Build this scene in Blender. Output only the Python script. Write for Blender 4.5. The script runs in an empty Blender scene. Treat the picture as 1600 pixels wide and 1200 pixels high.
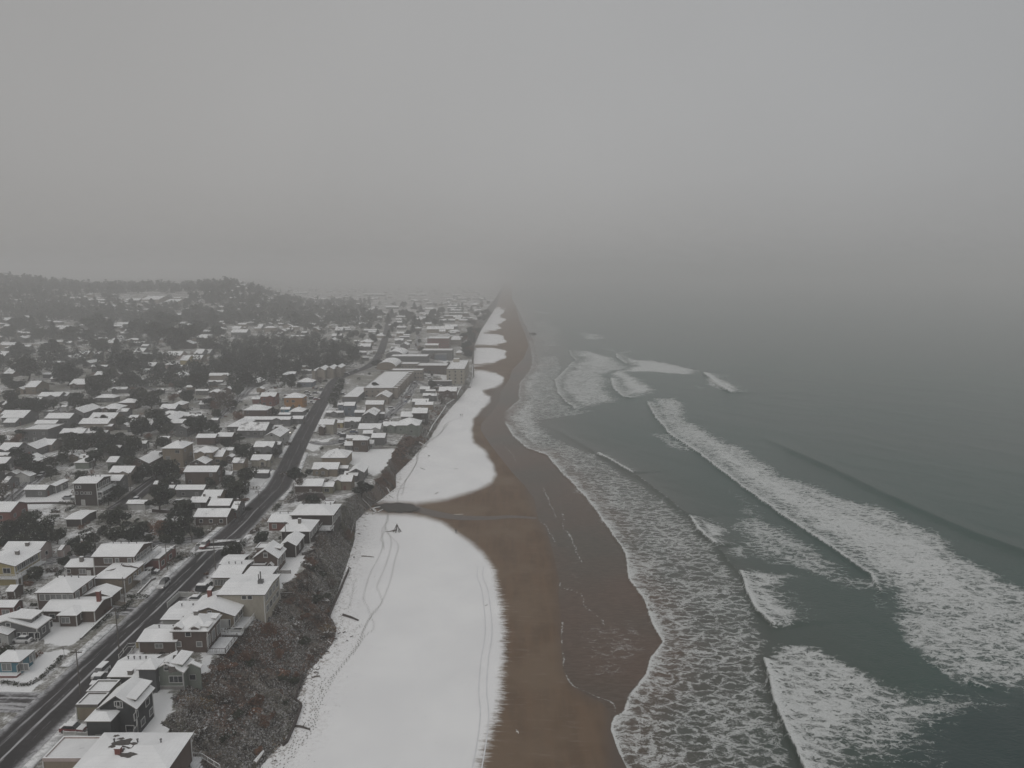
import bpy, math, random
import numpy as np
from mathutils import Vector, Matrix
R = math.radians
random.seed(7); rng = np.random.default_rng(7)
scene = bpy.context.scene
COL = scene.collection
# ------------------------------------------------------------------ camera
CAMZ, FPX, HOR = 95.0, 1101.0, 425.0           # metres above the sea, focal length and horizon in photo pixels
PITCH = math.atan((600 - HOR) / FPX)
cd = bpy.data.cameras.new('camera'); cam = bpy.data.objects.new('camera', cd); COL.objects.link(cam)
cd.sensor_fit = 'HORIZONTAL'; cd.sensor_width = 36.0; cd.lens = 36.0 * FPX / 1600
cd.clip_start = 1.0; cd.clip_end = 60000
cam.location = (0, 0, CAMZ); cam.rotation_euler = (math.pi / 2 - PITCH, 0, 0)
scene.camera = cam
# ------------------------------------------------------------------ sky, sun, exposure
SUN_EL, SUN_ROT = R(38), R(200)
w = bpy.data.worlds.new('World'); scene.world = w; w.use_nodes = True
nt = w.node_tree; nt.nodes.clear()
N = nt.nodes.new; L = nt.links.new
out = N('ShaderNodeOutputWorld'); bg = N('ShaderNodeBackground')
sky = N('ShaderNodeTexSky'); sky.sky_type = 'NISHITA'; sky.sun_disc = False
sky.sun_elevation = SUN_EL; sky.sun_rotation = SUN_ROT; sky.dust_density = 6; sky.air_density = 1.0
hs = N('ShaderNodeHueSaturation'); hs.inputs['Saturation'].default_value = 0.12
tc = N('ShaderNodeTexCoord'); sp = N('ShaderNodeSeparateXYZ')
ramp = N('ShaderNodeValToRGB'); e = ramp.color_ramp.elements
e[0].position = 0.0; e[0].color = (3.0, 2.99, 2.97, 1)
e[1].position = 1.0; e[1].color = (6.1, 6.1, 6.2, 1)
for pos, c in ((0.05, (3.32, 3.29, 3.25)), (0.12, (3.5, 3.48, 3.46)), (0.2, (3.55, 3.54, 3.53)), (0.40, (3.52, 3.52, 3.53))):
    m = e.new(pos); m.color = (*c, 1)
sx2 = N('ShaderNodeMath'); sx2.operation = 'ABSOLUTE'           # sky colour dimmed towards both sides, a painted lens vignette
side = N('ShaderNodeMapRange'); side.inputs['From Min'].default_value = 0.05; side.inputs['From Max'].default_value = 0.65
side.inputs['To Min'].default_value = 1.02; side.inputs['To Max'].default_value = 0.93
cool = N('ShaderNodeMapRange'); cool.inputs['From Min'].default_value = -0.4; cool.inputs['From Max'].default_value = 0.6
tint = N('ShaderNodeMix'); tint.data_type = 'RGBA'; tint.inputs['A'].default_value = (1.01, 1.0, .99, 1); tint.inputs['B'].default_value = (.98, .996, 1.012, 1)
vt = N('ShaderNodeMix'); vt.data_type = 'RGBA'; vt.blend_type = 'MULTIPLY'; vt.inputs['Factor'].default_value = 1.0
vsd = N('ShaderNodeMath'); vsd.operation = 'MULTIPLY'
nz = N('ShaderNodeTexNoise'); nz.inputs['Scale'].default_value = 1.3; nz.inputs['Detail'].default_value = 3
mulN = N('ShaderNodeMapRange'); mulN.inputs['From Min'].default_value = 0.3; mulN.inputs['From Max'].default_value = 0.7
mulN.inputs['To Min'].default_value = 0.95; mulN.inputs['To Max'].default_value = 1.05
mixs = N('ShaderNodeMix'); mixs.data_type = 'RGBA'; mixs.inputs['Factor'].default_value = 0.88
vm = N('ShaderNodeMix'); vm.data_type = 'RGBA'; vm.blend_type = 'MULTIPLY'; vm.inputs['Factor'].default_value = 1.0
L(tc.outputs['Generated'], sp.inputs[0]); L(sp.outputs['Z'], ramp.inputs['Fac'])
L(tc.outputs['Generated'], nz.inputs['Vector']); L(nz.outputs['Fac'], mulN.inputs['Value'])
L(sky.outputs[0], hs.inputs['Color'])
L(hs.outputs[0], mixs.inputs['A']); L(ramp.outputs[0], mixs.inputs['B'])
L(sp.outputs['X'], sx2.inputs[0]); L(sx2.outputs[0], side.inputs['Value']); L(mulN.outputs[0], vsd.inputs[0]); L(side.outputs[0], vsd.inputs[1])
L(sp.outputs['X'], cool.inputs['Value']); L(cool.outputs[0], tint.inputs['Factor'])
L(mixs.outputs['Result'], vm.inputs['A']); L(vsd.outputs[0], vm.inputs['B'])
L(vm.outputs['Result'], vt.inputs['A']); L(tint.outputs['Result'], vt.inputs['B'])
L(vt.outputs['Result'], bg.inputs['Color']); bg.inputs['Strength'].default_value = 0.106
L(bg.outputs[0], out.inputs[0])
sd = bpy.data.lights.new('sun', 'SUN'); sun = bpy.data.objects.new('sun', sd); COL.objects.link(sun)
sd.energy = 0.5; sd.angle = R(35); sd.color = (1.0, 0.97, 0.93)
_d = Vector((math.sin(SUN_ROT) * math.cos(SUN_EL), math.cos(SUN_ROT) * math.cos(SUN_EL), math.sin(SUN_EL)))
sun.rotation_euler = _d.to_track_quat('Z', 'Y').to_euler()
vs = scene.view_settings; vs.view_transform = 'Standard'; vs.look = 'None'; vs.gamma = 1; vs.exposure = 0.0
scene.render.engine = 'CYCLES'
cy = scene.cycles; cy.use_denoising = True; cy.max_bounces = 5; cy.diffuse_bounces = 2; cy.glossy_bounces = 2
cy.volume_bounces = 1; cy.transparent_max_bounces = 4; cy.use_adaptive_sampling = True; cy.adaptive_threshold = 0.015
cy.caustics_reflective = False; cy.caustics_refractive = False
# ------------------------------------------------------------------ projection helpers (photo pixel <-> world)
CP, SP_ = math.cos(PITCH), math.sin(PITCH)
def ray(px, py):
    a, b = (px - 800) / FPX, (600 - py) / FPX
    return (a, CP + b * SP_, -SP_ + b * CP)
def G(px, py, z):
    dx, dy, dz = ray(px, py)
    t = (z - CAMZ) / dz
    return (dx * t, dy * t)
def proj(x, y, z):
    dz = z - CAMZ
    d = y * CP - dz * SP_
    v = y * SP_ + dz * CP
    return 800 + FPX * x / d, 600 - FPX * v / d
def projn(x, y, z):
    dz = z - CAMZ
    d = np.maximum(y * CP - dz * SP_, 0.5)
    v = y * SP_ + dz * CP
    return 800 + FPX * x / d, 600 - FPX * v / d
def sstep(a, b, x):
    t = np.clip((x - a) / (b - a), 0, 1)
    return t * t * (3 - 2 * t)
# ------------------------------------------------------------------ coast lines, traced once on the photo and laid out as x = f(y) in metres
def line_xy(pts, z):
    p = [G(a, b, z) for a, b in pts]
    p.sort(key=lambda q: q[1])
    return np.array([q[0] for q in p]), np.array([q[1] for q in p])
HAZE = 0.0006
TOWN = 12.0
TOP_PX = [(262, 1200), (265, 1140), (268, 1085), (325, 1050), (332, 1015), (350, 990), (395, 972), (405, 962), (430, 930), (462, 902), (478, 874), (488, 850), (500, 822),
          (520, 800), (548, 775), (585, 757), (607, 722), (621, 695), (632, 680), (655, 660), (677, 638), (699, 622), (716, 612), (724, 600), (738, 585), (737, 560), (728, 540), (733, 520), (745, 500), (758, 484), (768, 474), (774, 466)]
TOE_PX = [(392, 1215), (418, 1182), (442, 1160), (462, 1118), (470, 1103), (460, 1096), (482, 1050), (520, 1003), (524, 985), (514, 962), (530, 915), (545, 870), (553, 845), (556, 815), (575, 795),
          (596, 780), (618, 762), (618, 742), (640, 720), (658, 700), (672, 684), (690, 655), (702, 640), (722, 618), (731, 606), (741, 588), (740, 560), (741, 540), (750, 518), (762, 500), (775, 480), (779, 466)]
TOP_Z = [12.0] * 14 + [9.5, 8, 8, 7.5, 7, 6, 5.5, 5.5, 5.2, 5.2, 5.2, 5.2, 7, 12, 14, 14, 14, 13]
assert len(TOP_Z) == len(TOP_PX)
_tp = sorted([(*G(a, b, c), c) for (a, b), c in zip(TOP_PX, TOP_Z)], key=lambda q: q[1])
_tx, _ty, _tz = (np.array([q[i] for q in _tp]) for i in range(3))
def edge_h(y):
    return np.interp(y, _ty, _tz)
_bx, _by = line_xy(TOE_PX, 2.2)
SWASH_PX = [(800, 466), (806, 480), (811, 500), (820, 520), (826, 540), (818, 560), (800, 578), (796, 592), (783, 612), (781, 624), (772, 640), (752, 662), (751, 672), (764, 692), (781, 714), (800, 738), (820, 759), (835, 780), (841, 812), (852, 824), (859, 844), (868, 880),
            (874, 907), (873, 930), (876, 967), (877, 1012), (880, 1046), (890, 1069), (917, 1086), (940, 1098), (955, 1114), (954, 1140), (965, 1172), (979, 1200), (995, 1260)]
_sx, _sy = line_xy(SWASH_PX, 0.0)
def x_sw(y):
    return np.interp(y, _sy, _sx)
def x_top(y):
    v = np.interp(y, _ty, _tx) + (.9 * np.sin(y * .41) + .7 * np.sin(y * .97 + 1) + .4 * np.sin(y * 2.3)) * np.clip((350 - y) / 60, 0, 1)
    return np.minimum(v, x_toe(y) - 2.0)
def x_toe(y):
    return np.interp(y, _by, _bx)
def rise(x, y):
    a = x / np.maximum(y, 1.0)
    g = sstep(-0.27, -0.52, a)
    h = 43 * sstep(950, 1750, y) * g
    h = h + 30 * np.exp(-((a + 0.385) / 0.06) ** 2) * sstep(1100, 1550, y)
    h = h + 22 * sstep(-0.58, -0.74, a) * sstep(900, 1500, y)
    return h
def H(x, y):
    """height of the land in metres"""
    x = np.asarray(x, float); y = np.asarray(y, float)
    xt, xb = x_top(y), x_toe(y)
    t = np.clip((x - xt) / (xb - xt), 0, 1)
    prof = 1 - (0.75 * t + 0.25 * t * t * (3 - 2 * t))
    E = edge_h(y); bl = 2.2 + (E - 2.2) * prof + np.where(x < xt, (TOWN - E) * sstep(0, 95, xt - x), 0)
    xs = x_sw(y); tt = (x - xb) / (xs - xb)
    beach = np.where(tt < 1, 2.2 * (1 - tt), np.maximum(-(x - xs) * 0.03, -3.0))
    z = np.where(x <= xb, bl, beach)
    z = z + np.where(x < xt, rise(x, y), 0)
    # creek gully north of the pool
    return z
def Hs(x, y):
    return float(H(x, y))
_GY = 25 * (9000 / 25) ** np.linspace(0, 1, 2600)
def GT(px, py, dz=0.0):
    """where the sight line through a photo pixel first meets the land (raised by dz)"""
    dx, dy, dzr = ray(px, py)
    t_ = _GY / dy; zz = CAMZ + dzr * t_; hh = H(dx * t_, _GY) + dz
    k = np.nonzero(zz <= hh)[0]
    if len(k) == 0: x, y = G(px, py, TOWN + dz); return x, y, TOWN
    i = max(k[0], 1); a_, b_ = zz[i - 1] - hh[i - 1], zz[i] - hh[i]; f = a_ / (a_ - b_ + 1e-9)
    y = _GY[i - 1] + f * (_GY[i] - _GY[i - 1]); x = dx / dy * y
    return x, y, Hs(x, y)
# ------------------------------------------------------------------ mesh helpers
def mesh_from(name, V, F, mats=(), mi=None, smooth=False):
    me = bpy.data.meshes.new(name)
    me.from_pydata([tuple(v) for v in V], [], F)
    for mm in mats: me.materials.append(mm)
    if mi is not None: me.polygons.foreach_set('material_index', np.asarray(mi, dtype=np.int32))
    if smooth: me.polygons.foreach_set('use_smooth', np.ones(len(me.polygons), dtype=bool))
    me.update()
    return me
def mesh_np(name, V, Q, mats=(), mi=None, smooth=False):
    """fast quad / tri mesh from numpy arrays"""
    me = bpy.data.meshes.new(name)
    V = np.ascontiguousarray(V, dtype=np.float32); Q = np.ascontiguousarray(Q, dtype=np.int32)
    me.vertices.add(len(V)); me.vertices.foreach_set('co', V.ravel())
    k = Q.shape[1]
    me.loops.add(Q.size); me.loops.foreach_set('vertex_index', Q.ravel())
    me.polygons.add(len(Q)); me.polygons.foreach_set('loop_start', np.arange(0, Q.size, k, dtype=np.int32))
    me.polygons.foreach_set('loop_total', np.full(len(Q), k, dtype=np.int32))
    for mm in mats: me.materials.append(mm)
    if mi is not None: me.polygons.foreach_set('material_index', np.asarray(mi, dtype=np.int32))
    if smooth: me.polygons.foreach_set('use_smooth', np.ones(len(Q), dtype=bool))
    me.update(calc_edges=True)
    return me
def link(name, me, parent=None, loc=None, rotz=0.0):
    o = bpy.data.objects.new(name, me); COL.objects.link(o)
    if parent is not None: o.parent = parent
    if loc is not None: o.location = loc
    if rotz: o.rotation_euler = (0, 0, rotz)
    return o
def tag(o, label=None, cat=None, group=None, kind=None):
    if label: o['label'] = label
    if cat: o['category'] = cat
    if group: o['group'] = group
    if kind: o['kind'] = kind
    return o
def thing(name, label, cat, loc, rotz=0.0, group=None):
    o = bpy.data.objects.new(name, None); COL.objects.link(o); o.empty_display_size = 0.5
    o.location = loc; o.rotation_euler = (0, 0, rotz)
    return tag(o, label, cat, group)
class MB:
    """collects shapes that become one mesh"""
    def __init__(s): s.V, s.F, s.M = [], [], []
    def poly(s, pts, m=0):
        b = len(s.V); s.V += [tuple(p) for p in pts]; s.F.append(list(range(b, b + len(pts)))); s.M.append(m); return s
    def box(s, x0, x1, y0, y1, z0, z1, m=0, mt=None):
        b = len(s.V)
        s.V += [(x0,y0,z0),(x1,y0,z0),(x1,y1,z0),(x0,y1,z0),(x0,y0,z1),(x1,y0,z1),(x1,y1,z1),(x0,y1,z1)]
        for f in ((0,3,2,1),(4,5,6,7),(0,1,5,4),(1,2,6,5),(2,3,7,6),(3,0,4,7)): s.F.append([b+i for i in f])
        s.M += [m, m if mt is None else mt, m, m, m, m]; return s
    def prism(s, pts, dz, m=0, ms=None):
        """polygon (counter clockwise from above) with thickness dz downwards"""
        n = len(pts); b = len(s.V)
        s.V += [tuple(p) for p in pts] + [(p[0], p[1], p[2] - dz) for p in pts]
        s.F.append([b + i for i in range(n)]); s.M.append(m)
        s.F.append([b + n + i for i in reversed(range(n))]); s.M.append(m if ms is None else ms)
        for i in range(n):
            j = (i + 1) % n
            s.F.append([b + i, b + n + i, b + n + j, b + j]); s.M.append(m if ms is None else ms)
        return s
    def bar(s, p, q, r=0.05, m=0, r2=None, n=4):
        p, q = Vector(p), Vector(q); d = (q - p)
        if d.length < 1e-6: return s
        d.normalize(); u = d.orthogonal().normalized(); v = d.cross(u); b = len(s.V); r2 = r if r2 is None else r2
        for c, rr in ((p, r), (q, r2)):
            for i in range(n):
                a = 2 * math.pi * (i + .5) / n
                s.V.append(tuple(c + rr * (math.cos(a) * u + math.sin(a) * v)))
        for i in range(n):
            j = (i + 1) % n; s.F.append([b + i, b + j, b + n + j, b + n + i]); s.M.append(m)
        s.F.append([b + i for i in reversed(range(n))]); s.F.append([b + n + i for i in range(n)]); s.M += [m, m]
        return s
    def mesh(s, name, mats, smooth=False): return mesh_from(name, s.V, s.F, mats, s.M, smooth)
    def build(s, name, mats, parent=None, loc=None, rotz=0, smooth=False):
        return link(name, s.mesh(name, mats if isinstance(mats, (list, tuple)) else [mats], smooth), parent, loc, rotz)
# ------------------------------------------------------------------ materials
def newmat(name):
    m = bpy.data.materials.new(name); m.use_nodes = True
    t = m.node_tree; b = t.nodes['Principled BSDF']
    b.inputs['Roughness'].default_value = 0.85; b.inputs['Specular IOR Level'].default_value = 0.25
    return m, t, b
def nd(t, typ, **kw):
    n = t.nodes.new(typ)
    for k, v in kw.items():
        if k in n.inputs: n.inputs[k].default_value = v
        else: setattr(n, k, v)
    return n
def mixc(t, fac, a, b, blend='MIX'):
    n = t.nodes.new('ShaderNodeMix'); n.data_type = 'RGBA'; n.blend_type = blend
    for s, v in (('Factor', fac), ('A', a), ('B', b)):
        if hasattr(v, 'is_linked') or hasattr(v, 'links'): t.links.new(v, n.inputs[s])
        else: n.inputs[s].default_value = (v if s == 'Factor' else (*v, 1) if len(v) == 3 else v)
    return n.outputs['Result']
def mth(t, op, a, b=None, c=None, clamp=False):
    n = t.nodes.new('ShaderNodeMath'); n.operation = op; n.use_clamp = clamp
    for i, v in enumerate((a, b, c)):
        if v is None: continue
        if hasattr(v, 'links'): t.links.new(v, n.inputs[i])
        else: n.inputs[i].default_value = v
    return n.outputs[0]
def mapr(t, v, a, b, c=0.0, d=1.0, smooth=True):
    n = t.nodes.new('ShaderNodeMapRange')
    if smooth: n.interpolation_type = 'SMOOTHSTEP'
    t.links.new(v, n.inputs['Value'])
    for k, q in (('From Min', a), ('From Max', b), ('To Min', c), ('To Max', d)):
        if hasattr(q, 'links'): t.links.new(q, n.inputs[k])
        else: n.inputs[k].default_value = q
    return n.outputs[0]
def coords(t, kind='Object', scale=(1, 1, 1), loc=(0, 0, 0), rot=(0, 0, 0)):
    c = t.nodes.new('ShaderNodeTexCoord'); mp = t.nodes.new('ShaderNodeMapping')
    mp.inputs['Scale'].default_value = scale; mp.inputs['Location'].default_value = loc; mp.inputs['Rotation'].default_value = rot
    t.links.new(c.outputs[kind], mp.inputs['Vector']); return mp.outputs[0]
def noise(t, vec, scale, detail=4, rough=0.6, dist=0.0, typ='FBM'):
    n = t.nodes.new('ShaderNodeTexNoise'); n.noise_type = typ
    n.inputs['Scale'].default_value = scale; n.inputs['Detail'].default_value = detail
    n.inputs['Roughness'].default_value = rough; n.inputs['Distortion'].default_value = dist
    if vec is not None: t.links.new(vec, n.inputs['Vector'])
    return n.outputs['Fac']
def attr(t, name):
    n = t.nodes.new('ShaderNodeAttribute'); n.attribute_name = name; return n.outputs['Fac']
def objrand(t):
    return t.nodes.new('ShaderNodeObjectInfo').outputs['Random']
def bump(t, b, h, strength=0.3, dist=0.1):
    n = t.nodes.new('ShaderNodeBump'); n.inputs['Strength'].default_value = strength; n.inputs['Distance'].default_value = dist
    t.links.new(h, n.inputs['Height']); t.links.new(n.outputs[0], b.inputs['Normal'])
def geo(t, out='Position'):
    return t.nodes.new('ShaderNodeNewGeometry').outputs[out]
SNOW = (0.83, 0.835, 0.835)
def flat(name, c, rough=0.85, var=0.25, scale=1.5, spec=0.25, metal=0.0, snow=0.0):
    m, t, b = newmat(name)
    v = noise(t, coords(t), scale, 4, 0.7)
    f = mapr(t, v, 0.3, 0.7, 1 - var, 1 + var, False)
    n = t.nodes.new('ShaderNodeMix'); n.data_type = 'RGBA'; n.blend_type = 'MULTIPLY'; n.inputs['Factor'].default_value = 1.0
    n.inputs['A'].default_value = (*c, 1); comb = t.nodes.new('ShaderNodeCombineColor')
    for s in ('Red', 'Green', 'Blue'): t.links.new(f, comb.inputs[s])
    t.links.new(comb.outputs[0], n.inputs['B']); col = n.outputs['Result']
    if snow:
        # snow lying on whatever faces up
        nz_ = t.nodes.new('ShaderNodeSeparateXYZ'); t.links.new(geo(t, 'Normal'), nz_.inputs[0])
        s = mapr(t, mth(t, 'ADD', nz_.outputs['Z'], mth(t, 'MULTIPLY', mth(t, 'SUBTRACT', v, 0.5), 0.8)), 0.75 - 0.3 * snow, 0.95 - 0.3 * snow)
        col = mixc(t, s, col, SNOW)
    t.links.new(col, b.inputs['Base Color'])
    b.inputs['Roughness'].default_value = rough; b.inputs['Specular IOR Level'].default_value = spec; b.inputs['Metallic'].default_value = metal
    return m
def wallmat(name, c):
    """painted or stained siding: courses of boards, weathering, slight difference from house to house"""
    m, t, b = newmat(name)
    co = coords(t)
    boards = mth(t, 'FRACT', mth(t, 'MULTIPLY', sepz(t, co), 5.0))
    line = mapr(t, boards, 0.0, 0.12, 0.8, 1.0)
    stain = mapr(t, noise(t, coords(t, scale=(1, 1, .35)), 0.9, 5, 0.7), 0.3, 0.75, 0.78, 1.15, False)
    rnd = mapr(t, objrand(t), 0, 1, 0.85, 1.15, False)
    f = mth(t, 'MULTIPLY', mth(t, 'MULTIPLY', line, stain), rnd)
    comb = t.nodes.new('ShaderNodeCombineColor')
    for s in ('Red', 'Green', 'Blue'): t.links.new(f, comb.inputs[s])
    t.links.new(mixc(t, 1.0, c, comb.outputs[0], 'MULTIPLY'), b.inputs['Base Color'])
    return m
def sepz(t, v, ax='Z'):
    n = t.nodes.new('ShaderNodeSeparateXYZ'); t.links.new(v, n.inputs[0]); return n.outputs[ax]
def roofmat(name, base, cover):
    """shingles under a thin layer of snow; cover 0..1 = how much the snow hides"""
    m, t, b = newmat(name)
    c = t.nodes.new('ShaderNodeTexCoord'); add = t.nodes.new('ShaderNodeVectorMath'); add.operation = 'ADD'
    sc = t.nodes.new('ShaderNodeVectorMath'); sc.operation = 'SCALE'; oi = t.nodes.new('ShaderNodeObjectInfo')
    t.links.new(oi.outputs['Random'], sc.inputs['Scale']); sc.inputs[0].default_value = (37, 53, 11)
    t.links.new(c.outputs['Object'], add.inputs[0]); t.links.new(sc.outputs[0], add.inputs[1])
    v = add.outputs[0]
    big = noise(t, v, 0.28, 3, 0.6); fine = noise(t, v, 2.6, 5, 0.75)
    s = mth(t, 'ADD', mth(t, 'MULTIPLY', big, 0.62), mth(t, 'MULTIPLY', fine, 0.38))
    th = 0.62 - 0.34 * cover
    k = mapr(t, s, th - 0.09, th + 0.05, 0.12, 1.0)
    courses = mth(t, 'FRACT', mth(t, 'MULTIPLY', sepz(t, c.outputs['Object']), 7.0))
    kk = mth(t, 'MULTIPLY', k, mapr(t, courses, 0, 0.3, 0.93, 1.0))
    tone = mapr(t, big, 0.3, 0.7, 0.93, 1.04, False)
    comb = t.nodes.new('ShaderNodeCombineColor')
    for q in ('Red', 'Green', 'Blue'): t.links.new(tone, comb.inputs[q])
    col = mixc(t, 1.0, mixc(t, kk, base, SNOW), comb.outputs[0], 'MULTIPLY')
    t.links.new(col, b.inputs['Base Color']); b.inputs['Roughness'].default_value = 0.8
    bump(t, b, s, 0.35, 0.15)
    return m
M = {}
WALLS = dict(white=(.38,.38,.37), cream=(.33,.305,.255), tan=(.20,.165,.125), brown=(.085,.062,.052), darkbrown=(.042,.034,.031), grey=(.125,.125,.125), darkgrey=(.07,.073,.076),
    bluegrey=(.13,.155,.185), green=(.17,.19,.165), olive=(.20,.19,.13), teal=(.075,.19,.24), orange=(.30,.15,.05), red=(.15,.065,.055), pink=(.40,.33,.31), yellow=(.36,.30,.15), beige=(.25,.22,.19), charcoal=(.038,.041,.043))
for k, c in WALLS.items(): M['w_' + k] = wallmat(k + '_siding', c)
M['roof'] = roofmat('snowy_roof', (.10, .095, .09), 0.93)
M['roof_thin'] = roofmat('thinly_snowy_roof', (.16, .155, .15), 0.62)
M['roof_melt'] = roofmat('melting_snowy_roof', (.07, .062, .058), 0.45)
M['bare_roof'] = flat('bare_wet_roofing', (.085, .075, .068), .8, .45, 2.5)
M['roof_teal'] = roofmat('snowy_metal_roof', (.25, .33, .32), 0.7)
M['fascia'] = flat('fascia_board', (.12, .11, .10)); M['fascia_w'] = flat('white_fascia_board', (.55, .54, .52))
M['trim'] = flat('white_trim', (.50, .50, .49), 0.6, 0.08)
M['trim_dull'] = flat('dull_trim', (.30, .30, .29), 0.7, 0.08)
M['railing'] = flat('painted_railing', (.50, .50, .48), 0.7, 0.15, snow=.6)
M['wood'] = flat('weathered_wood', (.13, .115, .10), 0.9, 0.3, 3.0, snow=.7)
M['wood_dark'] = flat('dark_wood', (.06, .05, .045), 0.9, 0.3, 3.0)
M['driftwood'] = flat('driftwood', (.11, .09, .075), 0.9, 0.4, 3.0, snow=.35)
M['driftpale'] = flat('pale_driftwood', (.30, .27, .24), 0.9, 0.3, 3.0, snow=.8)
M['brick'] = flat('red_brick', (.16, .06, .05), 0.9, 0.3, 6.0, snow=.6)
M['stone'] = flat('chimney_stone', (.16, .15, .14), 0.9, 0.3, 4.0, snow=.6)
M['concrete'] = flat('concrete', (.24, .23, .22), 0.9, 0.2, 1.5, snow=.8)
M['metal'] = flat('grey_metal', (.12, .12, .12), 0.4, 0.1, 2, 0.5, 0.3)
M['snow'] = flat('lying_snow', SNOW, 0.85, 0.04, 2)
M['deck'] = flat('snowed_deck', (.60, .61, .62), 0.85, 0.15, 1.2)
g_, t_, b_ = newmat('window_glass'); b_.inputs['Base Color'].default_value = (.02, .024, .028, 1); b_.inputs['Roughness'].default_value = 0.08; b_.inputs['Specular IOR Level'].default_value = 0.5
t_.links.new(mapr(t_, noise(t_, coords(t_), 1.3, 2), .4, .6, .03, .35), b_.inputs['Roughness'])
M['glass'] = g_
g_, t_, b_ = newmat('curtained_glass'); b_.inputs['Base Color'].default_value = (.16, .165, .165, 1); b_.inputs['Roughness'].default_value = 0.25; b_.inputs['Specular IOR Level'].default_value = 0.5
M['glass_pale'] = g_
M['rubber'] = flat('tyre_rubber', (.02, .02, .02))
for k, c in dict(white=(.55,.55,.55), black=(.02,.02,.022), silver=(.25,.26,.27), red=(.13,.025,.025), blue=(.04,.07,.14), grey=(.10,.10,.105), tan=(.2,.17,.13)).items():
    M['car_' + k] = flat(k + '_car_paint', c, 0.3, 0.03, 1, 0.5)
# trees
def crownmat(name, c, snow):
    m, t, b = newmat(name)
    n1 = noise(t, geo(t), 0.6, 3, 0.6); n2 = noise(t, geo(t), 3.0, 2, 0.6)
    r = objrand(t)
    f = mth(t, 'MULTIPLY', mapr(t, n1, .3, .7, .6, 1.5, False), mth(t, 'MULTIPLY', mapr(t, n2, .3, .7, .7, 1.35, False), mapr(t, r, 0, 1, .8, 1.25, False)))
    comb = t.nodes.new('ShaderNodeCombineColor')
    for q in ('Red', 'Green', 'Blue'): t.links.new(f, comb.inputs[q])
    col = mixc(t, 1.0, c, comb.outputs[0], 'MULTIPLY')
    if snow:
        s = mapr(t, noise(t, geo(t), 1.1, 3, .7), 0.62 - snow * .2, 0.70 - snow * .2)
        up = mapr(t, mth(t, 'ABSOLUTE', sepz(t, geo(t, 'Normal'))), .55, .85)
        col = mixc(t, mth(t, 'MULTIPLY', s, up), col, SNOW)
    t.links.new(col, b.inputs['Base Color']); b.inputs['Roughness'].default_value = .9; b.inputs['Specular IOR Level'].default_value = .1
    return m
M['pine'] = crownmat('pine_needles', (.020, .026, .017), .10)
M['pine_b'] = crownmat('olive_pine_needles', (.030, .034, .021), .14)
M['bark'] = flat('bark', (.055, .045, .038), .95, .3, 3)
M['shrub'] = crownmat('bare_shrub', (.085, .068, .055), .55)
M['russet'] = crownmat('russet_shrub', (.125, .07, .045), .15)
# ------------------------------------------------------------------ ground sheets (rows get longer with distance)
def yrows(y0, y1, n, gamma=1.0):
    return y0 * (y1 / y0) ** (np.linspace(0, 1, n))
def grid(name, X, Y, Z, mat, smooth=True, attrs=None, cols_split=None):
    n, k = X.shape
    V = np.stack([X.ravel(), Y.ravel(), Z.ravel()], 1)
    i = np.arange(n - 1)[:, None] * k + np.arange(k - 1)[None, :]
    Q = np.stack([i, i + 1, i + k + 1, i + k], -1).reshape(-1, 4)
    me = mesh_np(name, V, Q, [mat], smooth=smooth)
    for nm, a in (attrs or {}).items():
        at = me.attributes.new(nm, 'FLOAT', 'POINT'); at.data.foreach_set('value', np.ascontiguousarray(a, dtype=np.float32).ravel())
    return link(name, me)
def seg_dist(px, py, pts, closed=False):
    """distance and side of the nearest segment of a polyline (numpy arrays, pixels or metres alike)"""
    best = np.full(px.shape, 1e9); side = np.zeros(px.shape); par = np.zeros(px.shape)
    P = list(pts) + ([pts[0]] if closed else [])
    tot = 0.0
    for (ax, ay), (bx, by) in zip(P[:-1], P[1:]):
        dx, dy = bx - ax, by - ay; L2 = dx * dx + dy * dy + 1e-9
        t = np.clip(((px - ax) * dx + (py - ay) * dy) / L2, 0, 1)
        qx, qy = px - ax - t * dx, py - ay - t * dy
        d = np.hypot(qx, qy)
        s = np.sign(dx * (py - ay) - dy * (px - ax))
        mk = d < best
        best = np.where(mk, d, best); side = np.where(mk, s, side); par = np.where(mk, tot + t * math.sqrt(L2), par)
        tot += math.sqrt(L2)
    return best, side, par / tot
def inside(px, py, pts):
    c = np.zeros(px.shape, bool); n = len(pts)
    for i in range(n):
        (x0, y0), (x1, y1) = pts[i], pts[(i + 1) % n]
        if y0 == y1: continue
        cond = ((y0 > py) != (y1 > py)) & (px < (x1 - x0) * (py - y0) / (y1 - y0) + x0)
        c ^= cond
    return c
def patch(px, py, pts, feather):
    d, _, _ = seg_dist(px, py, pts, True)
    ins = inside(px, py, pts)
    sd = np.where(ins, d, -d)
    return sstep(-feather * .5, feather * .5, sd)
def fbm2(x, y, sc, seed=0, octv=4):
    """cheap value noise"""
    r = np.random.default_rng(seed); out = 0; amp = 1; tot = 0
    for o in range(octv):
        T = r.random((64, 64)); u = x / sc; v = y / sc
        iu = np.floor(u).astype(int); iv = np.floor(v).astype(int); fu = u - iu; fv = v - iv
        fu = fu * fu * (3 - 2 * fu); fv = fv * fv * (3 - 2 * fv)
        a = T[iu % 64, iv % 64]; b = T[(iu + 1) % 64, iv % 64]; c = T[iu % 64, (iv + 1) % 64]; d = T[(iu + 1) % 64, (iv + 1) % 64]
        out = out + amp * ((a * (1 - fu) + b * fu) * (1 - fv) + (c * (1 - fu) + d * fu) * fv); tot += amp
        amp *= .5; sc *= .5
    return out / tot
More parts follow.
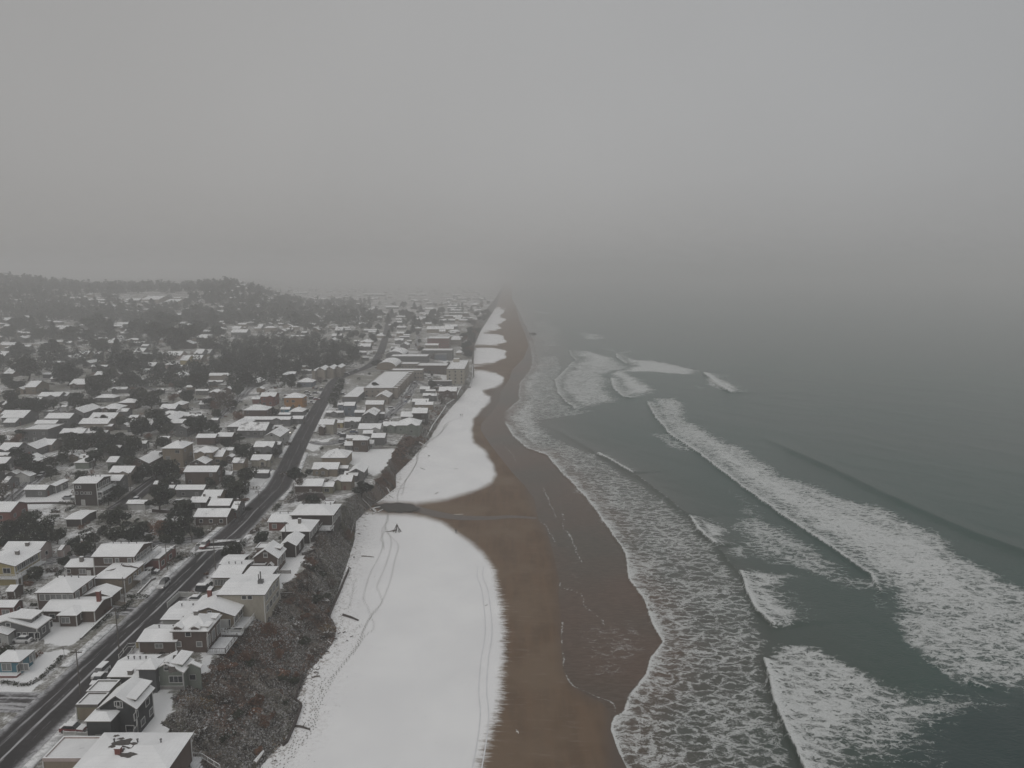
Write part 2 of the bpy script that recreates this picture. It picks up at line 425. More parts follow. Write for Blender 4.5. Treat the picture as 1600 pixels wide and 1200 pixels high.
# --- land: town terrace and bluff
Y = np.concatenate([np.linspace(20, 80, 14)[:-1], yrows(80, 12000, 760)])
s1 = -1.25 * Y                                        # west limit
u = np.linspace(0, 1, 620)
colsA = s1[:, None] * (1 - u)[None, :] + x_top(Y)[:, None] * u[None, :]
v = np.linspace(0, 1, 70)[1:]
colsB = x_top(Y)[:, None] * (1 - v)[None, :] + x_toe(Y)[:, None] * v[None, :]
X = np.concatenate([colsA, colsB], 1); YY = np.repeat(Y[:, None], X.shape[1], 1)
Z = H(X, YY)
onbluff = (X > x_top(YY) + .2) & (X < x_toe(YY) - .2)
def bluff_lump(X, YY):
    edge = np.clip(np.minimum((X - x_top(YY)), (x_toe(YY) - X)) / 2.5, 0, 1)
    return ((fbm2(X, YY, 7.0, 3) - .5) * 2.4 + (fbm2(X, YY, 2.2, 5) - .5) * 1.2) * edge * np.clip((x_toe(YY) - x_top(YY)) / 8, 0, 1)
Z = Z + np.where(onbluff, bluff_lump(X, YY), 0)
land = np.where(X <= x_top(YY), 1.0, .55 * sstep(395, 420, YY) * sstep(660, 630, YY))
PX, PY = projn(X, YY, Z)
snowy = np.zeros_like(X)
LOTS = [[(545, 703), (622, 702), (618, 720), (600, 735), (584, 743), (560, 730), (545, 722)], [(398, 742), (432, 741), (418, 772), (382, 790), (380, 765)], [(20, 772), (112, 768), (108, 786), (18, 784)],
        [(430, 868), (482, 868), (455, 905), (430, 928), (425, 900)], [(380, 785), (402, 780), (385, 808), (350, 816)], [(640, 585), (655, 580), (640, 630), (628, 628)], [(60, 960), (190, 945), (110, 1010), (70, 1005)], [(60, 1020), (110, 1015), (40, 1090), (0, 1085), (0, 1062), (35, 1058)],
        [(465, 695), (492, 690), (520, 684), (490, 705)], [(330, 775), (350, 770), (330, 790)], [(690, 570), (700, 560), (705, 600), (690, 600)], [(0, 770), (40, 765), (80, 790), (0, 800)],
        [(262, 1082), (300, 1060), (326, 1046), (334, 1014), (316, 1008), (316, 1052), (262, 1072), (240, 1084), (222, 1120), (215, 1150), (266, 1142), (270, 1086)], [(345, 1010), (352, 985), (398, 968), (408, 958), (380, 955), (348, 985)]]
for Lp in LOTS: snowy = np.maximum(snowy, patch(PX, PY, Lp, 4))
m, t, b = newmat('town_ground')
wp = geo(t)
n1 = noise(t, wp, 0.045, 4, .6); n2 = noise(t, wp, 0.5, 5, .72); n3 = noise(t, wp, 2.2, 3, .7)
lf = attr(t, 'land'); sf = attr(t, 'snowy')
base = mth(t, 'ADD', mth(t, 'MULTIPLY', n1, .45), mth(t, 'ADD', mth(t, 'MULTIPLY', n2, .4), mth(t, 'MULTIPLY', n3, .15)))
cov = mapr(t, mth(t, 'ADD', base, mth(t, 'MULTIPLY', sf, .19)), .465, .61)
grass = mixc(t, mapr(t, n1, .4, .6), (.135, .128, .10), (.115, .10, .09))
grass = mixc(t, mapr(t, n3, .35, .65), grass, (.27, .265, .245))
col = mixc(t, mth(t, 'MULTIPLY', cov, .92), grass, SNOW)
bn1 = noise(t, wp, 0.12, 4, .6); bn2 = noise(t, wp, 1.3, 5, .75, .4)
br = mixc(t, mapr(t, bn1, .42, .6), (.105, .097, .087), (.12, .095, .076))
br = mixc(t, mapr(t, bn2, .50, .66, 0, .6), br, (.33, .32, .31))
t.links.new(mixc(t, lf, br, col), b.inputs['Base Color']); bump(t, b, n2, .5, .3)
ground = grid('ground', X, YY, Z, m, attrs=dict(land=land, snowy=snowy))
tag(ground, kind='structure')
# --- beach: from the foot of the bluff to under the sea
SNOWLINE = [(560, 800), (576, 797), (600, 801), (640, 802), (665, 806), (690, 815), (715, 832), (738, 848), (755, 862), (770, 885), (780, 920), (787, 950), (790, 1000), (788, 1045), (784, 1090), (772, 1130), (762, 1165), (752, 1215), (745, 1300), (200, 1400), (200, 1000)]
SNOWN = [(570, 789), (600, 786), (650, 789), (700, 781), (738, 768), (768, 754), (777, 742), (770, 722), (758, 706), (742, 690), (737, 672), (741, 655), (752, 640), (767, 626), (768, 619), (757, 613), (775, 606), (786, 600), (786, 590), (775, 581), (742, 578),
         (742, 572), (772, 569), (789, 560), (788, 549), (772, 543), (742, 543), (742, 540), (775, 540), (790, 533), (786, 525), (772, 521), (756, 520), (775, 518), (784, 514), (779, 508), (789, 501), (782, 493), (786, 487), (788, 483), (780, 480), (740, 479), (650, 600), (560, 740)]
Y = np.concatenate([np.linspace(20, 90, 16)[:-1], yrows(90, 12000, 1250)])
un = np.concatenate([np.linspace(0, 1, 330), ])
wd = 60 + Y * 0.10
X = x_toe(Y)[:, None] + un[None, :] * (wd[:, None] + 10); X[:, -1] += 40
YY = np.repeat(Y[:, None], X.shape[1], 1)
Z = H(X, YY) ; Z[:, 0] = 2.2
PX, PY = projn(X, YY, Z)
def sdf(pts):
    d, _, _ = seg_dist(PX, PY, pts, True); return np.where(inside(PX, PY, pts), d, -d)
sn = np.maximum(sdf(SNOWLINE), sdf(SNOWN))
bl_ = sstep(128, 112, YY); sn = sn * (1 - bl_) + bl_ * (-5.5 - X + (fbm2(X, YY, 5, 73) - .5) * 6) * 5
sn = sn + (fbm2(X, YY, 60, 71, 4) - .5) * 9 * sstep(330, 520, YY) + (fbm2(X, YY, 14, 72, 4) - .5) * 7
sn = np.clip(sn, -60, 60) * (np.hypot(YY, 95) / 250)    # pixels -> roughly metres*4
m, t, b = newmat('beach_sand_and_snow')
wp = geo(t)
st = t.nodes.new('ShaderNodeMapping'); t.links.new(wp, st.inputs['Vector']); st.inputs['Scale'].default_value = (.25, 1.4, 1)
streak = noise(t, st.outputs[0], .8, 4, .65); fine = noise(t, wp, 1.6, 4, .7)
sa = attr(t, 'snow'); fr = attr(t, 'fringe')
st3 = t.nodes.new('ShaderNodeMapping'); t.links.new(wp, st3.inputs['Vector']); st3.inputs['Scale'].default_value = (.16, .9, 1); strk2 = noise(t, st3.outputs[0], 2.6, 5, .8, .5)
k = mth(t, 'ADD', sa, mth(t, 'MULTIPLY', mth(t, 'SUBTRACT', mth(t, 'ADD', mth(t, 'MULTIPLY', streak, .55), mth(t, 'MULTIPLY', strk2, .45)), .5), mth(t, 'MULTIPLY', fr, 50.0)))
k = mth(t, 'ADD', k, mth(t, 'MULTIPLY', mth(t, 'SUBTRACT', fine, .5), 7.0))
cov = mapr(t, k, -5.0, 6.5)
dist = attr(t, 'wet')
big = noise(t, wp, .05, 4, .6); st2 = t.nodes.new('ShaderNodeMapping'); t.links.new(wp, st2.inputs['Vector']); st2.inputs['Scale'].default_value = (1.2, .12, 1)
alongn = noise(t, st2.outputs[0], .35, 4, .6)
sand = mixc(t, mapr(t, alongn, .35, .65), (.142, .086, .047), (.108, .066, .036))
sand = mixc(t, mapr(t, big, .40, .65), sand, (.155, .105, .064))
sand = mixc(t, mapr(t, streak, .55, .75, 0, .35), sand, (.24, .20, .16))
sand = mixc(t, dist, sand, (.078, .053, .036))
snw = mixc(t, mapr(t, big, .3, .7), (.79, .79, .79), (.85, .85, .845))
snw = mixc(t, mapr(t, fine, .60, .78, 0, .30), snw, (.60, .57, .53))
edgeN = mapr(t, mth(t, 'ADD', sa, mth(t, 'MULTIPLY', mth(t, 'SUBTRACT', fine, .5), 14)), 0, 9, .78, 1.0)
snw = mixc(t, edgeN, sand, snw)
deb = mth(t, 'MULTIPLY', attr(t, 'toe'), mapr(t, mth(t, 'ADD', mth(t, 'MULTIPLY', fine, .6), mth(t, 'MULTIPLY', noise(t, wp, .5, 4, .7), .4)), .5, .6))
snw = mixc(t, deb, snw, (.17, .13, .10))
t.links.new(mixc(t, cov, sand, snw), b.inputs['Base Color'])
t.links.new(mapr(t, dist, 0, 1, .8, .42), b.inputs['Roughness']); b.inputs['Specular IOR Level'].default_value = .35
bump(t, b, fine, .25, .08)
fringe = np.clip(sstep(232, 200, YY) * .9 + .12, 0, 1)
wet = np.clip(patch(PX, PY, [(800, 690), (842, 815), (858, 845), (873, 905), (876, 970), (881, 1045), (900, 1080), (945, 1100), (950, 1300), (1300, 1300), (1300, 600), (770, 600), (745, 650)], 40), 0, 1)
toe = np.exp(-(X - x_toe(YY)) / 3.5)
beach = grid('beach', X, YY, Z, m, attrs=dict(snow=sn, fringe=fringe, wet=wet, toe=toe))
tag(beach, kind='structure')
# ------------------------------------------------------------------ sea: one sheet with real swells; foam lies where each wave has broken
Y = np.concatenate([np.linspace(25, 88, 20)[:-1], yrows(88, 2600, 1000)[:-1], yrows(2600, 16000, 60)])
k = 820
un = np.linspace(0, 1, k)
xr = 1.22 * Y + 20
X = x_sw(Y)[:, None] + (xr - x_sw(Y))[:, None] * un[None, :]
YY = np.repeat(Y[:, None], k, 1)
PX, PY = projn(X, YY, np.zeros_like(X))
wl = lambda pts: [G(a, b, 0.0) for a, b in pts]
F1 = [(800, 470), (812, 500), (826, 530), (832, 560), (830, 577), (811, 601), (811, 626), (789, 644), (785, 654), (800, 680), (822, 700), (854, 712), (875, 736), (912, 774), (937, 806), (960, 840), (977, 866), (984, 907), (1005, 934), (1027, 990), (1035, 1005), (1020, 1027),
      (1009, 1057), (982, 1091), (973, 1114), (960, 1119), (956, 1140), (967, 1170), (981, 1200), (997, 1260), (1010, 1400)]
jx = (fbm2(X, YY, 9, 21) - .5) * 5 + (fbm2(X, YY, 2.5, 22) - .5) * 2.2      # ragged outlines, metres
jy = (fbm2(X, YY, 9, 23) - .5) * 5 + (fbm2(X, YY, 2.5, 24) - .5) * 2.2
jX = (fbm2(X, YY * .5, 30, 41) - .5) * 24; jY = (fbm2(X, YY * .5, 30, 43) - .5) * 24
WX, WY = X + jx * .5, YY + jy * .5
d1, s1_, _ = seg_dist(WX, WY, wl(F1)); sd1 = d1 * s1_
foam = np.zeros_like(X); Z = np.zeros_like(X)
def area(pts, dens, feather, op='max'):
    """foam field; outline jittered so that it frays"""
    global foam
    q = wl(pts); fx = [p[0] for p in q]; fy = [p[1] for p in q]
    mk = (WX > min(fx) - 40) & (WX < max(fx) + 40) & (WY > min(fy) - 60) & (WY < max(fy) + 60)
    ym = sum(fy) / len(fy); fs = min(max(1.0, ym / 260), 3.2); jf = max(feather, 6) * .17; feather = feather * fs
    a = np.zeros_like(X); xx, yy = X[mk] + jx[mk] * jf + jX[mk] * (fs - 1) * .7, YY[mk] + jy[mk] * jf + jY[mk] * (fs - 1) * 2.0
    d, _, _ = seg_dist(xx, yy, q, True); ins = inside(xx, yy, q); sd_ = np.where(ins, d, -d)
    a[mk] = sstep(-feather * .25, feather * .75, sd_)
    if op == 'max': foam = np.maximum(foam, a * dens)
    else: foam = foam * (1 - a * dens)
def front(pts, amp, line, decay, height=0.5, tail=0.0, jit=1.0):
    """breaking edge: a crisp bright lip towards the beach, foam thinning out seaward"""
    global foam, Z
    q = wl(pts); fx = [p[0] for p in q]; fy = [p[1] for p in q]
    mk = (X > min(fx) - 10) & (X < max(fx) + 60) & (YY > min(fy) - 12) & (YY < max(fy) + 20)
    d, s, u_ = seg_dist(X[mk] + jx[mk] * .18 * jit, YY[mk] + jy[mk] * .18 * jit, q)
    sd_ = d * s; end = sstep(0, .06, u_) * sstep(1, .94, u_)
    f = np.where(sd_ > 0, np.maximum(np.exp(-(sd_ / line) ** 2), tail * np.exp(-sd_ / decay)), np.exp(-(sd_ / .25) ** 2)) * amp * end
    tmp = foam[mk]; foam[mk] = np.maximum(tmp, f)
    Z[mk] += 1.7 * height * end * np.where(sd_ > 0, np.exp(-sd_ / (3.5 + height * 4)), np.exp(-(sd_ / .5) ** 2))
A_OUT = [(1260, 1300), (1225, 1130), (1195, 1033), (1205, 1000), (1156, 897), (1118, 854), (1077, 810), (1010, 760), (930, 710), (880, 688), (835, 668), (850, 655), (905, 648), (942, 644), (899, 639), (880, 627), (868, 600), (880, 575), (872, 556), (845, 556)]
foam = np.maximum(foam, np.where(sd1 > 0, .47, 0) * 0)
area(F1[4:] + A_OUT, .41, 5)
area([(825, 502), (872, 498), (890, 520), (884, 562), (852, 562), (832, 540)], .38, 14)
area([(830, 577), (811, 601), (811, 626), (789, 644), (785, 654), (800, 680), (822, 700), (870, 700), (860, 670), (842, 645), (850, 600), (858, 578)], .60, 8)
area([(868, 594), (897, 564), (890, 549), (960, 560), (990, 575), (955, 592), (958, 607), (972, 621), (987, 622), (950, 631), (942, 644), (899, 639), (882, 627), (871, 612)], .62, 8)
area([(888, 547), (905, 545), (950, 556), (965, 572), (900, 570)], .72, 8)
area([(961, 552), (1000, 560), (1062, 569), (1100, 577), (1085, 583), (1030, 582), (1000, 584), (1015, 600), (1034, 610), (1029, 613), (991, 624), (972, 620), (957, 605), (954, 590), (980, 571), (970, 562)], .80, 9)
area([(1099, 585), (1120, 590), (1140, 597), (1154, 606), (1137, 614), (1118, 608), (1100, 600)], .9, 8)
area([(1080, 600), (1095, 592), (1110, 606), (1095, 609)], .5, 8)
area([(1018, 622), (1060, 620), (1078, 640), (1075, 654), (1110, 675), (1161, 699), (1200, 722), (1225, 740), (1275, 755), (1319, 774), (1375, 789), (1420, 808), (1469, 830), (1490, 845), (1506, 860), (1540, 880), (1574, 901), (1600, 915), (1660, 930),
      (1660, 1010), (1560, 1000), (1500, 1000), (1440, 985), (1390, 945), (1360, 900), (1300, 858), (1212, 800), (1175, 774), (1137, 744), (1092, 710), (1047, 680), (1025, 654)], .63, 9)
area([(1040, 640), (1065, 645), (1130, 690), (1220, 745), (1330, 795), (1450, 840), (1540, 905), (1570, 945), (1480, 965), (1400, 915), (1310, 855), (1200, 785), (1100, 708)], .78, 12)
area([(1010, 678), (1040, 668), (1085, 700), (1094, 714), (1040, 700)], .5, 8)
area([(1385, 950), (1600, 955), (1680, 1000), (1680, 1090), (1500, 1082), (1440, 1050), (1400, 1000)], .62, 9)
area([(883, 752), (937, 806), (960, 840), (977, 866), (984, 907), (1005, 934), (1035, 1005), (1085, 985), (1060, 955), (1015, 905), (1003, 850), (955, 790), (918, 752), (870, 705), (850, 705)], .58, 9)
area([(1380, 1085), (1500, 1100), (1530, 1150), (1500, 1220), (1360, 1220)], .36, 16)
area([(960, 1125), (1010, 1060), (1060, 1080), (1040, 1150), (1080, 1215), (985, 1215)], .56, 10)
area([(1440, 1060), (1560, 1090), (1600, 1100), (1500, 1140), (1430, 1110)], .45, 10)
area([(1185, 800), (1300, 862), (1370, 920), (1400, 965), (1350, 950), (1290, 905), (1200, 882), (1150, 850), (1130, 815)], .54, 14)
area([(1120, 740), (1190, 790), (1230, 840), (1160, 820)], .40, 12)
area([(1077, 810), (1150, 828), (1140, 838), (1118, 855)], .74, 5)
area([(1100, 835), (1200, 850), (1180, 880), (1130, 870)], .46, 10)
area([(1156, 897), (1170, 888), (1267, 897), (1235, 915), (1210, 925), (1240, 950), (1276, 968), (1250, 972), (1210, 982), (1180, 955), (1165, 924)], .70, 8)
area([(1260, 888), (1390, 905), (1405, 950), (1350, 925), (1280, 907)], .58, 9)
area([(1210, 1000), (1270, 1003), (1330, 1030), (1360, 1060), (1400, 1090), (1390, 1125), (1340, 1150), (1330, 1215), (1250, 1215), (1220, 1130), (1200, 1070), (1195, 1033)], .66, 7)
area([(1290, 1030), (1430, 1075), (1530, 1090), (1500, 1130), (1400, 1215), (1290, 1215), (1290, 1100)], .56, 12)
area([(1207, 927), (1267, 917), (1357, 927), (1393, 973), (1433, 1013), (1490, 1070), (1450, 1077), (1367, 1053), (1323, 1013), (1277, 973)], .9, 7, 'cut')
area([(1205, 990), (1290, 985), (1340, 1010), (1260, 1000)], .5, 6, 'cut')
for q, dn in (([(890, 514), (920, 520), (950, 526), (935, 532), (900, 528)], .62), ([(845, 523), (872, 524), (892, 545), (852, 545)], .5), ([(893, 539), (960, 545), (1012, 549), (960, 551)], .55), ([(905, 505), (925, 506), (915, 509)], .6),
              ([(880, 532), (890, 530), (886, 536)], .9), ([(905, 548), (960, 552), (930, 556)], .5), ([(815, 484), (880, 488), (850, 494)], .4), ([(830, 500), (850, 508), (840, 520), (826, 512)], .35), ([(870, 492), (890, 494), (880, 497)], .4)):
    area(q, dn, 10)
front(F1[2:9], .60, 2.2, 12, .2, .8, 3)
front(F1[8:-1], .92, .9, 7, .35, .78)
front([(897, 564), (867, 594), (871, 612), (882, 627), (899, 639), (922, 643)], .78, 2.2, 14, .4, .8, 2.5)
front([(888, 547), (892, 556), (900, 566)], .6, 2.5, 14, .4, .8, 3)
front([(954, 590), (957, 605), (972, 620), (990, 624)], .85, 4, 16, .6, .85, 2.5)
front([(961, 552), (965, 560), (978, 569)], .75, 4, 14, .5, .85, 3)
front([(1008, 624), (1025, 654), (1047, 680), (1092, 710), (1137, 744), (1175, 774), (1212, 800), (1250, 826), (1300, 858), (1360, 900), (1388, 950)], .95, 1.6, 18, .7, .70, 1.8)
front([(930, 709), (955, 722), (990, 742)], .95, 1.4, 5, .6, .5)
front([(990, 742), (1030, 772), (1077, 810)], .38, .7, 3, .4, .3)
front([(1075, 808), (1092, 832), (1120, 857)], 1, 1.2, 9, .7, .6)
front([(1120, 857), (1140, 880), (1156, 897)], .3, .6, 3, .3, .3)
front([(1154, 893), (1165, 924), (1180, 955), (1214, 985)], 1, 1.6, 10, .9, .75)
front([(1193, 1028), (1203, 1073), (1220, 1130), (1247, 1190), (1275, 1250)], 1, 2.6, 9, 1.1, .92)
front([(1435, 962), (1443, 985), (1462, 1030), (1500, 1062), (1560, 1082)], .62, 1.6, 6, .3, .8)
front([(885, 568), (920, 575)], .7, .8, 4, .2, .3)
front([(838, 565), (850, 560), (870, 572)], .7, .8, 5, .2, .4)
front([(1097, 583), (1108, 592), (1122, 603), (1140, 615)], 1, 9, 14, 1.3, .9, 1.5)
for q in ([(839, 812), (852, 818), (858, 830), (866, 850)], [(878, 800), (884, 826), (896, 850), (908, 882)], [(876, 967), (878, 1012), (881, 1046), (892, 1069), (919, 1084), (946, 1094), (958, 1114)], [(905, 925), (912, 950), (932, 964), (946, 978)], [(872, 905), (874, 918), (900, 928)],
          [(845, 760), (862, 790), (870, 812)], [(783, 690), (800, 712), (806, 722)]):
    front(q, .50, .3, 1.0, .0, .2, 3.5)
area([(850, 780), (905, 850), (945, 960), (900, 930), (870, 860)], .22, 12)
area([(885, 980), (1000, 960), (1020, 1010), (980, 1080), (900, 1060)], .20, 8)
# swells
def swell(pts, height, width):
    global Z
    d, s, u_ = seg_dist(X, YY, wl(pts)); sd_ = d * s; end = sstep(0, .25, u_)
    Z += height * end * np.where(sd_ > 0, np.exp(-(sd_ / width / 2.2) ** 2), np.exp(-(sd_ / width) ** 2))
swell([(1180, 676), (1240, 708), (1300, 735), (1375, 772), (1450, 806), (1525, 839), (1600, 866), (1720, 915)], 1.7, 2.6)
swell([(840, 660), (870, 672), (930, 707), (1000, 750), (1077, 810), (1130, 870)], .5, 2.0)
Z += (fbm2(X * .8 + YY * .5, YY * .45, 14, 31) - .5) * .55 * sstep(5, 60, sd1) * sstep(900, 350, YY) + (fbm2(X, YY * .6, 3.5, 33) - .5) * .22 * sstep(0, 30, sd1) * sstep(500, 200, YY)
Z += foam * (fbm2(X, YY, 1.6, 35) - .5) * .25
Z = Z * sstep(0, 6, X - x_sw(YY)) + 0.02
deep = sstep(-4, 75, sd1); mid = sstep(-1, 14, sd1)
teal = patch(PX, PY, [(1500, 1085), (1700, 1060), (1700, 1500), (1380, 1500), (1410, 1160)], 120)
m, t, b = newmat('sea_water_and_foam')
wp = geo(t)
fa = attr(t, 'foam')
def mp(sc):
    q = t.nodes.new('ShaderNodeMapping'); t.links.new(wp, q.inputs['Vector']); q.inputs['Scale'].default_value = sc; return q.outputs[0]
warp = t.nodes.new('ShaderNodeTexNoise'); warp.inputs['Scale'].default_value = .35; warp.inputs['Detail'].default_value = 3; t.links.new(wp, warp.inputs['Vector'])
wv = t.nodes.new('ShaderNodeVectorMath'); wv.operation = 'MULTIPLY_ADD'; wv.inputs[1].default_value = (3.2, 3.2, 0); t.links.new(warp.outputs['Color'], wv.inputs[0]); t.links.new(wp, wv.inputs[2])
sc2 = t.nodes.new('ShaderNodeMapping'); t.links.new(wv.outputs[0], sc2.inputs['Vector']); sc2.inputs['Scale'].default_value = (.5, 1.0, 1)
nA = noise(t, sc2.outputs[0], 1.5, 5, .72); nB = noise(t, sc2.outputs[0], .26, 3, .6); nC = noise(t, wp, 3.0, 3, .7)
rid = lambda v: mth(t, 'SUBTRACT', 1.0, mth(t, 'ABSOLUTE', mth(t, 'MULTIPLY', mth(t, 'SUBTRACT', v, .5), 7.0)), clamp=True)
lace = mth(t, 'ADD', mth(t, 'MULTIPLY', rid(nA), .46), mth(t, 'ADD', mth(t, 'MULTIPLY', rid(nB), .15), mth(t, 'MULTIPLY', nC, .52)))
vo = t.nodes.new('ShaderNodeTexVoronoi'); vo.feature = 'DISTANCE_TO_EDGE'; vo.inputs['Scale'].default_value = .42
t.links.new(sc2.outputs[0], vo.inputs['Vector']); net = mapr(t, vo.outputs['Distance'], .22, .0)
vo2 = t.nodes.new('ShaderNodeTexVoronoi'); vo2.feature = 'DISTANCE_TO_EDGE'; vo2.inputs['Scale'].default_value = 1.1
t.links.new(sc2.outputs[0], vo2.inputs['Vector']); net2 = mapr(t, vo2.outputs['Distance'], .25, .0)
lace = mth(t, 'ADD', mth(t, 'MULTIPLY', lace, .72), mth(t, 'ADD', mth(t, 'MULTIPLY', net, .24), mth(t, 'MULTIPLY', net2, .12)))
lace = mth(t, 'ADD', lace, mth(t, 'MULTIPLY', mth(t, 'SUBTRACT', nA, .5), .5))
sc3 = t.nodes.new('ShaderNodeMapping'); t.links.new(wv.outputs[0], sc3.inputs['Vector']); sc3.inputs['Scale'].default_value = (.13, 1.0, 1)
lace = mth(t, 'ADD', lace, mth(t, 'MULTIPLY', mth(t, 'SUBTRACT', noise(t, sc3.outputs[0], .8, 4, .7), .5), .55))
blot = noise(t, wp, .06, 4, .6)
th = mth(t, 'SUBTRACT', mth(t, 'ADD', 1.05, mth(t, 'MULTIPLY', mth(t, 'SUBTRACT', blot, .5), .42)), mth(t, 'MULTIPLY', fa, .86))
cov = mapr(t, lace, mth(t, 'SUBTRACT', th, .13), mth(t, 'ADD', th, .23))
cov = mth(t, 'MULTIPLY', cov, mapr(t, fa, .02, .25))
cov = mth(t, 'MULTIPLY', cov, mth(t, 'MULTIPLY', mapr(t, fa, .3, 1.0, .80, 1.0), mapr(t, nC, .3, .6, .72, 1.0)))
water = mixc(t, attr(t, 'mid'), (.098, .058, .037), (.068, .060, .048))
water = mixc(t, attr(t, 'deep'), water, (.011, .050, .038))
water = mixc(t, mapr(t, noise(t, wp, .012, 3, .6), .40, .62, 0, .6), water, (.026, .054, .044))
water = mixc(t, mth(t, 'SUBTRACT', .45, mth(t, 'MULTIPLY', attr(t, 'mid'), .45)), water, mixc(t, mapr(t, noise(t, mp((.35, 1.6, 1)), .9, 4, .7), .42, .62), (.074, .047, .032), (.148, .110, .084)))
water = mixc(t, attr(t, 'teal'), water, (.006, .030, .028))
water = mixc(t, mapr(t, mth(t, 'MULTIPLY', nB, fa), .10, .5, 0, .5), water, (.16, .17, .16))
t.links.new(mixc(t, cov, water, (.64, .655, .645)), b.inputs['Base Color'])
t.links.new(mth(t, 'MAXIMUM', mapr(t, cov, 0, 1, .16, .8), mapr(t, attr(t, 'mid'), 0, .8, .34, .16)), b.inputs['Roughness']); t.links.new(mapr(t, attr(t, 'mid'), 0, 1, .36, .45), b.inputs['Specular IOR Level'])
b.inputs['IOR'].default_value = 1.33
rip = noise(t, mp((.7, 1.2, 1)), 1.1, 4, .65)
bn = t.nodes.new('ShaderNodeBump'); bn.inputs['Distance'].default_value = .25
t.links.new(mth(t, 'ADD', rip, mth(t, 'MULTIPLY', cov, .6)), bn.inputs['Height']); t.links.new(mapr(t, attr(t, 'deep'), 0, 1, .2, .75), bn.inputs['Strength'])
t.links.new(bn.outputs[0], b.inputs['Normal'])
sea = grid('sea', X, YY, Z, m, attrs=dict(foam=foam, deep=deep, mid=mid, teal=teal))
tag(sea, kind='structure')
# ------------------------------------------------------------------ houses
FR = dict(R1=(0, 980, 16/3), R2=(200, 980, 16/3), R3=(0, 780, 16/3), R4=(200, 780, 16/3), R5=(0, 620, 16/3), R6=(250, 620, 16/3), R7=(450, 640, 16/3), R8=(480, 520, 16/3),
          A4=(0, 400, 4), B4=(350, 420, 4), E1=(0, 500, 8), E2=(200, 500, 8), E3=(400, 450, 8), E4=(560, 450, 8), E5=(400, 560, 8), P=(0, 0, 1))
def fpx(fr, x, y):
    o = FR[fr]; return o[0] + x / o[2], o[1] + y / o[2]
_U = 'zero one two three four five six seven eight nine ten eleven twelve thirteen fourteen fifteen sixteen seventeen eighteen nineteen'.split()
_T = 'x x twenty thirty forty fifty sixty seventy eighty ninety'.split()
def wnum(n):
    n = int(round(n))
    return _U[max(n, 0)] if n < 20 else _T[n // 10] + ('-' + _U[n % 10] if n % 10 else '')
USED = set()
def where_label(desc, px, py):
    """description plus where in the photo it stands, unique"""
    a, b_ = px / 16, py / 12
    for da, db in ((0, 0), (.5, 0), (-.5, 0), (0, .5), (0, -.5), (.6, .6), (-.6, -.6), (1, 0), (0, 1), (-1, 0), (0, -1), (1, 1), (-1, -1), (-1, 1), (1, -1), (2, 0), (-2, 0), (0, 2), (0, -2), (2, 1), (-2, 1), (2, -1), (-2, -1), (1, 2), (-1, 2), (1, -2), (-1, -2), (3, 0), (-3, 0), (0, 3), (0, -3)):
        s = '%s, %s percent across and %s down the photo' % (desc, wnum(min(max(a + da, 0), 99)), wnum(b_ + db))
        if s not in USED: USED.add(s); return s
    return s
_wc = {}
def window_mesh(w, h, pale):
    k = (round(w, 1), round(h, 1), pale)
    if k not in _wc:
        w, h = k[0] / 2, k[1] / 2
        a = MB(); a.box(-w, w, -.03, .01, -h, h); fb = MB(); f = .11
        for q in ((-w - f, w + f, h, h + f), (-w - f, w + f, -h - f, -h), (-w - f, -w, -h, h), (w, w + f, -h, h)): fb.box(q[0], q[1], -.09, .01, q[2], q[3])
        if k[0] > 1.3:
            for i in range(1, int(k[0] / .8)): xx = -w + 2 * w * i / int(k[0] / .8); fb.box(xx - .035, xx + .035, -.06, -.03, -h, h)
        both = MB()
        both.V = a.V + fb.V; both.F = a.F + [[i + len(a.V) for i in q] for q in fb.F]; both.M = [0] * len(a.M) + [1] * len(fb.M)
        gl = M['glass_pale' if pale else 'glass']
        _wc[k] = (a.mesh('window', [gl]), fb.mesh('window_frame', [M['trim']]), both.mesh('window_small', [gl, M['trim_dull']]))
    return _wc[k]
def window(root, face, u, v, w, h, wx, dy, detail=2, pale=False, y0=0):
    """face s / e; u = along the wall from its middle, v = height of the window's middle"""
    ms = window_mesh(w, h, pale)
    loc, rz = ((u, -dy, v), 0) if face == 's' else ((wx, u, v), math.pi / 2)
    if detail >= 2:
        o = link('window', ms[0], root, loc, rz); link('window_frame', ms[1], o)
    else: o = link('window', ms[2], root, loc, rz)
    return o
def door(root, face, u, v0, wx, dy, detail, col='trim', w=.95):
    k = ('door', col, w)
    if k not in _wc:
        a = MB(); a.box(-w / 2, w / 2, -.04, .01, 0, 2.05); f = MB()
        for q in ((-w/2 - .1, -w/2, 0, 2.15), (w/2, w/2 + .1, 0, 2.15), (-w/2, w/2, 2.05, 2.15)): f.box(q[0], q[1], -.08, .01, q[2], q[3])
        _wc[k] = (a.mesh('door', [M[col]]), f.mesh('door_frame', [M['trim']]))
    loc, rz = ((u, -dy, v0), 0) if face == 's' else ((wx, u, v0), math.pi / 2)
    o = link('door', _wc[k][0], root, loc, rz)
    if detail >= 2: link('door_frame', _wc[k][1], o)
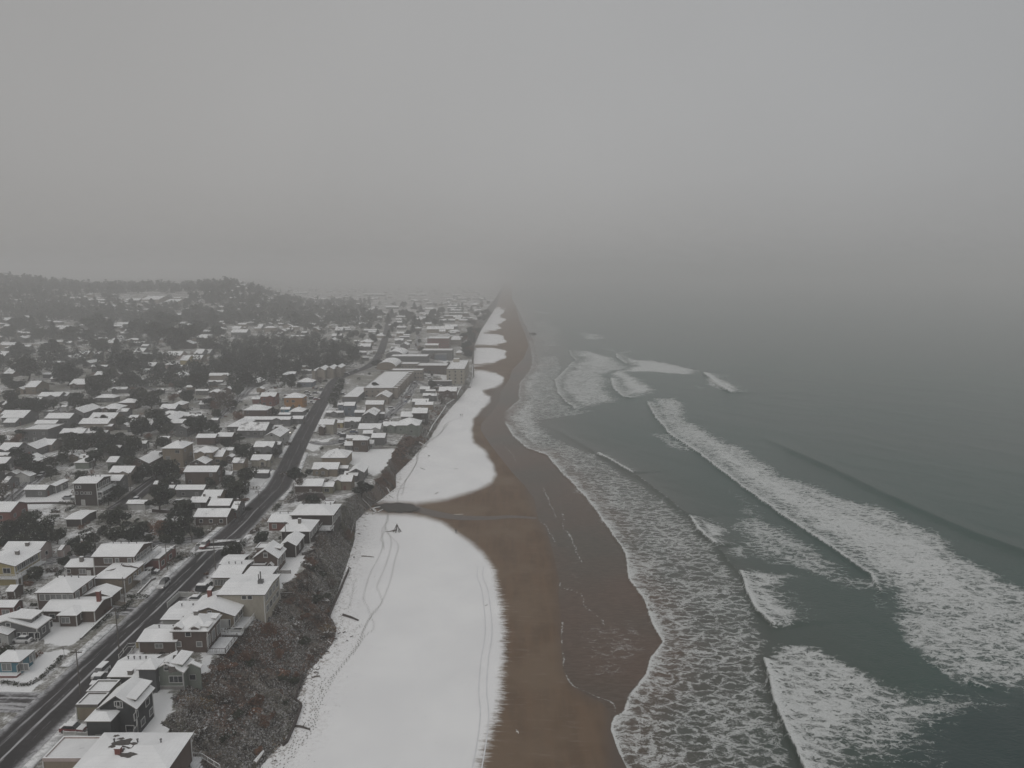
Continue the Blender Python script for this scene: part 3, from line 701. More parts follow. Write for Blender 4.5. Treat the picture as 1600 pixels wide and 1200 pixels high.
def roof_mb(kind, w, d, slope, zt, th=.22):
    """roof over a w x d plan (with overhang), eaves at zt; material 0 snow, 1 fascia; returns builder and ridge height"""
    r = MB(); a, c = w / 2, d / 2
    if kind == 'gx':
        rz = zt + slope * c
        r.prism([(-a, -c, zt), (a, -c, zt), (a, 0, rz), (-a, 0, rz)], th, 0, 1)
        r.prism([(-a, 0, rz), (a, 0, rz), (a, c, zt), (-a, c, zt)], th, 0, 1)
    elif kind == 'gy':
        rz = zt + slope * a
        r.prism([(-a, -c, zt), (0, -c, rz), (0, c, rz), (-a, c, zt)], th, 0, 1)
        r.prism([(0, -c, rz), (a, -c, zt), (a, c, zt), (0, c, rz)], th, 0, 1)
    elif kind == 'hip':
        m_ = min(a, c); rz = zt + slope * m_; rx, ry = a - m_, c - m_
        A, B, C_, D_ = (-a, -c, zt), (a, -c, zt), (a, c, zt), (-a, c, zt)
        if rx > .01:
            P_, Q_ = (-rx, 0, rz), (rx, 0, rz); r.prism([A, B, Q_, P_], th, 0, 1); r.prism([B, C_, Q_], th, 0, 1); r.prism([C_, D_, P_, Q_], th, 0, 1); r.prism([D_, A, P_], th, 0, 1)
        elif ry > .01:
            P_, Q_ = (0, -ry, rz), (0, ry, rz); r.prism([A, B, P_], th, 0, 1); r.prism([B, C_, Q_, P_], th, 0, 1); r.prism([C_, D_, Q_], th, 0, 1); r.prism([D_, A, P_, Q_], th, 0, 1)
        else:
            P_ = (0, 0, rz)
            for p, q in ((A, B), (B, C_), (C_, D_), (D_, A)): r.prism([p, q, P_], th, 0, 1)
    elif kind == 'shed':
        rz = zt + slope * d
        r.prism([(-a, -c, zt), (a, -c, zt), (a, c, rz), (-a, c, rz)], th, 0, 1)
    elif kind == 'barrel':
        n = 10; rz = zt + slope * a; pr = None
        for i in range(n + 1):
            th_ = math.pi * i / n; p = (-a * math.cos(th_), zt + slope * a * math.sin(th_))
            if pr: r.prism([(pr[0], -c, pr[1]), (p[0], -c, p[1]), (p[0], c, p[1]), (pr[0], c, pr[1])], .15, 0, 1)
            pr = p
    else:
        rz = zt
        r.prism([(-a, -c, zt), (a, -c, zt), (a, c, zt), (-a, c, zt)], .35, 0, 1)
        for q in ((-a, a, -c, -c + .3), (-a, a, c - .3, c), (-a, -a + .3, -c + .3, c - .3), (a - .3, a, -c + .3, c - .3)): r.box(q[0], q[1], q[2], q[3], zt + .003, zt + .28, 1, 0)
    return r, rz
def wall_mb(kind, w, d, slope, zt, base=-1.5):
    """walls of a w x d plan whose tops meet the roof (gables included)"""
    b_ = MB(); a, c = w / 2, d / 2
    if kind == 'gx':
        rz = zt + slope * c
        S = [(-c, base), (c, base), (c, zt), (0, rz), (-c, zt)]
        for x in (-a, a): b_.poly([(x, y, z) for y, z in (S if x > 0 else reversed(S))])
        for (y0, z0), (y1, z1) in ((S[0], S[4]), (S[2], S[1])): b_.poly([(-a, y0, z0), (a, y0, z0), (a, y1, z1), (-a, y1, z1)] if y0 < 0 else [(-a, y0, z0), (a, y0, z0), (a, y1, z1), (-a, y1, z1)])
    elif kind == 'gy':
        rz = zt + slope * a
        S = [(-a, base), (a, base), (a, zt), (0, rz), (-a, zt)]
        for y in (-c, c): b_.poly([(x, y, z) for x, z in (S if y < 0 else reversed(S))])
        b_.poly([(-a, -c, base), (-a, -c, zt), (-a, c, zt), (-a, c, base)]); b_.poly([(a, -c, base), (a, c, base), (a, c, zt), (a, -c, zt)])
    elif kind == 'shed':
        r2 = zt + slope * d
        b_.poly([(-a, -c, base), (a, -c, base), (a, -c, zt), (-a, -c, zt)]); b_.poly([(a, -c, base), (a, c, base), (a, c, r2), (a, -c, zt)])
        b_.poly([(-a, -c, base), (-a, -c, zt), (-a, c, r2), (-a, c, base)]); b_.poly([(-a, c, base), (-a, c, r2), (a, c, r2), (a, c, base)])
    elif kind == 'barrel':
        S = [(-a, base), (a, base)] + [(a * math.cos(math.pi * i / 10), zt + slope * a * math.sin(math.pi * i / 10)) for i in range(11)]
        for y in (-c, c): b_.poly([(x, y, z) for x, z in (S if y < 0 else reversed(S))])
        b_.poly([(-a, -c, base), (-a, -c, zt), (-a, c, zt), (-a, c, base)]); b_.poly([(a, -c, base), (a, c, base), (a, c, zt), (a, -c, zt)])
    else: b_.box(-a, a, -c, c, base, zt - .1)
    return b_
def solve(l, r, yb, yt, kind, h, slope, dmax=17, dmin=4.0):
    """eave corner pixels -> plan in metres"""
    _x, _y, g = GT((l + r) / 2, yb, h)
    for _ in range(2):
        z = g + h; x1, y1 = G(r, yb, z); x0, _q = G(l, yb, z); w = x1 - x0
        if kind in ('gx', 'hip', 'shed'):
            lo, hi = 1.0, 60.0
            for _i in range(30):
                d = (lo + hi) / 2; ri = slope * (d / 2 if kind == 'gx' else min(w, d) / 2 if kind == 'hip' else d); yy = y1 + (d / 2 if kind != 'shed' else d)
                if proj(0, yy, z + ri)[1] > yt: lo = d
                else: hi = d
        else: d = G(r, yt, z)[1] - y1
        d = min(max(d, dmin), dmax)
        cx_, cy__ = (x0 + x1) / 2, y1 + d / 2
        cx_ = min(cx_, float(x_top(cy__)) - 1)
        g2 = Hs(cx_, cy__)
        if abs(g2 - g) > 3: break
        g = min(g2, Hs(cx_, y1 + 1)) if y1 < 700 else g
    return (x0 + x1) / 2, y1 + d / 2, g, w, d
HOUSES = []
def house(fr, l, r, yb, yt, kind, h, col, detail=1, label=None, slope=None, roof='roof', fascia='fascia', win='auto', chim=None, vents=0, dmax=17, group=None, name='house', cat='house',
          pale=False, rot=0.0, dr=None, trimmed=None, grp=True, flatwin=None, cols=0):
    l, yb_ = fpx(fr, l, yb); r, yt_ = fpx(fr, r, yt)
    slope = slope if slope is not None else {'gx': .44, 'gy': .52, 'hip': .48, 'shed': .12, 'barrel': .5}.get(kind, 0)
    cx, cy_, g, w, d = solve(l, r, yb_, yt_, kind, h, slope, dmax)
    HOUSES.append((cx, cy_, w, d, h, g))
    pxm, pym = (l + r) / 2, (yb_ + yt_) / 2
    size = 'small' if w * d < 70 else 'long low' if w > 2.2 * d and h < 4 else 'large' if w * d > 260 else 'tall' if h > 5.4 else 'mid-sized'
    rn = {'gx': 'gabled', 'gy': 'gable-fronted', 'hip': 'hip-roofed', 'flat': 'flat-roofed', 'shed': 'lean-to', 'barrel': 'barrel-roofed'}[kind]
    cn = {'w_charcoal': 'charcoal'}.get(col, col.replace('bluegrey', 'blue-grey').replace('darkbrown', 'dark brown').replace('darkgrey', 'dark grey'))
    if label is None: label = where_label('%s %s %s %s under snow' % (size, cn, rn, cat), pxm, pym)
    rq = random.Random(int(abs(l * 31 + yb * 17)))
    if roof == 'roof' and detail < 2 and kind not in ('flat', 'barrel'): roof = rq.choices(('roof', 'roof_thin', 'roof_melt'), (.76, .18, .06))[0]
    root = thing(name, label, cat, (cx, cy_, g), rot, group or ('snow-roofed houses of the town' if grp else None))
    ov = .45 if kind not in ('flat', 'barrel') else .05
    ww, wd = max(w - 2 * ov, 2), max(d - 2 * ov, 2)
    so = slope * ov if kind in ('gx', 'gy', 'hip') else 0
    wall_mb(kind if kind != 'hip' else 'flat', ww, wd, slope, h - .16 + (so if kind in ('gx', 'gy') else .1)).build('wall', M['w_' + col], root)
    rb, rz = roof_mb(kind, w, d, slope, h)
    ro = rb.build('roof', [M[roof], M[fascia]], root)
    a, c = ww / 2, wd / 2
    if trimmed is None: trimmed = detail >= 2
    if trimmed and kind != 'barrel':
        for x, y in ((-a, -c), (a, -c), (a, c)): tb = MB(); tb.box(x - .09, x + .09, y - .09, y + .09, -1, h - .3); tb.build('corner_trim', M['trim'], root)
    rr = random.Random(int(abs(cx * 13 + cy_ * 7)))
    if chim:
        for (fx, fy, hh, mt) in chim:
            cb = MB(); cb.box(-.45, .45, -.35, .35, -1.8, hh); cb.box(-.52, .52, -.42, .42, hh, hh + .15)
            cb.build('chimney', M[mt], ro, (fx * a, fy * c, (rz if kind != 'flat' else h) - (abs(fx) * a * slope if kind == 'gy' else abs(fy) * c * slope if kind in ('gx', 'hip') else 0)))
    elif detail == 1 and rr.random() < .5 and kind in ('gx', 'hip'):
        cb = MB(); cb.box(-.35, .35, -.3, .3, -1, 1.0); cb.build('chimney', M['stone'], ro, (rr.uniform(-.5, .5) * a, .12 * c, rz - .12 * c * slope))
    for i in range(vents):
        vb = MB(); vb.bar((0, 0, -.2), (0, 0, .5), .12, n=6); vb.bar((0, 0, .5), (0, 0, .65), .2, .1, n=6)
        u = (i + .5) / vents * 1.6 - .8; fy = .25
        vb.build('roof_vent', M['metal'], ro, (u * a, fy * c if kind != 'gy' else u * c, rz - (fy * c * slope if kind in ('gx', 'hip') else 0 if kind == 'flat' else .3)))
    if win == 'auto' and detail >= 1:
        st = max(1, int(h / 2.7)); dep = cy_ * 1.05
        if detail == 2 or dep < 560:
            for s in range(st):
                v = 1.45 + s * 2.75 if st > 1 or h < 3.4 else h * .5
                n = max(1, int(ww / 3.4)); n = min(n, 6 if detail < 2 else 8)
                for i in range(n):
                    if rr.random() < (.78 if detail > 1 else .6):
                        big = rr.random() < .35
                        window(root, 's', (i + .5) / n * ww - a + rr.uniform(-.2, .2), v, 1.7 if big else 1.0, 1.3 if big else 1.1, a, c, detail, pale or rr.random() < .3)
                n = min(max(1, int(wd / 3.6)), 4)
                for i in range(n):
                    if rr.random() < .72: window(root, 'e', (i + .5) / n * wd - c, v, 1.5 if rr.random() < .4 else 1.0, 1.15, a, c, detail, pale or rr.random() < .3)
        if rr.random() < .6 and dep < 420: door(root, 's' if rr.random() < .5 else 'e', rr.uniform(-.3, .3) * min(a, c), 0, a, c, detail, 'w_white' if rr.random() < .6 else 'w_red')
    if detail == 1 and kind in ('gx', 'hip') and w > 8.5 and rq.random() < .5 and cy_ < 900:
        gw = min(w * .38, 5.0); gxp = rq.uniform(-.28, .28) * w; gh = slope * gw / 2; gd = min(d * .5, gh / slope + 1.2)
        gb = MB(); y0_ = -c - .8
        gb.poly([(gxp - gw / 2, y0_, -1.2), (gxp + gw / 2, y0_, -1.2), (gxp + gw / 2, y0_, h), (gxp, y0_, h + gh), (gxp - gw / 2, y0_, h)])
        gb.poly([(gxp + gw / 2, y0_, -1.2), (gxp + gw / 2, -c + .1, -1.2), (gxp + gw / 2, -c + .1, h), (gxp + gw / 2, y0_, h)]); gb.poly([(gxp - gw / 2, y0_, h), (gxp - gw / 2, -c + .1, h), (gxp - gw / 2, -c + .1, -1.2), (gxp - gw / 2, y0_, -1.2)])
        go = gb.build('front_gable', M['w_' + col], root); gr = MB(); e_ = gw / 2 + .4; yb2 = y0_ - .35; yn = y0_ + gd + 1.0; zlo = h - slope * .4
        gr.prism([(gxp - e_, yb2, zlo), (gxp, yb2, h + gh + .03), (gxp, yn, h + gh + .03), (gxp - e_, yn - gd, zlo)], .18, 0, 1); gr.prism([(gxp, yb2, h + gh + .03), (gxp + e_, yb2, zlo), (gxp + e_, yn - gd, zlo), (gxp, yn, h + gh + .03)], .18, 0, 1)
        gr.build('gable_roof', [M[roof], M[fascia]], go)
        if cy_ < 560: link('gable_window', window_mesh(1.2, 1.2, rq.random() < .4)[2], go, (gxp, y0_, min(h - 1.1, 1.7)))
    if kind == 'gy' and detail >= 1 and slope * a > 1.3: window(root, 's', 0, h + slope * a * .35, .9, .8, a, c, detail)
    return dict(root=root, roof=ro, w=w, d=d, a=a, c=c, h=h, rz=rz, g=g, x=cx, y=cy_, slope=slope, col=col)
def rows(fr, txt, **kw):
    for ln in txt.strip().split('\n'):
        for it in ln.split(';'):
            q = it.split()
            if not q: continue
            k = dict(kw)
            for e_ in q[7:]:
                a_, b_ = e_.split('='); k[a_] = float(b_) if a_ in ('slope', 'dmax', 'rot') else int(b_) if a_ in ('vents', 'detail') else b_
            house(fr, float(q[0]), float(q[1]), float(q[2]), float(q[3]), q[4], float(q[5]), q[6], **k)
# ------------------------------------------------------------------ mid and far houses, traced roof by roof (eave left, eave right, eave row, top row, roof, eave height, colour)
rows('E1', """
250 450 215 190 gx 3 grey; 690 790 115 80 hip 7 beige; 45 235 350 320 hip 3.5 grey; -60 55 450 370 gx 3 grey; 555 750 420 402 gx 3 grey; 455 515 470 438 gx 3 grey
750 940 495 425 gy 4 grey; 930 1090 430 385 gx 4.5 beige; 1100 1240 425 395 gx 3 grey; 550 870 530 512 gx 3 brown; 1020 1130 540 505 gy 3 grey; 1240 1390 545 510 gy 3 tan
1130 1335 582 560 gx 5 grey; 1170 1280 690 640 gx 3 grey; 35 160 670 585 gx 3 brown; 520 640 680 655 gx 3 grey; 300 445 840 758 gx 5 tan; 180 290 870 790 gy 3.5 tan
860 1060 805 735 gx 3 brown roof=roof_thin; 465 740 955 900 gx 4 grey; 750 835 948 905 gx 3.5 grey; 1385 1580 865 835 gx 3 grey; 1270 1480 1100 1045 hip 3 tan; 1470 1690 1035 980 hip 4 brown
1180 1430 972 925 hip 3 grey; 1450 1590 1145 1100 gx 3 grey; 0 290 1180 1125 gx 3.2 grey; 850 1040 1150 1065 gy 3 grey; 800 885 285 262 gx 3 grey; 950 1050 265 238 hip 3 beige
1180 1310 310 285 gx 3 grey; 1310 1520 270 210 hip 3.5 beige; 1475 1600 165 147 gx 3 grey; 140 220 135 125 gx 3 grey; 1160 1220 245 200 hip 4 beige; 20 80 1060 1010 gx 2.6 grey
620 700 735 705 gx 2.6 grey; 1330 1440 790 745 gx 3 grey; 130 230 1110 1090 gx 2.4 grey; 355 490 1010 965 gx 2.6 grey""")
rows('E2', """
130 310 440 408 gx 4.5 bluegrey; 320 430 435 405 gx 4 tan; 460 655 445 388 gx 4 pink; 640 745 505 432 gx 4 yellow; 765 905 495 438 gx 3.5 tan; 445 590 560 520 hip 5 pink
575 665 590 562 gx 3 grey; 215 325 580 528 gx 3 brown roof=roof_thin; 130 335 625 605 gx 3 grey; 480 660 720 645 gy 4.5 beige; 680 760 700 685 gx 2.6 grey; 1000 1270 695 660 gx 4 beige
1000 1180 772 755 gx 3.5 grey; 835 1000 885 866 gx 3 grey; 1000 1180 905 864 hip 3 brown; 820 925 420 350 gx 4 grey; 940 1020 415 362 gx 3 grey; 1060 1130 330 315 gx 3 grey
760 1040 225 170 gx 4 beige; 70 190 400 348 gx 3 grey; 160 250 325 300 gx 3 grey; 1445 1700 1130 1055 hip 5 brown; 1350 1440 765 718 gx 3 grey; 1480 1620 790 738 gy 3 grey
390 580 1105 1048 gx 4.5 grey; 540 690 1060 1008 hip 4 beige; 400 600 1180 1132 hip 3 grey; 700 905 1200 1176 gx 3 tan; 880 1020 1055 1036 gx 3 grey; 980 1100 1030 975 hip 3 grey
1290 1400 110 75 gx 4 beige; 1300 1480 150 125 gx 4 beige; 710 800 90 45 gx 4 beige; 70 120 160 132 gx 3 grey; 345 440 880 862 gx 2.6 grey; 620 700 905 880 gx 2.6 grey; 115 185 485 462 gx 2.6 grey""")
rows('E3', """
320 445 375 354 gx 3 grey; 190 285 345 322 hip 3 grey; 35 120 335 300 gx 4 beige; 70 140 395 372 gx 3 grey; 220 290 420 397 gx 3 grey; 360 430 435 412 gx 3 grey; 460 530 450 437 gx 3 grey
15 75 485 450 gx 3 grey; 565 635 558 540 gx 3 grey; 430 535 605 590 gx 3 grey; 550 635 600 588 gx 3 grey; 370 450 635 612 gx 3 grey; 700 825 495 485 gx 3 grey; 940 1065 600 568 gx 4 grey
880 1010 665 646 gy 3 grey; 1065 1150 705 690 gx 3 grey; 1060 1170 500 483 gx 3 grey; 1080 1190 520 508 gx 3 grey; 1205 1340 390 372 gx 3 beige; 1280 1390 450 428 gx 4 beige
1150 1250 440 414 gx 3 grey; 1345 1530 525 513 gx 3 grey; 1400 1520 550 534 gx 3 grey; 1230 1430 732 692 gx 4 grey; 1290 1440 680 635 hip 5 tan; 1225 1290 665 650 gx 3 grey
1280 1380 805 787 gx 3 grey; 1330 1410 870 857 gx 3 grey; 1020 1140 228 210 gx 4 beige; 1440 1510 260 242 gx 4 grey; 240 460 158 149 gx 4 beige; 420 510 185 162 gx 4 bluegrey
700 790 138 129 gx 4 grey; 550 600 130 121 gx 4 grey; 560 710 985 967 gx 3.5 tan; 555 690 1035 1026 gx 2.6 grey; 505 710 1178 1122 hip 3.5 bluegrey; 310 410 1085 1045 hip 3 grey
400 490 1075 1042 gx 3 grey; 285 345 225 205 gx 3 grey; 740 800 175 160 gx 3 grey; 260 325 570 548 gx 3 grey; 240 290 605 592 gx 3 grey""")
rows('E4', """
65 250 530 514 gx 3 grey; 0 60 385 355 gx 3 grey; 0 110 460 428 gy 4 grey; 470 600 360 346 gx 3 grey; 470 540 395 378 gx 3 grey; 475 600 430 410 gx 3 grey; 830 935 265 242 gx 4 beige
830 915 295 281 gx 3 grey; 770 880 320 306 gx 3 beige; 1140 1330 210 201 gx 4 grey; 1110 1320 250 239 gx 4 grey; 1120 1310 280 267 gx 4 grey; 1130 1290 310 301 gx 4 grey
1065 1300 350 339 gx 4 brown; 1010 1210 405 388 gx 4 grey; 850 1190 515 478 gx 5 tan; 1080 1240 480 454 gx 4 grey; 1140 1220 560 551 gx 3 grey; 450 560 655 627 gx 4.5 grey
605 665 665 651 gx 3 grey; 515 620 715 692 gy 4 grey; 510 640 610 599 gx 3 grey; 1215 1290 810 782 hip 3 beige; 560 640 590 576 gx 3 grey; 400 500 755 732 gx 3 grey; 170 240 250 236 gx 4 grey
340 500 240 222 gx 4 grey; 850 920 190 180 gx 4 grey; 1060 1140 190 178 gx 4 grey; 80 330 78 70 gx 5 grey; 170 240 130 118 gx 4 grey; 1100 1180 140 130 gx 4 grey; 1420 1550 128 121 gx 4 grey""")
rows('R8', """
935 1020 470 447 gx 3.5 grey; 960 1080 525 502 gx 4 grey; 985 1070 485 478 gx 4 grey; 1095 1245 487 448 gx 4.5 brown; 870 1010 575 548 gx 3.5 grey; 895 1050 600 573 gx 3.5 tan
865 990 660 620 hip 5.5 grey; 775 860 690 658 gx 3 grey; 480 635 598 562 gx 6 beige; 250 300 600 582 gx 5 bluegrey; 300 395 608 575 gx 6.5 bluegrey; 455 570 690 645 gy 5.5 grey
390 480 665 642 gx 4 grey; 570 645 676 665 gx 4 grey; 560 680 540 500 gy 4.5 beige; 150 300 665 648 gx 2.8 grey""")
rows('R7', """
250 380 125 78 gx 5.5 cream; 245 300 150 110 gy 4.5 brown; 380 460 110 88 gx 3 yellow; 465 600 100 62 gx 4 grey; 580 770 162 114 gx 4 white; 620 705 200 170 gx 2.6 grey; 785 950 137 98 gx 4 green
900 1095 132 65 hip 5 green; 935 1040 60 15 gx 4 grey; 1030 1160 30 -15 gx 6 darkbrown; 530 665 255 215 hip 6 brown; 480 600 240 212 gx 4 tan; 690 808 235 194 gx 4 grey; 665 712 285 252 gx 2.8 white
465 540 300 264 gx 3 grey; 270 490 402 322 hip 4 tan; 195 415 497 438 gx 3.2 tan; 415 500 490 474 gx 2.8 grey; 500 635 525 470 gy 3.8 grey; 460 580 552 512 gx 2.8 grey
45 285 637 573 gx 3.4 brown; 265 378 642 604 gx 3 olive; 380 445 600 555 gy 4 olive; 430 530 598 542 gx 4 tan""")
rows('R5', """
170 400 275 228 flat 6 grey; 280 460 225 192 gx 5 grey; 365 580 180 134 gx 6 grey; 560 700 135 80 gy 3.5 grey; 650 895 225 178 gx 4 beige; 735 950 180 130 gx 3.5 tan; 845 985 100 53 hip 3.5 brown
1325 1460 100 58 gx 4.5 grey; 1340 1480 185 115 hip 3 grey; 1410 1530 220 183 gx 3 grey; 1450 1560 265 230 gy 4.5 grey; 1050 1250 250 174 gx 3 darkgrey roof=roof_melt; 490 690 305 262 gx 3.2 grey
690 790 303 262 gx 3 grey; 0 195 175 110 gx 4 grey; 20 125 215 178 gx 2.6 grey; -10 120 345 322 hip 3 beige; -30 130 445 380 gx 3.8 grey; 150 310 435 380 gy 3.5 grey; 310 430 400 350 gx 3.5 beige
-40 60 490 462 gx 3 grey; 100 270 555 505 gy 3 brown; -60 40 560 500 gx 3 grey; 1140 1215 390 364 gx 2.8 grey; 610 740 550 505 hip 2.8 green; 880 965 545 495 gx 4 green; 790 990 440 402 gx 3 grey
1075 1240 555 485 gy 3.2 brown; 900 1090 632 574 gx 5.5 beige vents=2; 750 1000 700 648 gx 6 grey vents=2; 0 45 725 662 gx 3 grey; -100 85 960 872 gx 4 red; 85 140 920 897 gx 3 tan
190 380 775 732 gx 3 grey vents=3""")
rows('R6', """
200 340 170 147 gx 3 grey; 295 460 342 307 gx 3.6 brown; 465 600 332 296 gx 3.6 brown; 5 190 430 362 hip 8.5 tan; 65 180 434 408 gy 7.2 tan; 270 440 465 408 hip 6 tan; 430 520 500 442 gx 4 tan
235 380 560 518 gy 2.8 brown; 350 430 520 502 gy 2.8 brown; 540 600 505 484 gy 3 brown; 192 470 627 573 gx 5.5 brown; 592 695 552 505 gx 3.4 tan; 750 915 528 480 gx 3.2 cream; 775 940 418 370 gx 6 grey vents=2
945 1003 398 372 gx 5 grey; 855 1000 335 275 gy 5 white; 690 1085 190 163 gx 3.2 grey; 1095 1190 185 157 gx 3.2 grey; 550 700 250 182 hip 3.2 grey; 640 880 282 210 gx 3.4 grey
690 890 112 64 hip 5.5 brown; 1070 1190 125 84 hip 3.2 grey; 1000 1080 105 84 gx 3 teal; 985 1085 148 136 gx 2.5 grey; 1025 1190 8 -35 hip 6.5 orange; 830 960 -2 -38 gx 6 red; 760 830 20 2 gx 3 red
330 490 852 772 gx 3.2 tan; 240 385 880 830 gx 2.8 darkbrown roof=roof_thin; 395 580 907 846 gx 3.8 grey; 582 640 945 870 gx 3 grey; 118 362 775 732 gx 3.2 grey; 60 112 765 740 gx 2.8 brown; 330 400 65 47 gx 2.8 grey""")
for q in ((740, 860, 1030, 982), (862, 968, 1016, 962), (972, 1062, 1000, 957), (690, 738, 1040, 1004)):
    house('E3', *q, 'gy', 7.5, 'beige', label=where_label('beige gabled terrace townhouse', *fpx('E3', (q[0] + q[1]) / 2, q[2])), slope=.6, cat='townhouse', group='terrace of townhouses')
# hotels and larger buildings at the sea front
def block(fr, l, r, yb, yt, h, col, label, kind='flat', st=None, gap=2.6, roof='roof', fascia='fascia', cat='hotel', dmax=60, name='hotel', win=True, slope=None, pale=False):
    q = house(fr, l, r, yb, yt, kind, h, col, detail=0, label=label, dmax=dmax, name=name, cat=cat, grp=False, roof=roof, fascia=fascia, slope=slope)
    if win:
        st = st or max(1, int(h / 2.8))
        for s in range(st):
            v = 1.6 + s * (h - .8) / st
            for face, ln in (('s', q['a']), ('e', q['c'])):
                n = min(14, max(1, int(2 * ln / gap)))
                for i in range(n): window(q['root'], face, (i + .5) / n * 2 * ln - ln, v, 1.1, 1.3, q['a'], q['c'], 1, pale)
    return q
block('E4', 860, 1130, 632, 604, 11, 'red', 'dark red brick hotel block beyond the long grey building', cat='hotel')
block('E4', 1140, 1275, 650, 592, 6, 'beige', 'low beige building joined to the seaward end of the red brick block', cat='building', name='building')
block('E4', 830, 1000, 715, 692, 6, 'tan', 'tan building in front of the red brick block', kind='gx', cat='building', name='building')
block('E4', 790, 1170, 782, 757, 9, 'grey', 'wide grey building with long white parapet below the red brick block', cat='building', name='building')
block('E4', 950, 1095, 830, 817, 6, 'bluegrey', 'small pale blue-grey block between wide grey building and tall condominium', cat='building', name='building')
block('E4', 400, 860, 856, 828, 5.5, 'grey', 'very long low grey commercial building beside the curve of the road', cat='shop building', name='shop_building')
block('E4', 345, 560, 845, 795, 3, 'grey', 'grey barrel-vaulted hall with snowy arched roof, behind the long grey shop', kind='barrel', cat='hall', name='vaulted_hall', win=False)
block('E4', 225, 465, 985, 925, 3, 'tan', 'big fan-shaped vaulted roof white with snow at the road bend', kind='barrel', cat='hall', name='vaulted_hall', win=False)
block('E4', 530, 740, 952, 927, 4, 'beige', 'low beige motel wing with double snowy roofline beside the vaulted roof', cat='motel', name='motel')
block('E4', 735, 1105, 972, 938, 7, 'brown', 'brown-grey inn adjoining the tall beachfront condominium', cat='inn', name='inn')
block('E4', 410, 800, 1030, 1007, 7.5, 'beige', 'beige hotel wing with a row of dark windows under its roof', gap=2.2)
block('E4', 870, 1165, 1166, 1152, 4, 'darkgrey', 'low dark building with white roof edge just inland of the condominium foot', cat='building', name='building')
qc = block('E4', 1100, 1325, 1016, 875, 12, 'cream', 'tall cream condominium block standing at the beach edge', st=4, gap=4.5, cat='condominium', name='condominium')
mb = MB(); mb.box(-2.5, 2.5, -3, 3, 0, 2.6, 0, 1); mb.build('lift_tower', [M['w_cream'], M['snow']], qc['root'], (-qc['a'] * .4, qc['c'] * .6, 12.3))
mb = MB(); mb.box(qc['a'] - .1, qc['a'] + .12, -qc['c'], qc['c'], 3.9, 4.3); mb.box(qc['a'] - .1, qc['a'] + .12, -qc['c'], qc['c'], 8, 8.3); mb.build('floor_band', M['w_tan'], qc['root'])
qh = block('R8', 470, 712, 462, 322, 7, 'beige', 'big beige hotel with wide white flat roof and stepped seaward side', dmax=90, gap=4)
n = 9
for i in range(n):
    mb = MB(); mb.box(0, 3.2, 0, 3.4, 0, 7.6, 0, 1); mb.build('stair_bay', [M['w_beige'], M['snow']], qh['root'], (qh['a'], -qh['c'] + 2 + i * (2 * qh['c'] - 6) / (n - 1), -.5))
block('R8', 290, 420, 537, 447, 3.5, 'grey', 'flat white-roofed garage block between main road hedge and big beige hotel', cat='garage block', name='garage_block', win=False, dmax=50)
block('A4', 880, 990, 272, 240, 7, 'beige', 'large pale building with broad white roof far off under the wooded hill', cat='building', name='building', kind='gx', slope=.2, win=False)
block('A4', 1015, 1100, 292, 250, 6, 'beige', 'second broad white-roofed building under the hill, seaward of the largest', cat='building', name='building', kind='gx', slope=.2, win=False)
block('A4', 500, 650, 276, 268, 6, 'grey', 'long thin white-roofed building far off at the foot of the hill', cat='building', name='building', kind='gx', slope=.2, win=False)
rows('A4', """780 870 277 255 gx 5 grey; 400 500 264 256 gx 5 grey; -10 50 402 378 gx 4 grey; 1480 1540 360 351 gx 4 grey; 1210 1250 349 343 gx 4 grey; 1440 1540 478 446 gx 4 grey; 320 380 288 280 gx 4 grey
440 495 345 336 gx 4 grey; 700 800 425 414 gx 4 grey; 700 730 390 382 gx 3 grey; 860 940 335 328 gx 4 grey; 1160 1220 440 405 gx 4 beige; 1370 1420 400 392 gx 3 grey; 1380 1450 235 225 gx 4 beige
1450 1530 245 235 gx 4 grey; 1500 1570 175 160 gx 5 grey; 690 730 244 236 gx 4 grey""")
rows('B4', """320 400 188 180 gx 5 beige; 870 1010 160 154 gx 6 grey; 1150 1260 160 155 gx 5 grey; 560 640 190 182 gx 4 grey; 700 770 235 225 gx 4 grey; 790 850 315 300 gx 4 grey; 780 830 335 322 gx 3 grey
690 740 385 365 gx 4 grey; 30 110 85 75 gx 5 beige; 60 130 105 95 gx 5 grey; 1255 1310 250 240 gx 4 grey; 1400 1500 232 226 gx 4 grey; 1440 1520 185 181 gx 4 grey; 430 520 150 143 gx 4 grey""")
# infill between the traced roofs, far back where only a white fleck shows
rf = random.Random(5); nf = 0
far_p = None
while nf < 46:
    px, py = rf.uniform(60, 755), 448 + 72 * rf.random() ** 1.4
    if py < 470 and px < 330: continue
    if abs(px - np.interp(py, [455, 500, 530, 560], [640, 607, 603, 590])) < 9: continue
    if 330 < px < 560 and 520 < py: continue
    x, y, z = GT(px, py, 3)
    if x > x_top(y) - 12 or any(abs(x - q[0]) < (q[2] + 10) / 2 + 2 and abs(y - q[1]) < 16 for q in HOUSES): continue
    dpt = y * 1.02; wpx = rf.uniform(9, 16) * FPX / dpt; e_h = rf.choice((3, 3, 4, 5))
    house('P', px - wpx / 2, px + wpx / 2, py, py - 1, rf.choice(('gx', 'gx', 'hip', 'gy')), e_h, rf.choice(('grey', 'beige', 'tan', 'brown', 'white')), detail=0,
          label=where_label('pale snowy roof of distant hazy house', px, py), group='distant roofs fading in the haze', dmax=rf.uniform(7, 10)); nf += 1

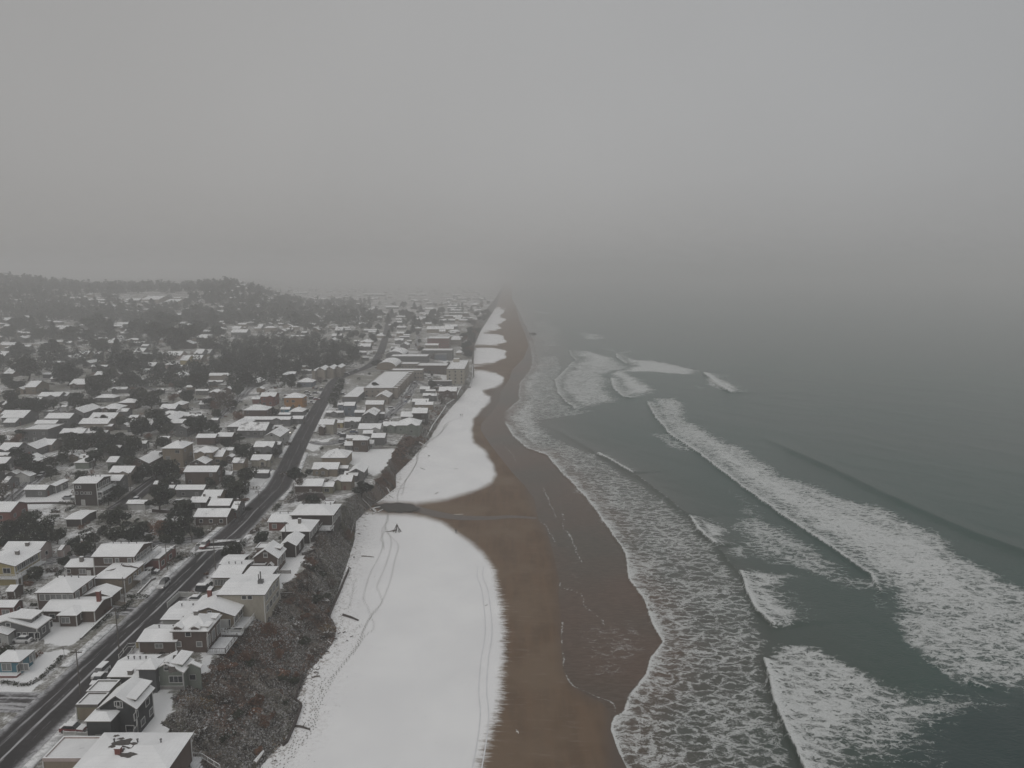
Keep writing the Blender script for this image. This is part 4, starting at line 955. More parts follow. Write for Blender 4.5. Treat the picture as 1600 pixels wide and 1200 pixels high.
# beyond the first few hundred houses the town runs on as one mass of small snowy houses
mbw = MB(); n_ = 0; placed = []
while n_ < 450:
    px, py = rf.uniform(-330, 772), 449 + 92 * rf.random() ** 1.25
    if py < 462 and px < 330: continue
    if px < -20: py += rf.random() ** 2 * 250
    if abs(px - np.interp(py, [455, 500, 530, 560], [640, 607, 603, 590])) < 7: continue
    if 325 < px < 565 and 518 < py: continue
    if px > 560 and py > 525: continue
    x, y, z = GT(px, py, 3)
    if x > x_top(y) - 10 or any(abs(x - q[0]) < (q[2] + 10) / 2 and abs(y - q[1]) < 13 for q in HOUSES) or any(abs(x - q[0]) < 15 and abs(y - q[1]) < 15 for q in placed): continue
    placed.append((x, y)); n_ += 1; w_, d_, h_ = rf.uniform(8, 17), rf.uniform(7, 11), rf.choice((3, 3.2, 4, 5.5)); kd = rf.choice(('gx', 'gx', 'gy', 'hip')); sl = .42; mi_ = rf.randrange(2, 6)
    a_ = wall_mb(kd if kd != 'hip' else 'flat', w_ - .8, d_ - .8, sl, h_); b_, _r = roof_mb(kd, w_, d_, sl, h_)
    for src, fm in ((a_, lambda m_: mi_), (b_, lambda m_: m_)):
        o0 = len(mbw.V); mbw.V += [(v[0] + x, v[1] + y, v[2] + z) for v in src.V]; mbw.F += [[i + o0 for i in f_] for f_ in src.F]; mbw.M += [fm(m_) for m_ in src.M]
tag(mbw.build('distant_houses', [M['roof'], M['fascia'], M['w_grey'], M['w_beige'], M['w_tan'], M['w_brown']]), 'mass of small snowy houses fading into the haze', 'houses', None, 'stuff')
HOUSES += [(x, y, 12, 9, 3, 0) for x, y in placed]
# ------------------------------------------------------------------ near houses, each with its own parts
def railing(name, parent, pts, z, h=1.0, mat='railing', step=1.6, solid=False):
    r = MB()
    for (x0, y0), (x1, y1) in zip(pts[:-1], pts[1:]):
        L_ = math.hypot(x1 - x0, y1 - y0); n = max(1, int(L_ / step))
        r.bar((x0, y0, z + h), (x1, y1, z + h), .06); r.bar((x0, y0, z + .15), (x1, y1, z + .15), .04)
        for i in range(n + 1): t_ = i / n; x, y = x0 + (x1 - x0) * t_, y0 + (y1 - y0) * t_; r.bar((x, y, z - .05), (x, y, z + h), .06)
        m_ = int(L_ / .35)
        for i in range(m_): t_ = (i + .5) / m_; x, y = x0 + (x1 - x0) * t_, y0 + (y1 - y0) * t_; r.bar((x, y, z + .15), (x, y, z + h), .025)
    return r.build(name, M[mat], parent)
def deck(q, x0, x1, y0, y1, z, rail=True, posts=True, mat='deck', rmat='railing', sides='sew'):
    mb = MB(); mb.box(x0, x1, y0, y1, z - .25, z)
    o = mb.build('deck', M[mat], q['root'])
    if posts and z > 1:
        for x in (x0 + .15, x1 - .15):
            for y in (y0 + .15, y1 - .15): pb = MB(); pb.box(x - .09, x + .09, y - .09, y + .09, -1, z - .25); pb.build('deck_post', M['trim'], o)
    if rail:
        for s in sides:
            p = {'s': [(x0, y0 + .05), (x1, y0 + .05)], 'e': [(x1 - .05, y0), (x1 - .05, y1)], 'w': [(x0 + .05, y0), (x0 + .05, y1)], 'n': [(x0, y1 - .05), (x1, y1 - .05)]}[s]
            railing('railing', o, p, z, mat=rmat)
    return o
def dormer(q, x, y, w, d, zb, zt, kind='shed', slope=.15, col=None, roof='roof', face='e', win=1):
    """small roofed box standing in a roof slope; its window looks south or east"""
    mb = MB(); mb.box(x - w / 2, x + w / 2, y - d / 2, y + d / 2, zb, zt)
    o = mb.build('dormer', M['w_' + (col or q['col'])], q['root'])
    rb = MB(); ov = .35
    if kind == 'shed':      # rises towards -x (west)
        rb.prism([(x - w / 2 - ov, y - d / 2 - ov, zt + slope * w), (x + w / 2 + ov, y - d / 2 - ov, zt + .02), (x + w / 2 + ov, y + d / 2 + ov, zt + .02), (x - w / 2 - ov, y + d / 2 + ov, zt + slope * w)], .16, 0, 1)
    elif kind == 'gy':
        rz = zt + w / 2 * .6
        rb.prism([(x - w / 2 - ov, y - d / 2 - ov, zt - .1), (x, y - d / 2 - ov, rz), (x, y + d / 2, rz), (x - w / 2 - ov, y + d / 2, zt - .1)], .14, 0, 1)
        rb.prism([(x, y - d / 2 - ov, rz), (x + w / 2 + ov, y - d / 2 - ov, zt - .1), (x + w / 2 + ov, y + d / 2, zt - .1), (x, y + d / 2, rz)], .14, 0, 1)
        rb.poly([(x - w / 2, y - d / 2 - .01, zt), (x + w / 2, y - d / 2 - .01, zt), (x, y - d / 2 - .01, rz - .12)], 1)
    rb.build('dormer_roof', [M[roof], M['fascia_w']], o)
    ms = window_mesh(min(1.4, (w if face == 's' else d) * .5), min(1.1, (zt - zb) * .5), False)
    for i in range(win):
        u = 0 if win == 1 else (i / (win - 1) - .5) * (d if face == 'e' else w) * .55
        if face == 's': link('dormer_window', ms[2], o, (x + u, y - d / 2, zt - .8))
        else: link('dormer_window', ms[2], o, (x + w / 2, y + u, zt - .75), math.pi / 2)
    return o
def annex(q, x0, x1, y0, y1, h, kind='flat', col=None, roof='roof', slope=.35, z0=-1.2, wins=1, name='wing', fascia='fascia'):
    """lower wing fixed to a house: walls and roof of its own, as one part with a roof sub-part"""
    w, d = x1 - x0, y1 - y0
    wb = wall_mb(kind if kind != 'hip' else 'flat', w - .6, d - .6, slope, h - .1 + (slope * .3 if kind in ('gx', 'gy') else .05), z0)
    o = wb.build(name, M['w_' + (col or q['col'])], q['root'], ((x0 + x1) / 2, (y0 + y1) / 2, 0))
    rb, rz = roof_mb(kind, w, d, slope, h, .18); rb.build(name + '_roof', [M[roof], M[fascia]], o)
    for i in range(wins):
        ms = window_mesh(1.2, 1.1, i % 2 == 1); link(name + '_window', ms[2], o, ((i + .5) / wins * (w - .6) - (w - .6) / 2, -(d - .6) / 2, min(h - 1.2, 1.6)))
    return o
W = window
# --- west of the road, front to back
q = house('R1', -75, 165, 290, 195, 'hip', 3.0, 'teal', 2, 'teal blue cottage with white windows and low red porch edge on the road corner', win=None, grp=False, vents=1)
for u in (-3.2, -.2, 3.4): W(q['root'], 's', u, 1.6, 1.9, 1.5, q['a'], q['c'], 2, True)
for u in (-2.0, 1.8): W(q['root'], 'e', u, 1.6, 1.6, 1.5, q['a'], q['c'], 2, True)
mb = MB(); mb.box(-q['a'], q['a'] + .1, -q['c'] - 1.4, -q['c'] - .02, -.3, .42, 0, 1); mb.build('porch_step', [M['w_red'], M['snow']], q['root'])
q = house('R3', -190, 310, 1078, 985, 'gy', 3.4, 'grey', 2, 'wide pale grey house with gabled front and snow-filled roof dormer, behind the white parked car', slope=.3, win=None, grp=False, fascia='fascia_w')
for u, w_ in ((-6, 1.2), (2.2, .8), (3.5, .8), (5.6, 2.4)): W(q['root'], 's', u, 1.5, w_, 1.3, q['a'], q['c'])
for u in (-2.5, 0, 2.5): W(q['root'], 'e', u, 1.7, 1.1, 1.3, q['a'], q['c'])
dormer(q, q['a'] * .38, .5, 4.5, 3.6, 3.4, 5.2, 'shed', .1)
q = house('R3', -160, 65, 1132, 1080, 'gy', 3.0, 'white', 2, 'low white gable-fronted outbuilding at the photo edge beside the wide pale grey house', slope=.3, grp=False)
q = house('R3', -60, 115, 902, 840, 'gx', 3.0, 'red', 2, 'small dark red cottage under snow at the photo edge, above the wide pale grey house', grp=False)
q = house('R3', 40, 112, 770, 712, 'gx', 2.4, 'brown', 2, 'narrow brown garden shed with snowy roof beside the overgrown hedge', grp=False, name='shed', cat='shed', win=None)
q = house('R3', 280, 610, 780, 652, 'hip', 5.6, 'brown', 2, 'brown two-storey house with a band of white windows and hip roof', win=None, vents=4, grp=False, slope=.36)
for u in (-3.9, -2.3, -.6, 1.2, 3.2, 4.6): W(q['root'], 's', u * q['a'] / 5.5, 4.2, 1.3, 1.5, q['a'], q['c'], 2, True)
for u in (-2.8, 0, 2.8): W(q['root'], 'e', u * q['c'] / 4.5, 4.2, 1.4, 1.4, q['a'], q['c'], 2, True)
q = house('R3', 330, 790, 935, 838, 'gx', 3.0, 'brown', 2, 'brown single-storey wing with tall brown chimney in front of the two-storey band-windowed house', win=None, chim=[(.92, -.1, 2.4, 'brick')], vents=1, grp=False, slope=.26)
W(q['root'], 's', -4, 1.5, 1.3, 1.1, q['a'], q['c'])
q = house('R3', 465, 640, 970, 893, 'hip', 3.0, 'brown', 2, 'hip-roofed brown front wing with one white-framed window facing the snowy lawn', win=None, grp=False, slope=.36)
W(q['root'], 's', -.6, 1.6, 1.9, 1.3, q['a'], q['c'], 2, True); W(q['root'], 'e', 0, 1.6, 1.6, 1.3, q['a'], q['c'], 2, True)
q = house('R3', 530, 785, 567, 500, 'gx', 3.2, 'brown', 2, 'small brown house with white window and door between two larger brown houses', win=None, chim=[(-.15, -.3, 1.2, 'stone')], grp=False, slope=.3)
W(q['root'], 's', -3.2, 1.9, .9, .9, q['a'], q['c']); W(q['root'], 's', .6, 1.8, 1.7, 1.3, q['a'], q['c'], 2, True); door(q['root'], 's', 2.3, 0, q['a'], q['c'], 2)
q = house('R3', 755, 1120, 480, 372, 'gx', 6.4, 'brown', 2, 'big brown shingled house with white double-deck balcony facing the road', win=None, vents=4, grp=False, slope=.30)
for u, w_ in ((-1.5, 2.2), (.9, .9), (4.3, .9)): W(q['root'], 's', u, 5.1, w_, 1.3, q['a'], q['c'], 2, True)
for u in (-3, -1, 1, 3): W(q['root'], 'e', u, 5.0, 1.3, 1.7, q['a'], q['c'], 2, True)
mb = MB(); mb.box(-q['a'] - .05, q['a'] + .1, -q['c'] - .12, -q['c'] - .01, 3.3, 3.6); mb.build('belt_trim', M['trim'], q['root'])
deck(q, q['a'] + .02, q['a'] + 2.6, -q['c'], q['c'], 3.9)
deck(q, q['a'] + .4, q['a'] + 4.6, -q['c'] - 5.5, -q['c'] - .3, 2.2)
st_ = MB()
for i in range(9): st_.box(q['a'] + 1, q['a'] + 2.2, -q['c'] - 5.9 - i * .3, -q['c'] - 5.6 - i * .3, 2.0 - i * .24, 2.12 - i * .24)
st_.build('stairs', M['railing'], q['root'])
q = house('R3', 1165, 1325, 502, 388, 'flat', 3.6, 'red', 2, 'reddish flat-roofed house seaward of the double-deck house, next to a log pile garden', win=None, grp=False)
for u in (-3, 1.5): W(q['root'], 'e', u, 1.8, 1.5, 1.3, q['a'], q['c'])
q = house('R3', 765, 1040, 662, 565, 'hip', 4.4, 'tan', 2, 'tan brown house whose snowy roof shows two melted patches', win=None, roof='roof', grp=False, slope=.2, vents=1)
for u in (-2.4, .2, 2.6): W(q['root'], 'e', u, 2.6, 1.2, 1.5, q['a'], q['c'], 2, True)
mb = MB()
for (x, y, r1, r2) in ((-1.5, -1.2, 1.3, .5), (1.8, 1.3, 2.3, .7)):
    pts = []
    for i in range(14):
        a_ = 2 * math.pi * i / 14; k_ = 1 + .35 * math.sin(3 * a_ + x) + .2 * math.sin(7 * a_); X_, Y_ = x + r1 * k_ * math.cos(a_), y + r2 * k_ * math.sin(a_)
        pts.append((X_, Y_, 4.4 + .2 * min(q['w'] / 2 - abs(X_), q['d'] / 2 - abs(Y_)) + .03))
    mb.poly(pts)
mb.build('melted_patch', M['bare_roof'], q['roof'])
q = house('R3', 665, 930, 812, 738, 'gy', 2.8, 'brown', 2, 'low brown garage with gabled snowy roof by the utility pole', win=None, grp=False, slope=.32, name='garage', cat='garage')
q = house('R3', 530, 680, 168, 117, 'gx', 2.7, 'darkbrown', 2, 'dark open carport standing alone among trees and snow', grp=False, name='carport', cat='carport', win=None, slope=.1)
q = house('R3', -230, 125, 560, 428, 'gy', 5.6, 'yellow', 2, 'long pale yellow two-storey house with east balcony at the photo edge', win=None, grp=False, slope=.28, chim=[(.45, .1, .9, 'stone')])
for i in range(5): W(q['root'], 'e', -q['c'] + 1.6 + i * (2 * q['c'] - 3.2) / 4, 4.3, 1.6, 1.5, q['a'], q['c'], 2, i % 2 == 0)
W(q['root'], 's', q['a'] - 2.2, 4.2, 1.9, 1.4, q['a'], q['c'])
deck(q, q['a'] + .02, q['a'] + 1.7, -q['c'], q['c'], 2.7); deck(q, -q['a'], q['a'] + 1.7, -q['c'] - 1.6, -q['c'] - .03, 2.7, sides='se')
q = house('R3', 10, 335, 420, 350, 'gx', 4.4, 'pink', 2, 'pinkish house with thin brown patches in its snowy roof behind the pale yellow one', grp=False, roof='roof', chim=[(.2, -.6, .8, 'stone')])
q = house('R3', 475, 512, 425, 392, 'gx', 2.3, 'pink', 2, 'tiny pink garden shed beside the pinkish house', grp=False, name='shed', cat='shed', win=None)
q = house('R5', 595, 805, 722, 667, 'gx', 8.4, 'darkbrown', 2, 'three-storey dark brown apartment house with stacked white balconies', win=None, vents=4, grp=False, slope=.2, cat='apartment house')
for u, v in ((-4.3, 6.9), (-3, 6.9), (-2, 4.7), (-4.8, 4.7), (0.2, 4.7), (1.3, 4.7), (2.4, 4.7)): W(q['root'], 's', u * q['a'] / 6, v, .9, .8, q['a'], q['c'])
door(q['root'], 's', -1.2, .1, q['a'], q['c'], 2, 'w_white', 1.2)
for v in (2.6, 5.2): deck(q, q['a'] + .02, q['a'] + 2, -q['c'], q['c'], v)
for v in (1.5, 4.2, 6.9):
    for u in (-2.5, 0, 2.5): W(q['root'], 'e', u, v, 1.5, 1.8, q['a'], q['c'], 2, True)
q = house('R5', 385, 465, 745, 692, 'gy', 3, 'grey', 2, 'pale grey long house with vents on its ridge beside the low grey one', grp=False, slope=.3, dmax=24)
q = house('R6', 275, 560, 1002, 928, 'gx', 3.0, 'brown', 2, 'brown house with greyish thinly snowed roof behind a parked white car', roof='roof_thin', grp=False)
# --- east of the road, front to back
q = house('P', 66, 150, 1187, 1152, 'flat', 3.0, 'tan', 2, 'tan flat-roofed garage with pink fascia, lowest in the row beside the road', fascia='w_pink', win=None, grp=False, name='garage', cat='garage', dmax=14)
q = house('R1', 590, 1400, 1190, 985, 'hip', 3.6, 'brown', 2, 'broad snow-roofed house with large melted patch and chimney stub at the photo bottom', win=None, grp=False, slope=.2, chim=[(-.25, -.35, .9, 'brick')], vents=3, dmax=20)
mb = MB()
for (x, y, r1, r2) in ((-2.4, 1.0, 1.5, 1.3), (-.9, .2, 1.2, .8), (-.2, -1.9, 1.5, .5), (-3.6, 2.4, .6, .4), (-1.6, -1.0, .5, .4), (-5.0, 3.4, .5, .4), (-3.6, -.2, .6, .3)):
    mb.poly([(x + r1 * math.cos(a_) * (1 + .3 * math.sin(3 * a_ + x)), y + r2 * math.sin(a_) * (1 + .25 * math.cos(5 * a_)), 3.6 + .2 * (q['d'] / 2 - abs(y + r2 * math.sin(a_) * (1 + .25 * math.cos(5 * a_)))) + .03) for a_ in [2 * math.pi * i / 18 for i in range(18)]])
mb.build('melted_patch', M['bare_roof'], q['roof'])
mb = MB(); mb.box(-q['a'] + 6, q['a'], -q['c'] - .1, -q['c'] - .01, 0, 3.2)
for i in range(16): mb.box(-q['a'] + 6 + i * .8, -q['a'] + 6.08 + i * .8, -q['c'] - .16, -q['c'] - .1, 0, 3.2)
mb.build('board_siding', M['w_red'], q['root'])
q = house('R1', 800, 1140, 685, 505, 'gy', 5.6, 'charcoal', 2, 'charcoal two-storey house with steep gable and long shed dormer', win=None, grp=False, slope=.72, dmax=13)
for u, v, w_, p_ in ((1.9, 1.5, 1.4, 0), (.4, 6.3, .9, 0)): W(q['root'], 's', u, v, w_, 1.2, q['a'], q['c'], 2, p_)
for u, v in ((-3.5, 1.6), (-1, 1.6), (2, 1.6), (-3, 4.2), (1, 4.2)): W(q['root'], 'e', u, v, 1.2, 1.2, q['a'], q['c'])
dormer(q, q['a'] * .47, .6, q['a'] * .78, 5.2, 5.0, 6.9, 'shed', .3, win=2)
mb = MB(); mb.box(-q['a'] + .3, q['a'] - .1, -q['c'] - .14, -q['c'] - .02, -1.2, .55); mb.build('foundation', M['concrete'], q['root'])
annex(q, -q['a'] - 1.2, -q['a'] + 3.6, -q['c'] - 3.0, -q['c'] + .6, 5.0, 'hip', slope=.4, name='bay', wins=1)
deck(q, -q['a'] - 1.4, -q['a'] + 3.8, -q['c'] - 4.2, -q['c'] - 3.0, .9, sides='s', rmat='wood')
railing('stair_rail', q['root'], [(-q['a'] - 1.6, -q['c'] - 4.0), (-q['a'] - 4.2, -q['c'] - 4.0)], .6, mat='railing')
q = house('R1', 630, 815, 655, 550, 'flat', 3.0, 'olive', 2, 'olive tan flat-roofed garage fixed between the road and the charcoal house', win=None, grp=False, name='garage', cat='garage', dmax=8, fascia='fascia')
mb = MB(); mb.box(-q['a'] + .5, q['a'] - .5, -q['c'] - .06, -q['c'], .1, 2.3); mb.build('garage_door', M['w_tan'], q['root'])
q = house('R1', 715, 910, 545, 488, 'flat', 3.2, 'olive', 2, 'small flat-roofed shed directly behind the olive tan garage', win=None, grp=False, name='shed', cat='shed', dmax=5)
q = house('R1', 888, 1180, 415, 278, 'gx', 3.4, 'darkgrey', 2, 'dark grey house with four vents along its snowy ridge, behind the charcoal house', win=None, grp=False, slope=.25, vents=4, chim=[(.3, -.9, .7, 'stone')])
annex(q, q['a'] - .3, q['a'] + 3.6, -q['c'] - .8, -q['c'] + 3.2, 5.2, 'hip', col='darkgrey', roof='roof_teal', slope=.75, name='turret', wins=0)
q = house('R2', 165, 465, 378, 268, 'gy', 3.9, 'green', 2, 'grey-green cottage with white-trimmed windows and patchy snow on its gabled roof', win=None, grp=False, slope=.55, fascia='fascia_w', roof='roof', dmax=13)
W(q['root'], 's', .1, 5.3, .9, 1.1, q['a'], q['c']); W(q['root'], 's', 1.7, 2.2, 2.6, 1.3, q['a'], q['c']); W(q['root'], 's', -2.3, 2.3, 1.2, .9, q['a'], q['c'])
mb = MB(); mb.box(-q['a'] - .02, q['a'] + .02, -q['c'] - .12, -q['c'] - .01, -1, .75); mb.build('foundation', M['concrete'], q['root'])
dormer(q, q['a'] * .5, .8, q['a'] * .75, 4.2, 3.7, 5.15, 'shed', .22, win=1)
mb = MB(); mb.poly([(-.4 * q['a'], -2.8, 0), (.25 * q['a'], -3.3, 0), (.1 * q['a'], -1.5, 0), (-.3 * q['a'], .2, 0)][::1])
mb = MB()
for (x_, y_, r1, r2) in ((1.0, .2, .7, 1.5), (1.7, -3.2, .8, .9), (.6, 2.6, .4, 1.0)):
    mb.poly([(x_ + r1 * math.cos(a_) * (1 + .3 * math.sin(3 * a_)), y_ + r2 * math.sin(a_) * (1 + .3 * math.cos(4 * a_)), 3.9 + .55 * (q['w'] / 2 - abs(x_ + r1 * math.cos(a_) * (1 + .3 * math.sin(3 * a_)))) + .03) for a_ in [2 * math.pi * i / 16 for i in range(16)]])
mb.build('bare_patch', M['bare_roof'], q['roof'])
annex(q, q['a'] - .8, q['a'] + 3.0, -q['c'] + 1.4, q['c'] - 1.5, 3.9, 'gy', slope=.5, name='bay', wins=1, fascia='fascia_w')
q = house('R2', 65, 405, 122, 14, 'gx', 2.9, 'brown', 2, 'low dark brown house with one pale window, above a fenced garden', win=None, grp=False, slope=.25, vents=2)
W(q['root'], 's', .3, 1.7, 1.6, .9, q['a'], q['c'], 2, True)
q = house('R4', 345, 668, 1103, 948, 'hip', 5.2, 'brown', 2, 'dark brown two-storey house with pyramid roof and small gabled dormers', win=None, grp=False, slope=.62, chim=[(.05, -.05, .6, 'stone')], dmax=12)
for u in (-2.6, 1.2): dormer(q, u, -q['c'] + 1.0, 1.7, 2.2, 4.9, 6.0, 'gy', col='brown', face='s')
for u, v in ((-2.7, 2.0), (1.9, 2.0), (-.4, 4.4)): W(q['root'], 's', u, v, 1.1, 1.1, q['a'], q['c'], 2, v < 3)
for u in (-3, -.5, 2.2): W(q['root'], 'e', u, 2.6, 1.5, 2.4, q['a'], q['c'], 2, True)
for u in (-2, 1.8): dormer(q, q['a'] - 1.0, u, 2.0, 1.7, 4.9, 6.0, 'shed', .1, col='brown')
deck(q, q['a'] + .02, q['a'] + 4.2, -q['c'] - 1, q['c'] - 1, .5, rmat='wood_dark', posts=False)
q = house('R4', 455, 893, 976, 802, 'gy', 3.6, 'tan', 2, 'orange-tan house with wide white gabled roof and red brick chimney', win=None, grp=False, slope=.36, chim=[(-.55, .55, 1.6, 'brick')], dmax=16, vents=1)
W(q['root'], 's', 0, 3.9, 1.0, .6, q['a'], q['c']); W(q['root'], 's', 3.8, 1.8, 1.8, 1.6, q['a'], q['c'])
for u in (-4, -1.2, 1.6, 4.2): W(q['root'], 'e', u, 1.9, 1.9, 1.9, q['a'], q['c'])
deck(q, q['a'] + .02, q['a'] + 2.8, -q['c'] - 2, q['c'], .6, posts=False); deck(q, -1, q['a'] + 2.8, -q['c'] - 3.2, -q['c'] - .03, .6, posts=False, sides='se')
mb = MB(); mb.box(1.6, 4.4, -q['c'] - .3, -q['c'] - .03, .1, 2.6); mb.build('white_screen', M['trim'], q['root'])
q = house('R4', 265, 540, 1005, 905, 'gx', 2.9, 'white', 2, 'white low garage roof joined to the roadward end of the orange-tan house', win=None, grp=False, slope=.12, vents=2, name='garage', cat='garage')
q = house('R4', 735, 1142, 797, 688, 'gx', 6.4, 'cream', 2, 'pale cream two-storey house with flat white roof and steel chimney pipe', win=None, grp=False, slope=.1, dmax=15)
for u in (-1.2, .2): W(q['root'], 's', q['a'] - 3.6 + u, 5.5, 1.0, .9, q['a'], q['c'])
for i in range(4):
    for v in (1.9, 4.7): W(q['root'], 'e', -q['c'] + 1.8 + i * (2 * q['c'] - 3.6) / 3, v, 1.6, 1.6, q['a'], q['c'], 2, i % 2 == 0)
mb = MB(); mb.box(-.6, .6, -.5, .5, -.3, .9); mb.bar((0, 0, .9), (0, 0, 3.0), .16, n=8); mb.bar((-.5, 0, .9), (-.5, 0, 2.3), .12, n=8); mb.build('chimney', M['metal'], q['roof'], (q['a'] * .55, -.5, 6.9))
q = house('R4', 905, 1152, 688, 582, 'hip', 4.2, 'grey', 2, 'grey house with hip roof and faint ridge, behind the pale cream two-storey one', win=None, grp=False, slope=.34)
q = house('R4', 690, 925, 655, 550, 'gx', 3.0, 'tan', 2, 'tan house with a row of porch windows under a broad white roof', win=None, grp=False, slope=.16, vents=3)
for i in range(7): W(q['root'], 's', -q['a'] + .9 + i * (2 * q['a'] - 1.8) / 6, 1.5, 1.1, 1.5, q['a'], q['c'], 2, i % 3 == 0)
q = house('R4', 755, 945, 540, 484, 'gx', 2.6, 'darkgrey', 2, 'small dark shed roofed in snow behind the porch-windowed house', win=None, grp=False, slope=.16, name='shed', cat='shed')
q = house('R4', 1030, 1255, 497, 412, 'gy', 4.1, 'brown', 2, 'brown shingled cottage with steep gable and little arched porch roof', win=None, grp=False, slope=.72, dmax=10.5)
W(q['root'], 's', 0, 5.0, 1.0, 1.3, q['a'], q['c'], 2, True); W(q['root'], 's', -1.9, 1.5, 1.1, 1.4, q['a'], q['c']); door(q['root'], 's', 1.5, 0, q['a'], q['c'], 2)
for u in (-2.8, -.4, 2.2): W(q['root'], 'e', u, 2.3, 1.2, 1.8, q['a'], q['c'], 2, True)
dormer(q, q['a'] * .55, 1.6, 2.0, 2.2, 4.2, 5.6, 'shed', .25)
annex(q, -q['a'] - .6, -q['a'] + 3.6, -q['c'] - 1.6, -q['c'] + .3, 2.6, 'flat', name='porch', wins=2)
annex(q, -q['a'] - .8, -q['a'] + 2.2, 0, 4.2, 5.6, 'flat', name='wing', wins=1)
mb = MB(); mb.prism([(.6, -q['c'] - 1.3, 2.4), (1.5, -q['c'] - 1.3, 3.2), (1.5, -q['c'] - .02, 3.2), (.6, -q['c'] - .02, 2.4)], .12, 0, 1); mb.prism([(1.5, -q['c'] - 1.3, 3.2), (2.4, -q['c'] - 1.3, 2.4), (2.4, -q['c'] - .02, 2.4), (1.5, -q['c'] - .02, 3.2)], .12, 0, 1); mb.build('porch_roof', [M['roof'], M['fascia_w']], q['root'])
q = house('R4', 1255, 1405, 390, 298, 'gy', 3.7, 'darkbrown', 2, 'dark brown blank-fronted house with tilted snowy gable, behind the shingled cottage', win=None, grp=False, slope=.55, dmax=13, roof='roof')
W(q['root'], 'e', 0, 1.8, 1.2, 1.6, q['a'], q['c'], 2, True)
q = house('R4', 1155, 1350, 192, 124, 'gx', 3.0, 'red', 2, 'dark reddish house with white window frame beside the road, below the dark wall', win=None, grp=False, slope=.2, vents=2)
W(q['root'], 's', -1.5, 1.5, 1.3, 1.3, q['a'], q['c'], 2, True)
q = house('R4', 1262, 1522, 270, 168, 'hip', 4.0, 'darkbrown', 2, 'dark beach house with hip roof and stone chimney above the brushy bluff', win=None, grp=False, slope=.42, chim=[(.1, -.35, 1.5, 'stone')])
for u in (-3, -1, 1.2, 3.2): W(q['root'], 'e', u, 2.3, 1.3, 1.8, q['a'], q['c'], 2, True)
q = house('R7', 12, 380, 880, 790, 'hip', 4.6, 'darkbrown', 2, 'very wide dark house with bevel-cornered white roof by the creek mouth'.replace('bevel-cornered', 'cut-cornered'), win=None, grp=False, slope=.3, vents=6, dmax=15)
for u in (-3, 0, 3): W(q['root'], 'e', u, 2.3, 1.5, 1.8, q['a'], q['c'], 2, True)
deck(q, q['a'] - 3.5, q['a'] + .4, -q['c'] - 4.2, -q['c'] - .03, 1.0, rmat='wood')
# ------------------------------------------------------------------ roads, kerbs and pavements
def spline(P, n=14):
    P = [P[0]] + list(P) + [P[-1]]; out = []
    for i in range(1, len(P) - 2):
        p0, p1, p2, p3 = (np.array(q, float) for q in P[i - 1:i + 3])
        for k in range(n):
            t = k / n; out.append(.5 * ((2 * p1) + (-p0 + p2) * t + (2 * p0 - 5 * p1 + 4 * p2 - p3) * t * t + (-p0 + 3 * p1 - 3 * p2 + p3) * t ** 3))
    out.append(np.array(P[-2], float)); return np.array(out)
def strip(name, C, w0, w1, mat, dz, th=0.0, nu=6):
    """ribbon from offset w0 to w1 beside a centre line, following the land; th > 0 gives it a raised, closed edge"""
    T = np.gradient(C, axis=0); T /= np.linalg.norm(T, axis=1)[:, None] + 1e-9
    Nn = np.stack([T[:, 1], -T[:, 0]], 1)            # to the right of travel
    w0 = np.broadcast_to(w0, len(C)); w1 = np.broadcast_to(w1, len(C))
    U = np.linspace(0, 1, nu + 1); V, F, uv = [], [], []
    s = np.concatenate([[0], np.cumsum(np.linalg.norm(np.diff(C, axis=0), axis=1))])
    off = w0[:, None] * (1 - U) + w1[:, None] * U
    X = C[:, 0:1] + Nn[:, 0:1] * off; Y = C[:, 1:2] + Nn[:, 1:2] * off
    Z = H(X, Y) + dz + Y * 0.00018
    n, k = X.shape
    Vv = np.stack([X.ravel(), Y.ravel(), Z.ravel()], 1)
    i = np.arange(n - 1)[:, None] * k + np.arange(k - 1)[None, :]
    Q = np.stack([i, i + 1, i + k + 1, i + k], -1).reshape(-1, 4)
    if th:
        Vb = Vv.copy(); Vb[:, 2] -= th; b0 = len(Vv); Vv = np.concatenate([Vv, Vb])
        e1 = np.arange(n - 1) * k; e2 = e1 + k - 1
        Q = np.concatenate([Q, np.stack([e1 + k, e1 + k + b0, e1 + b0, e1], -1), np.stack([e2, e2 + b0, e2 + k + b0, e2 + k], -1)])
    me = mesh_np(name, Vv, Q, [mat])
    for nm, val in (('across', off), ('along', np.repeat(s[:, None], k, 1))):
        a_ = me.attributes.new(nm, 'FLOAT', 'POINT'); vv = val.ravel().astype(np.float32)
        a_.data.foreach_set('value', np.concatenate([vv, vv]) if th else vv)
    o = link(name, me); tag(o, kind='structure'); return o
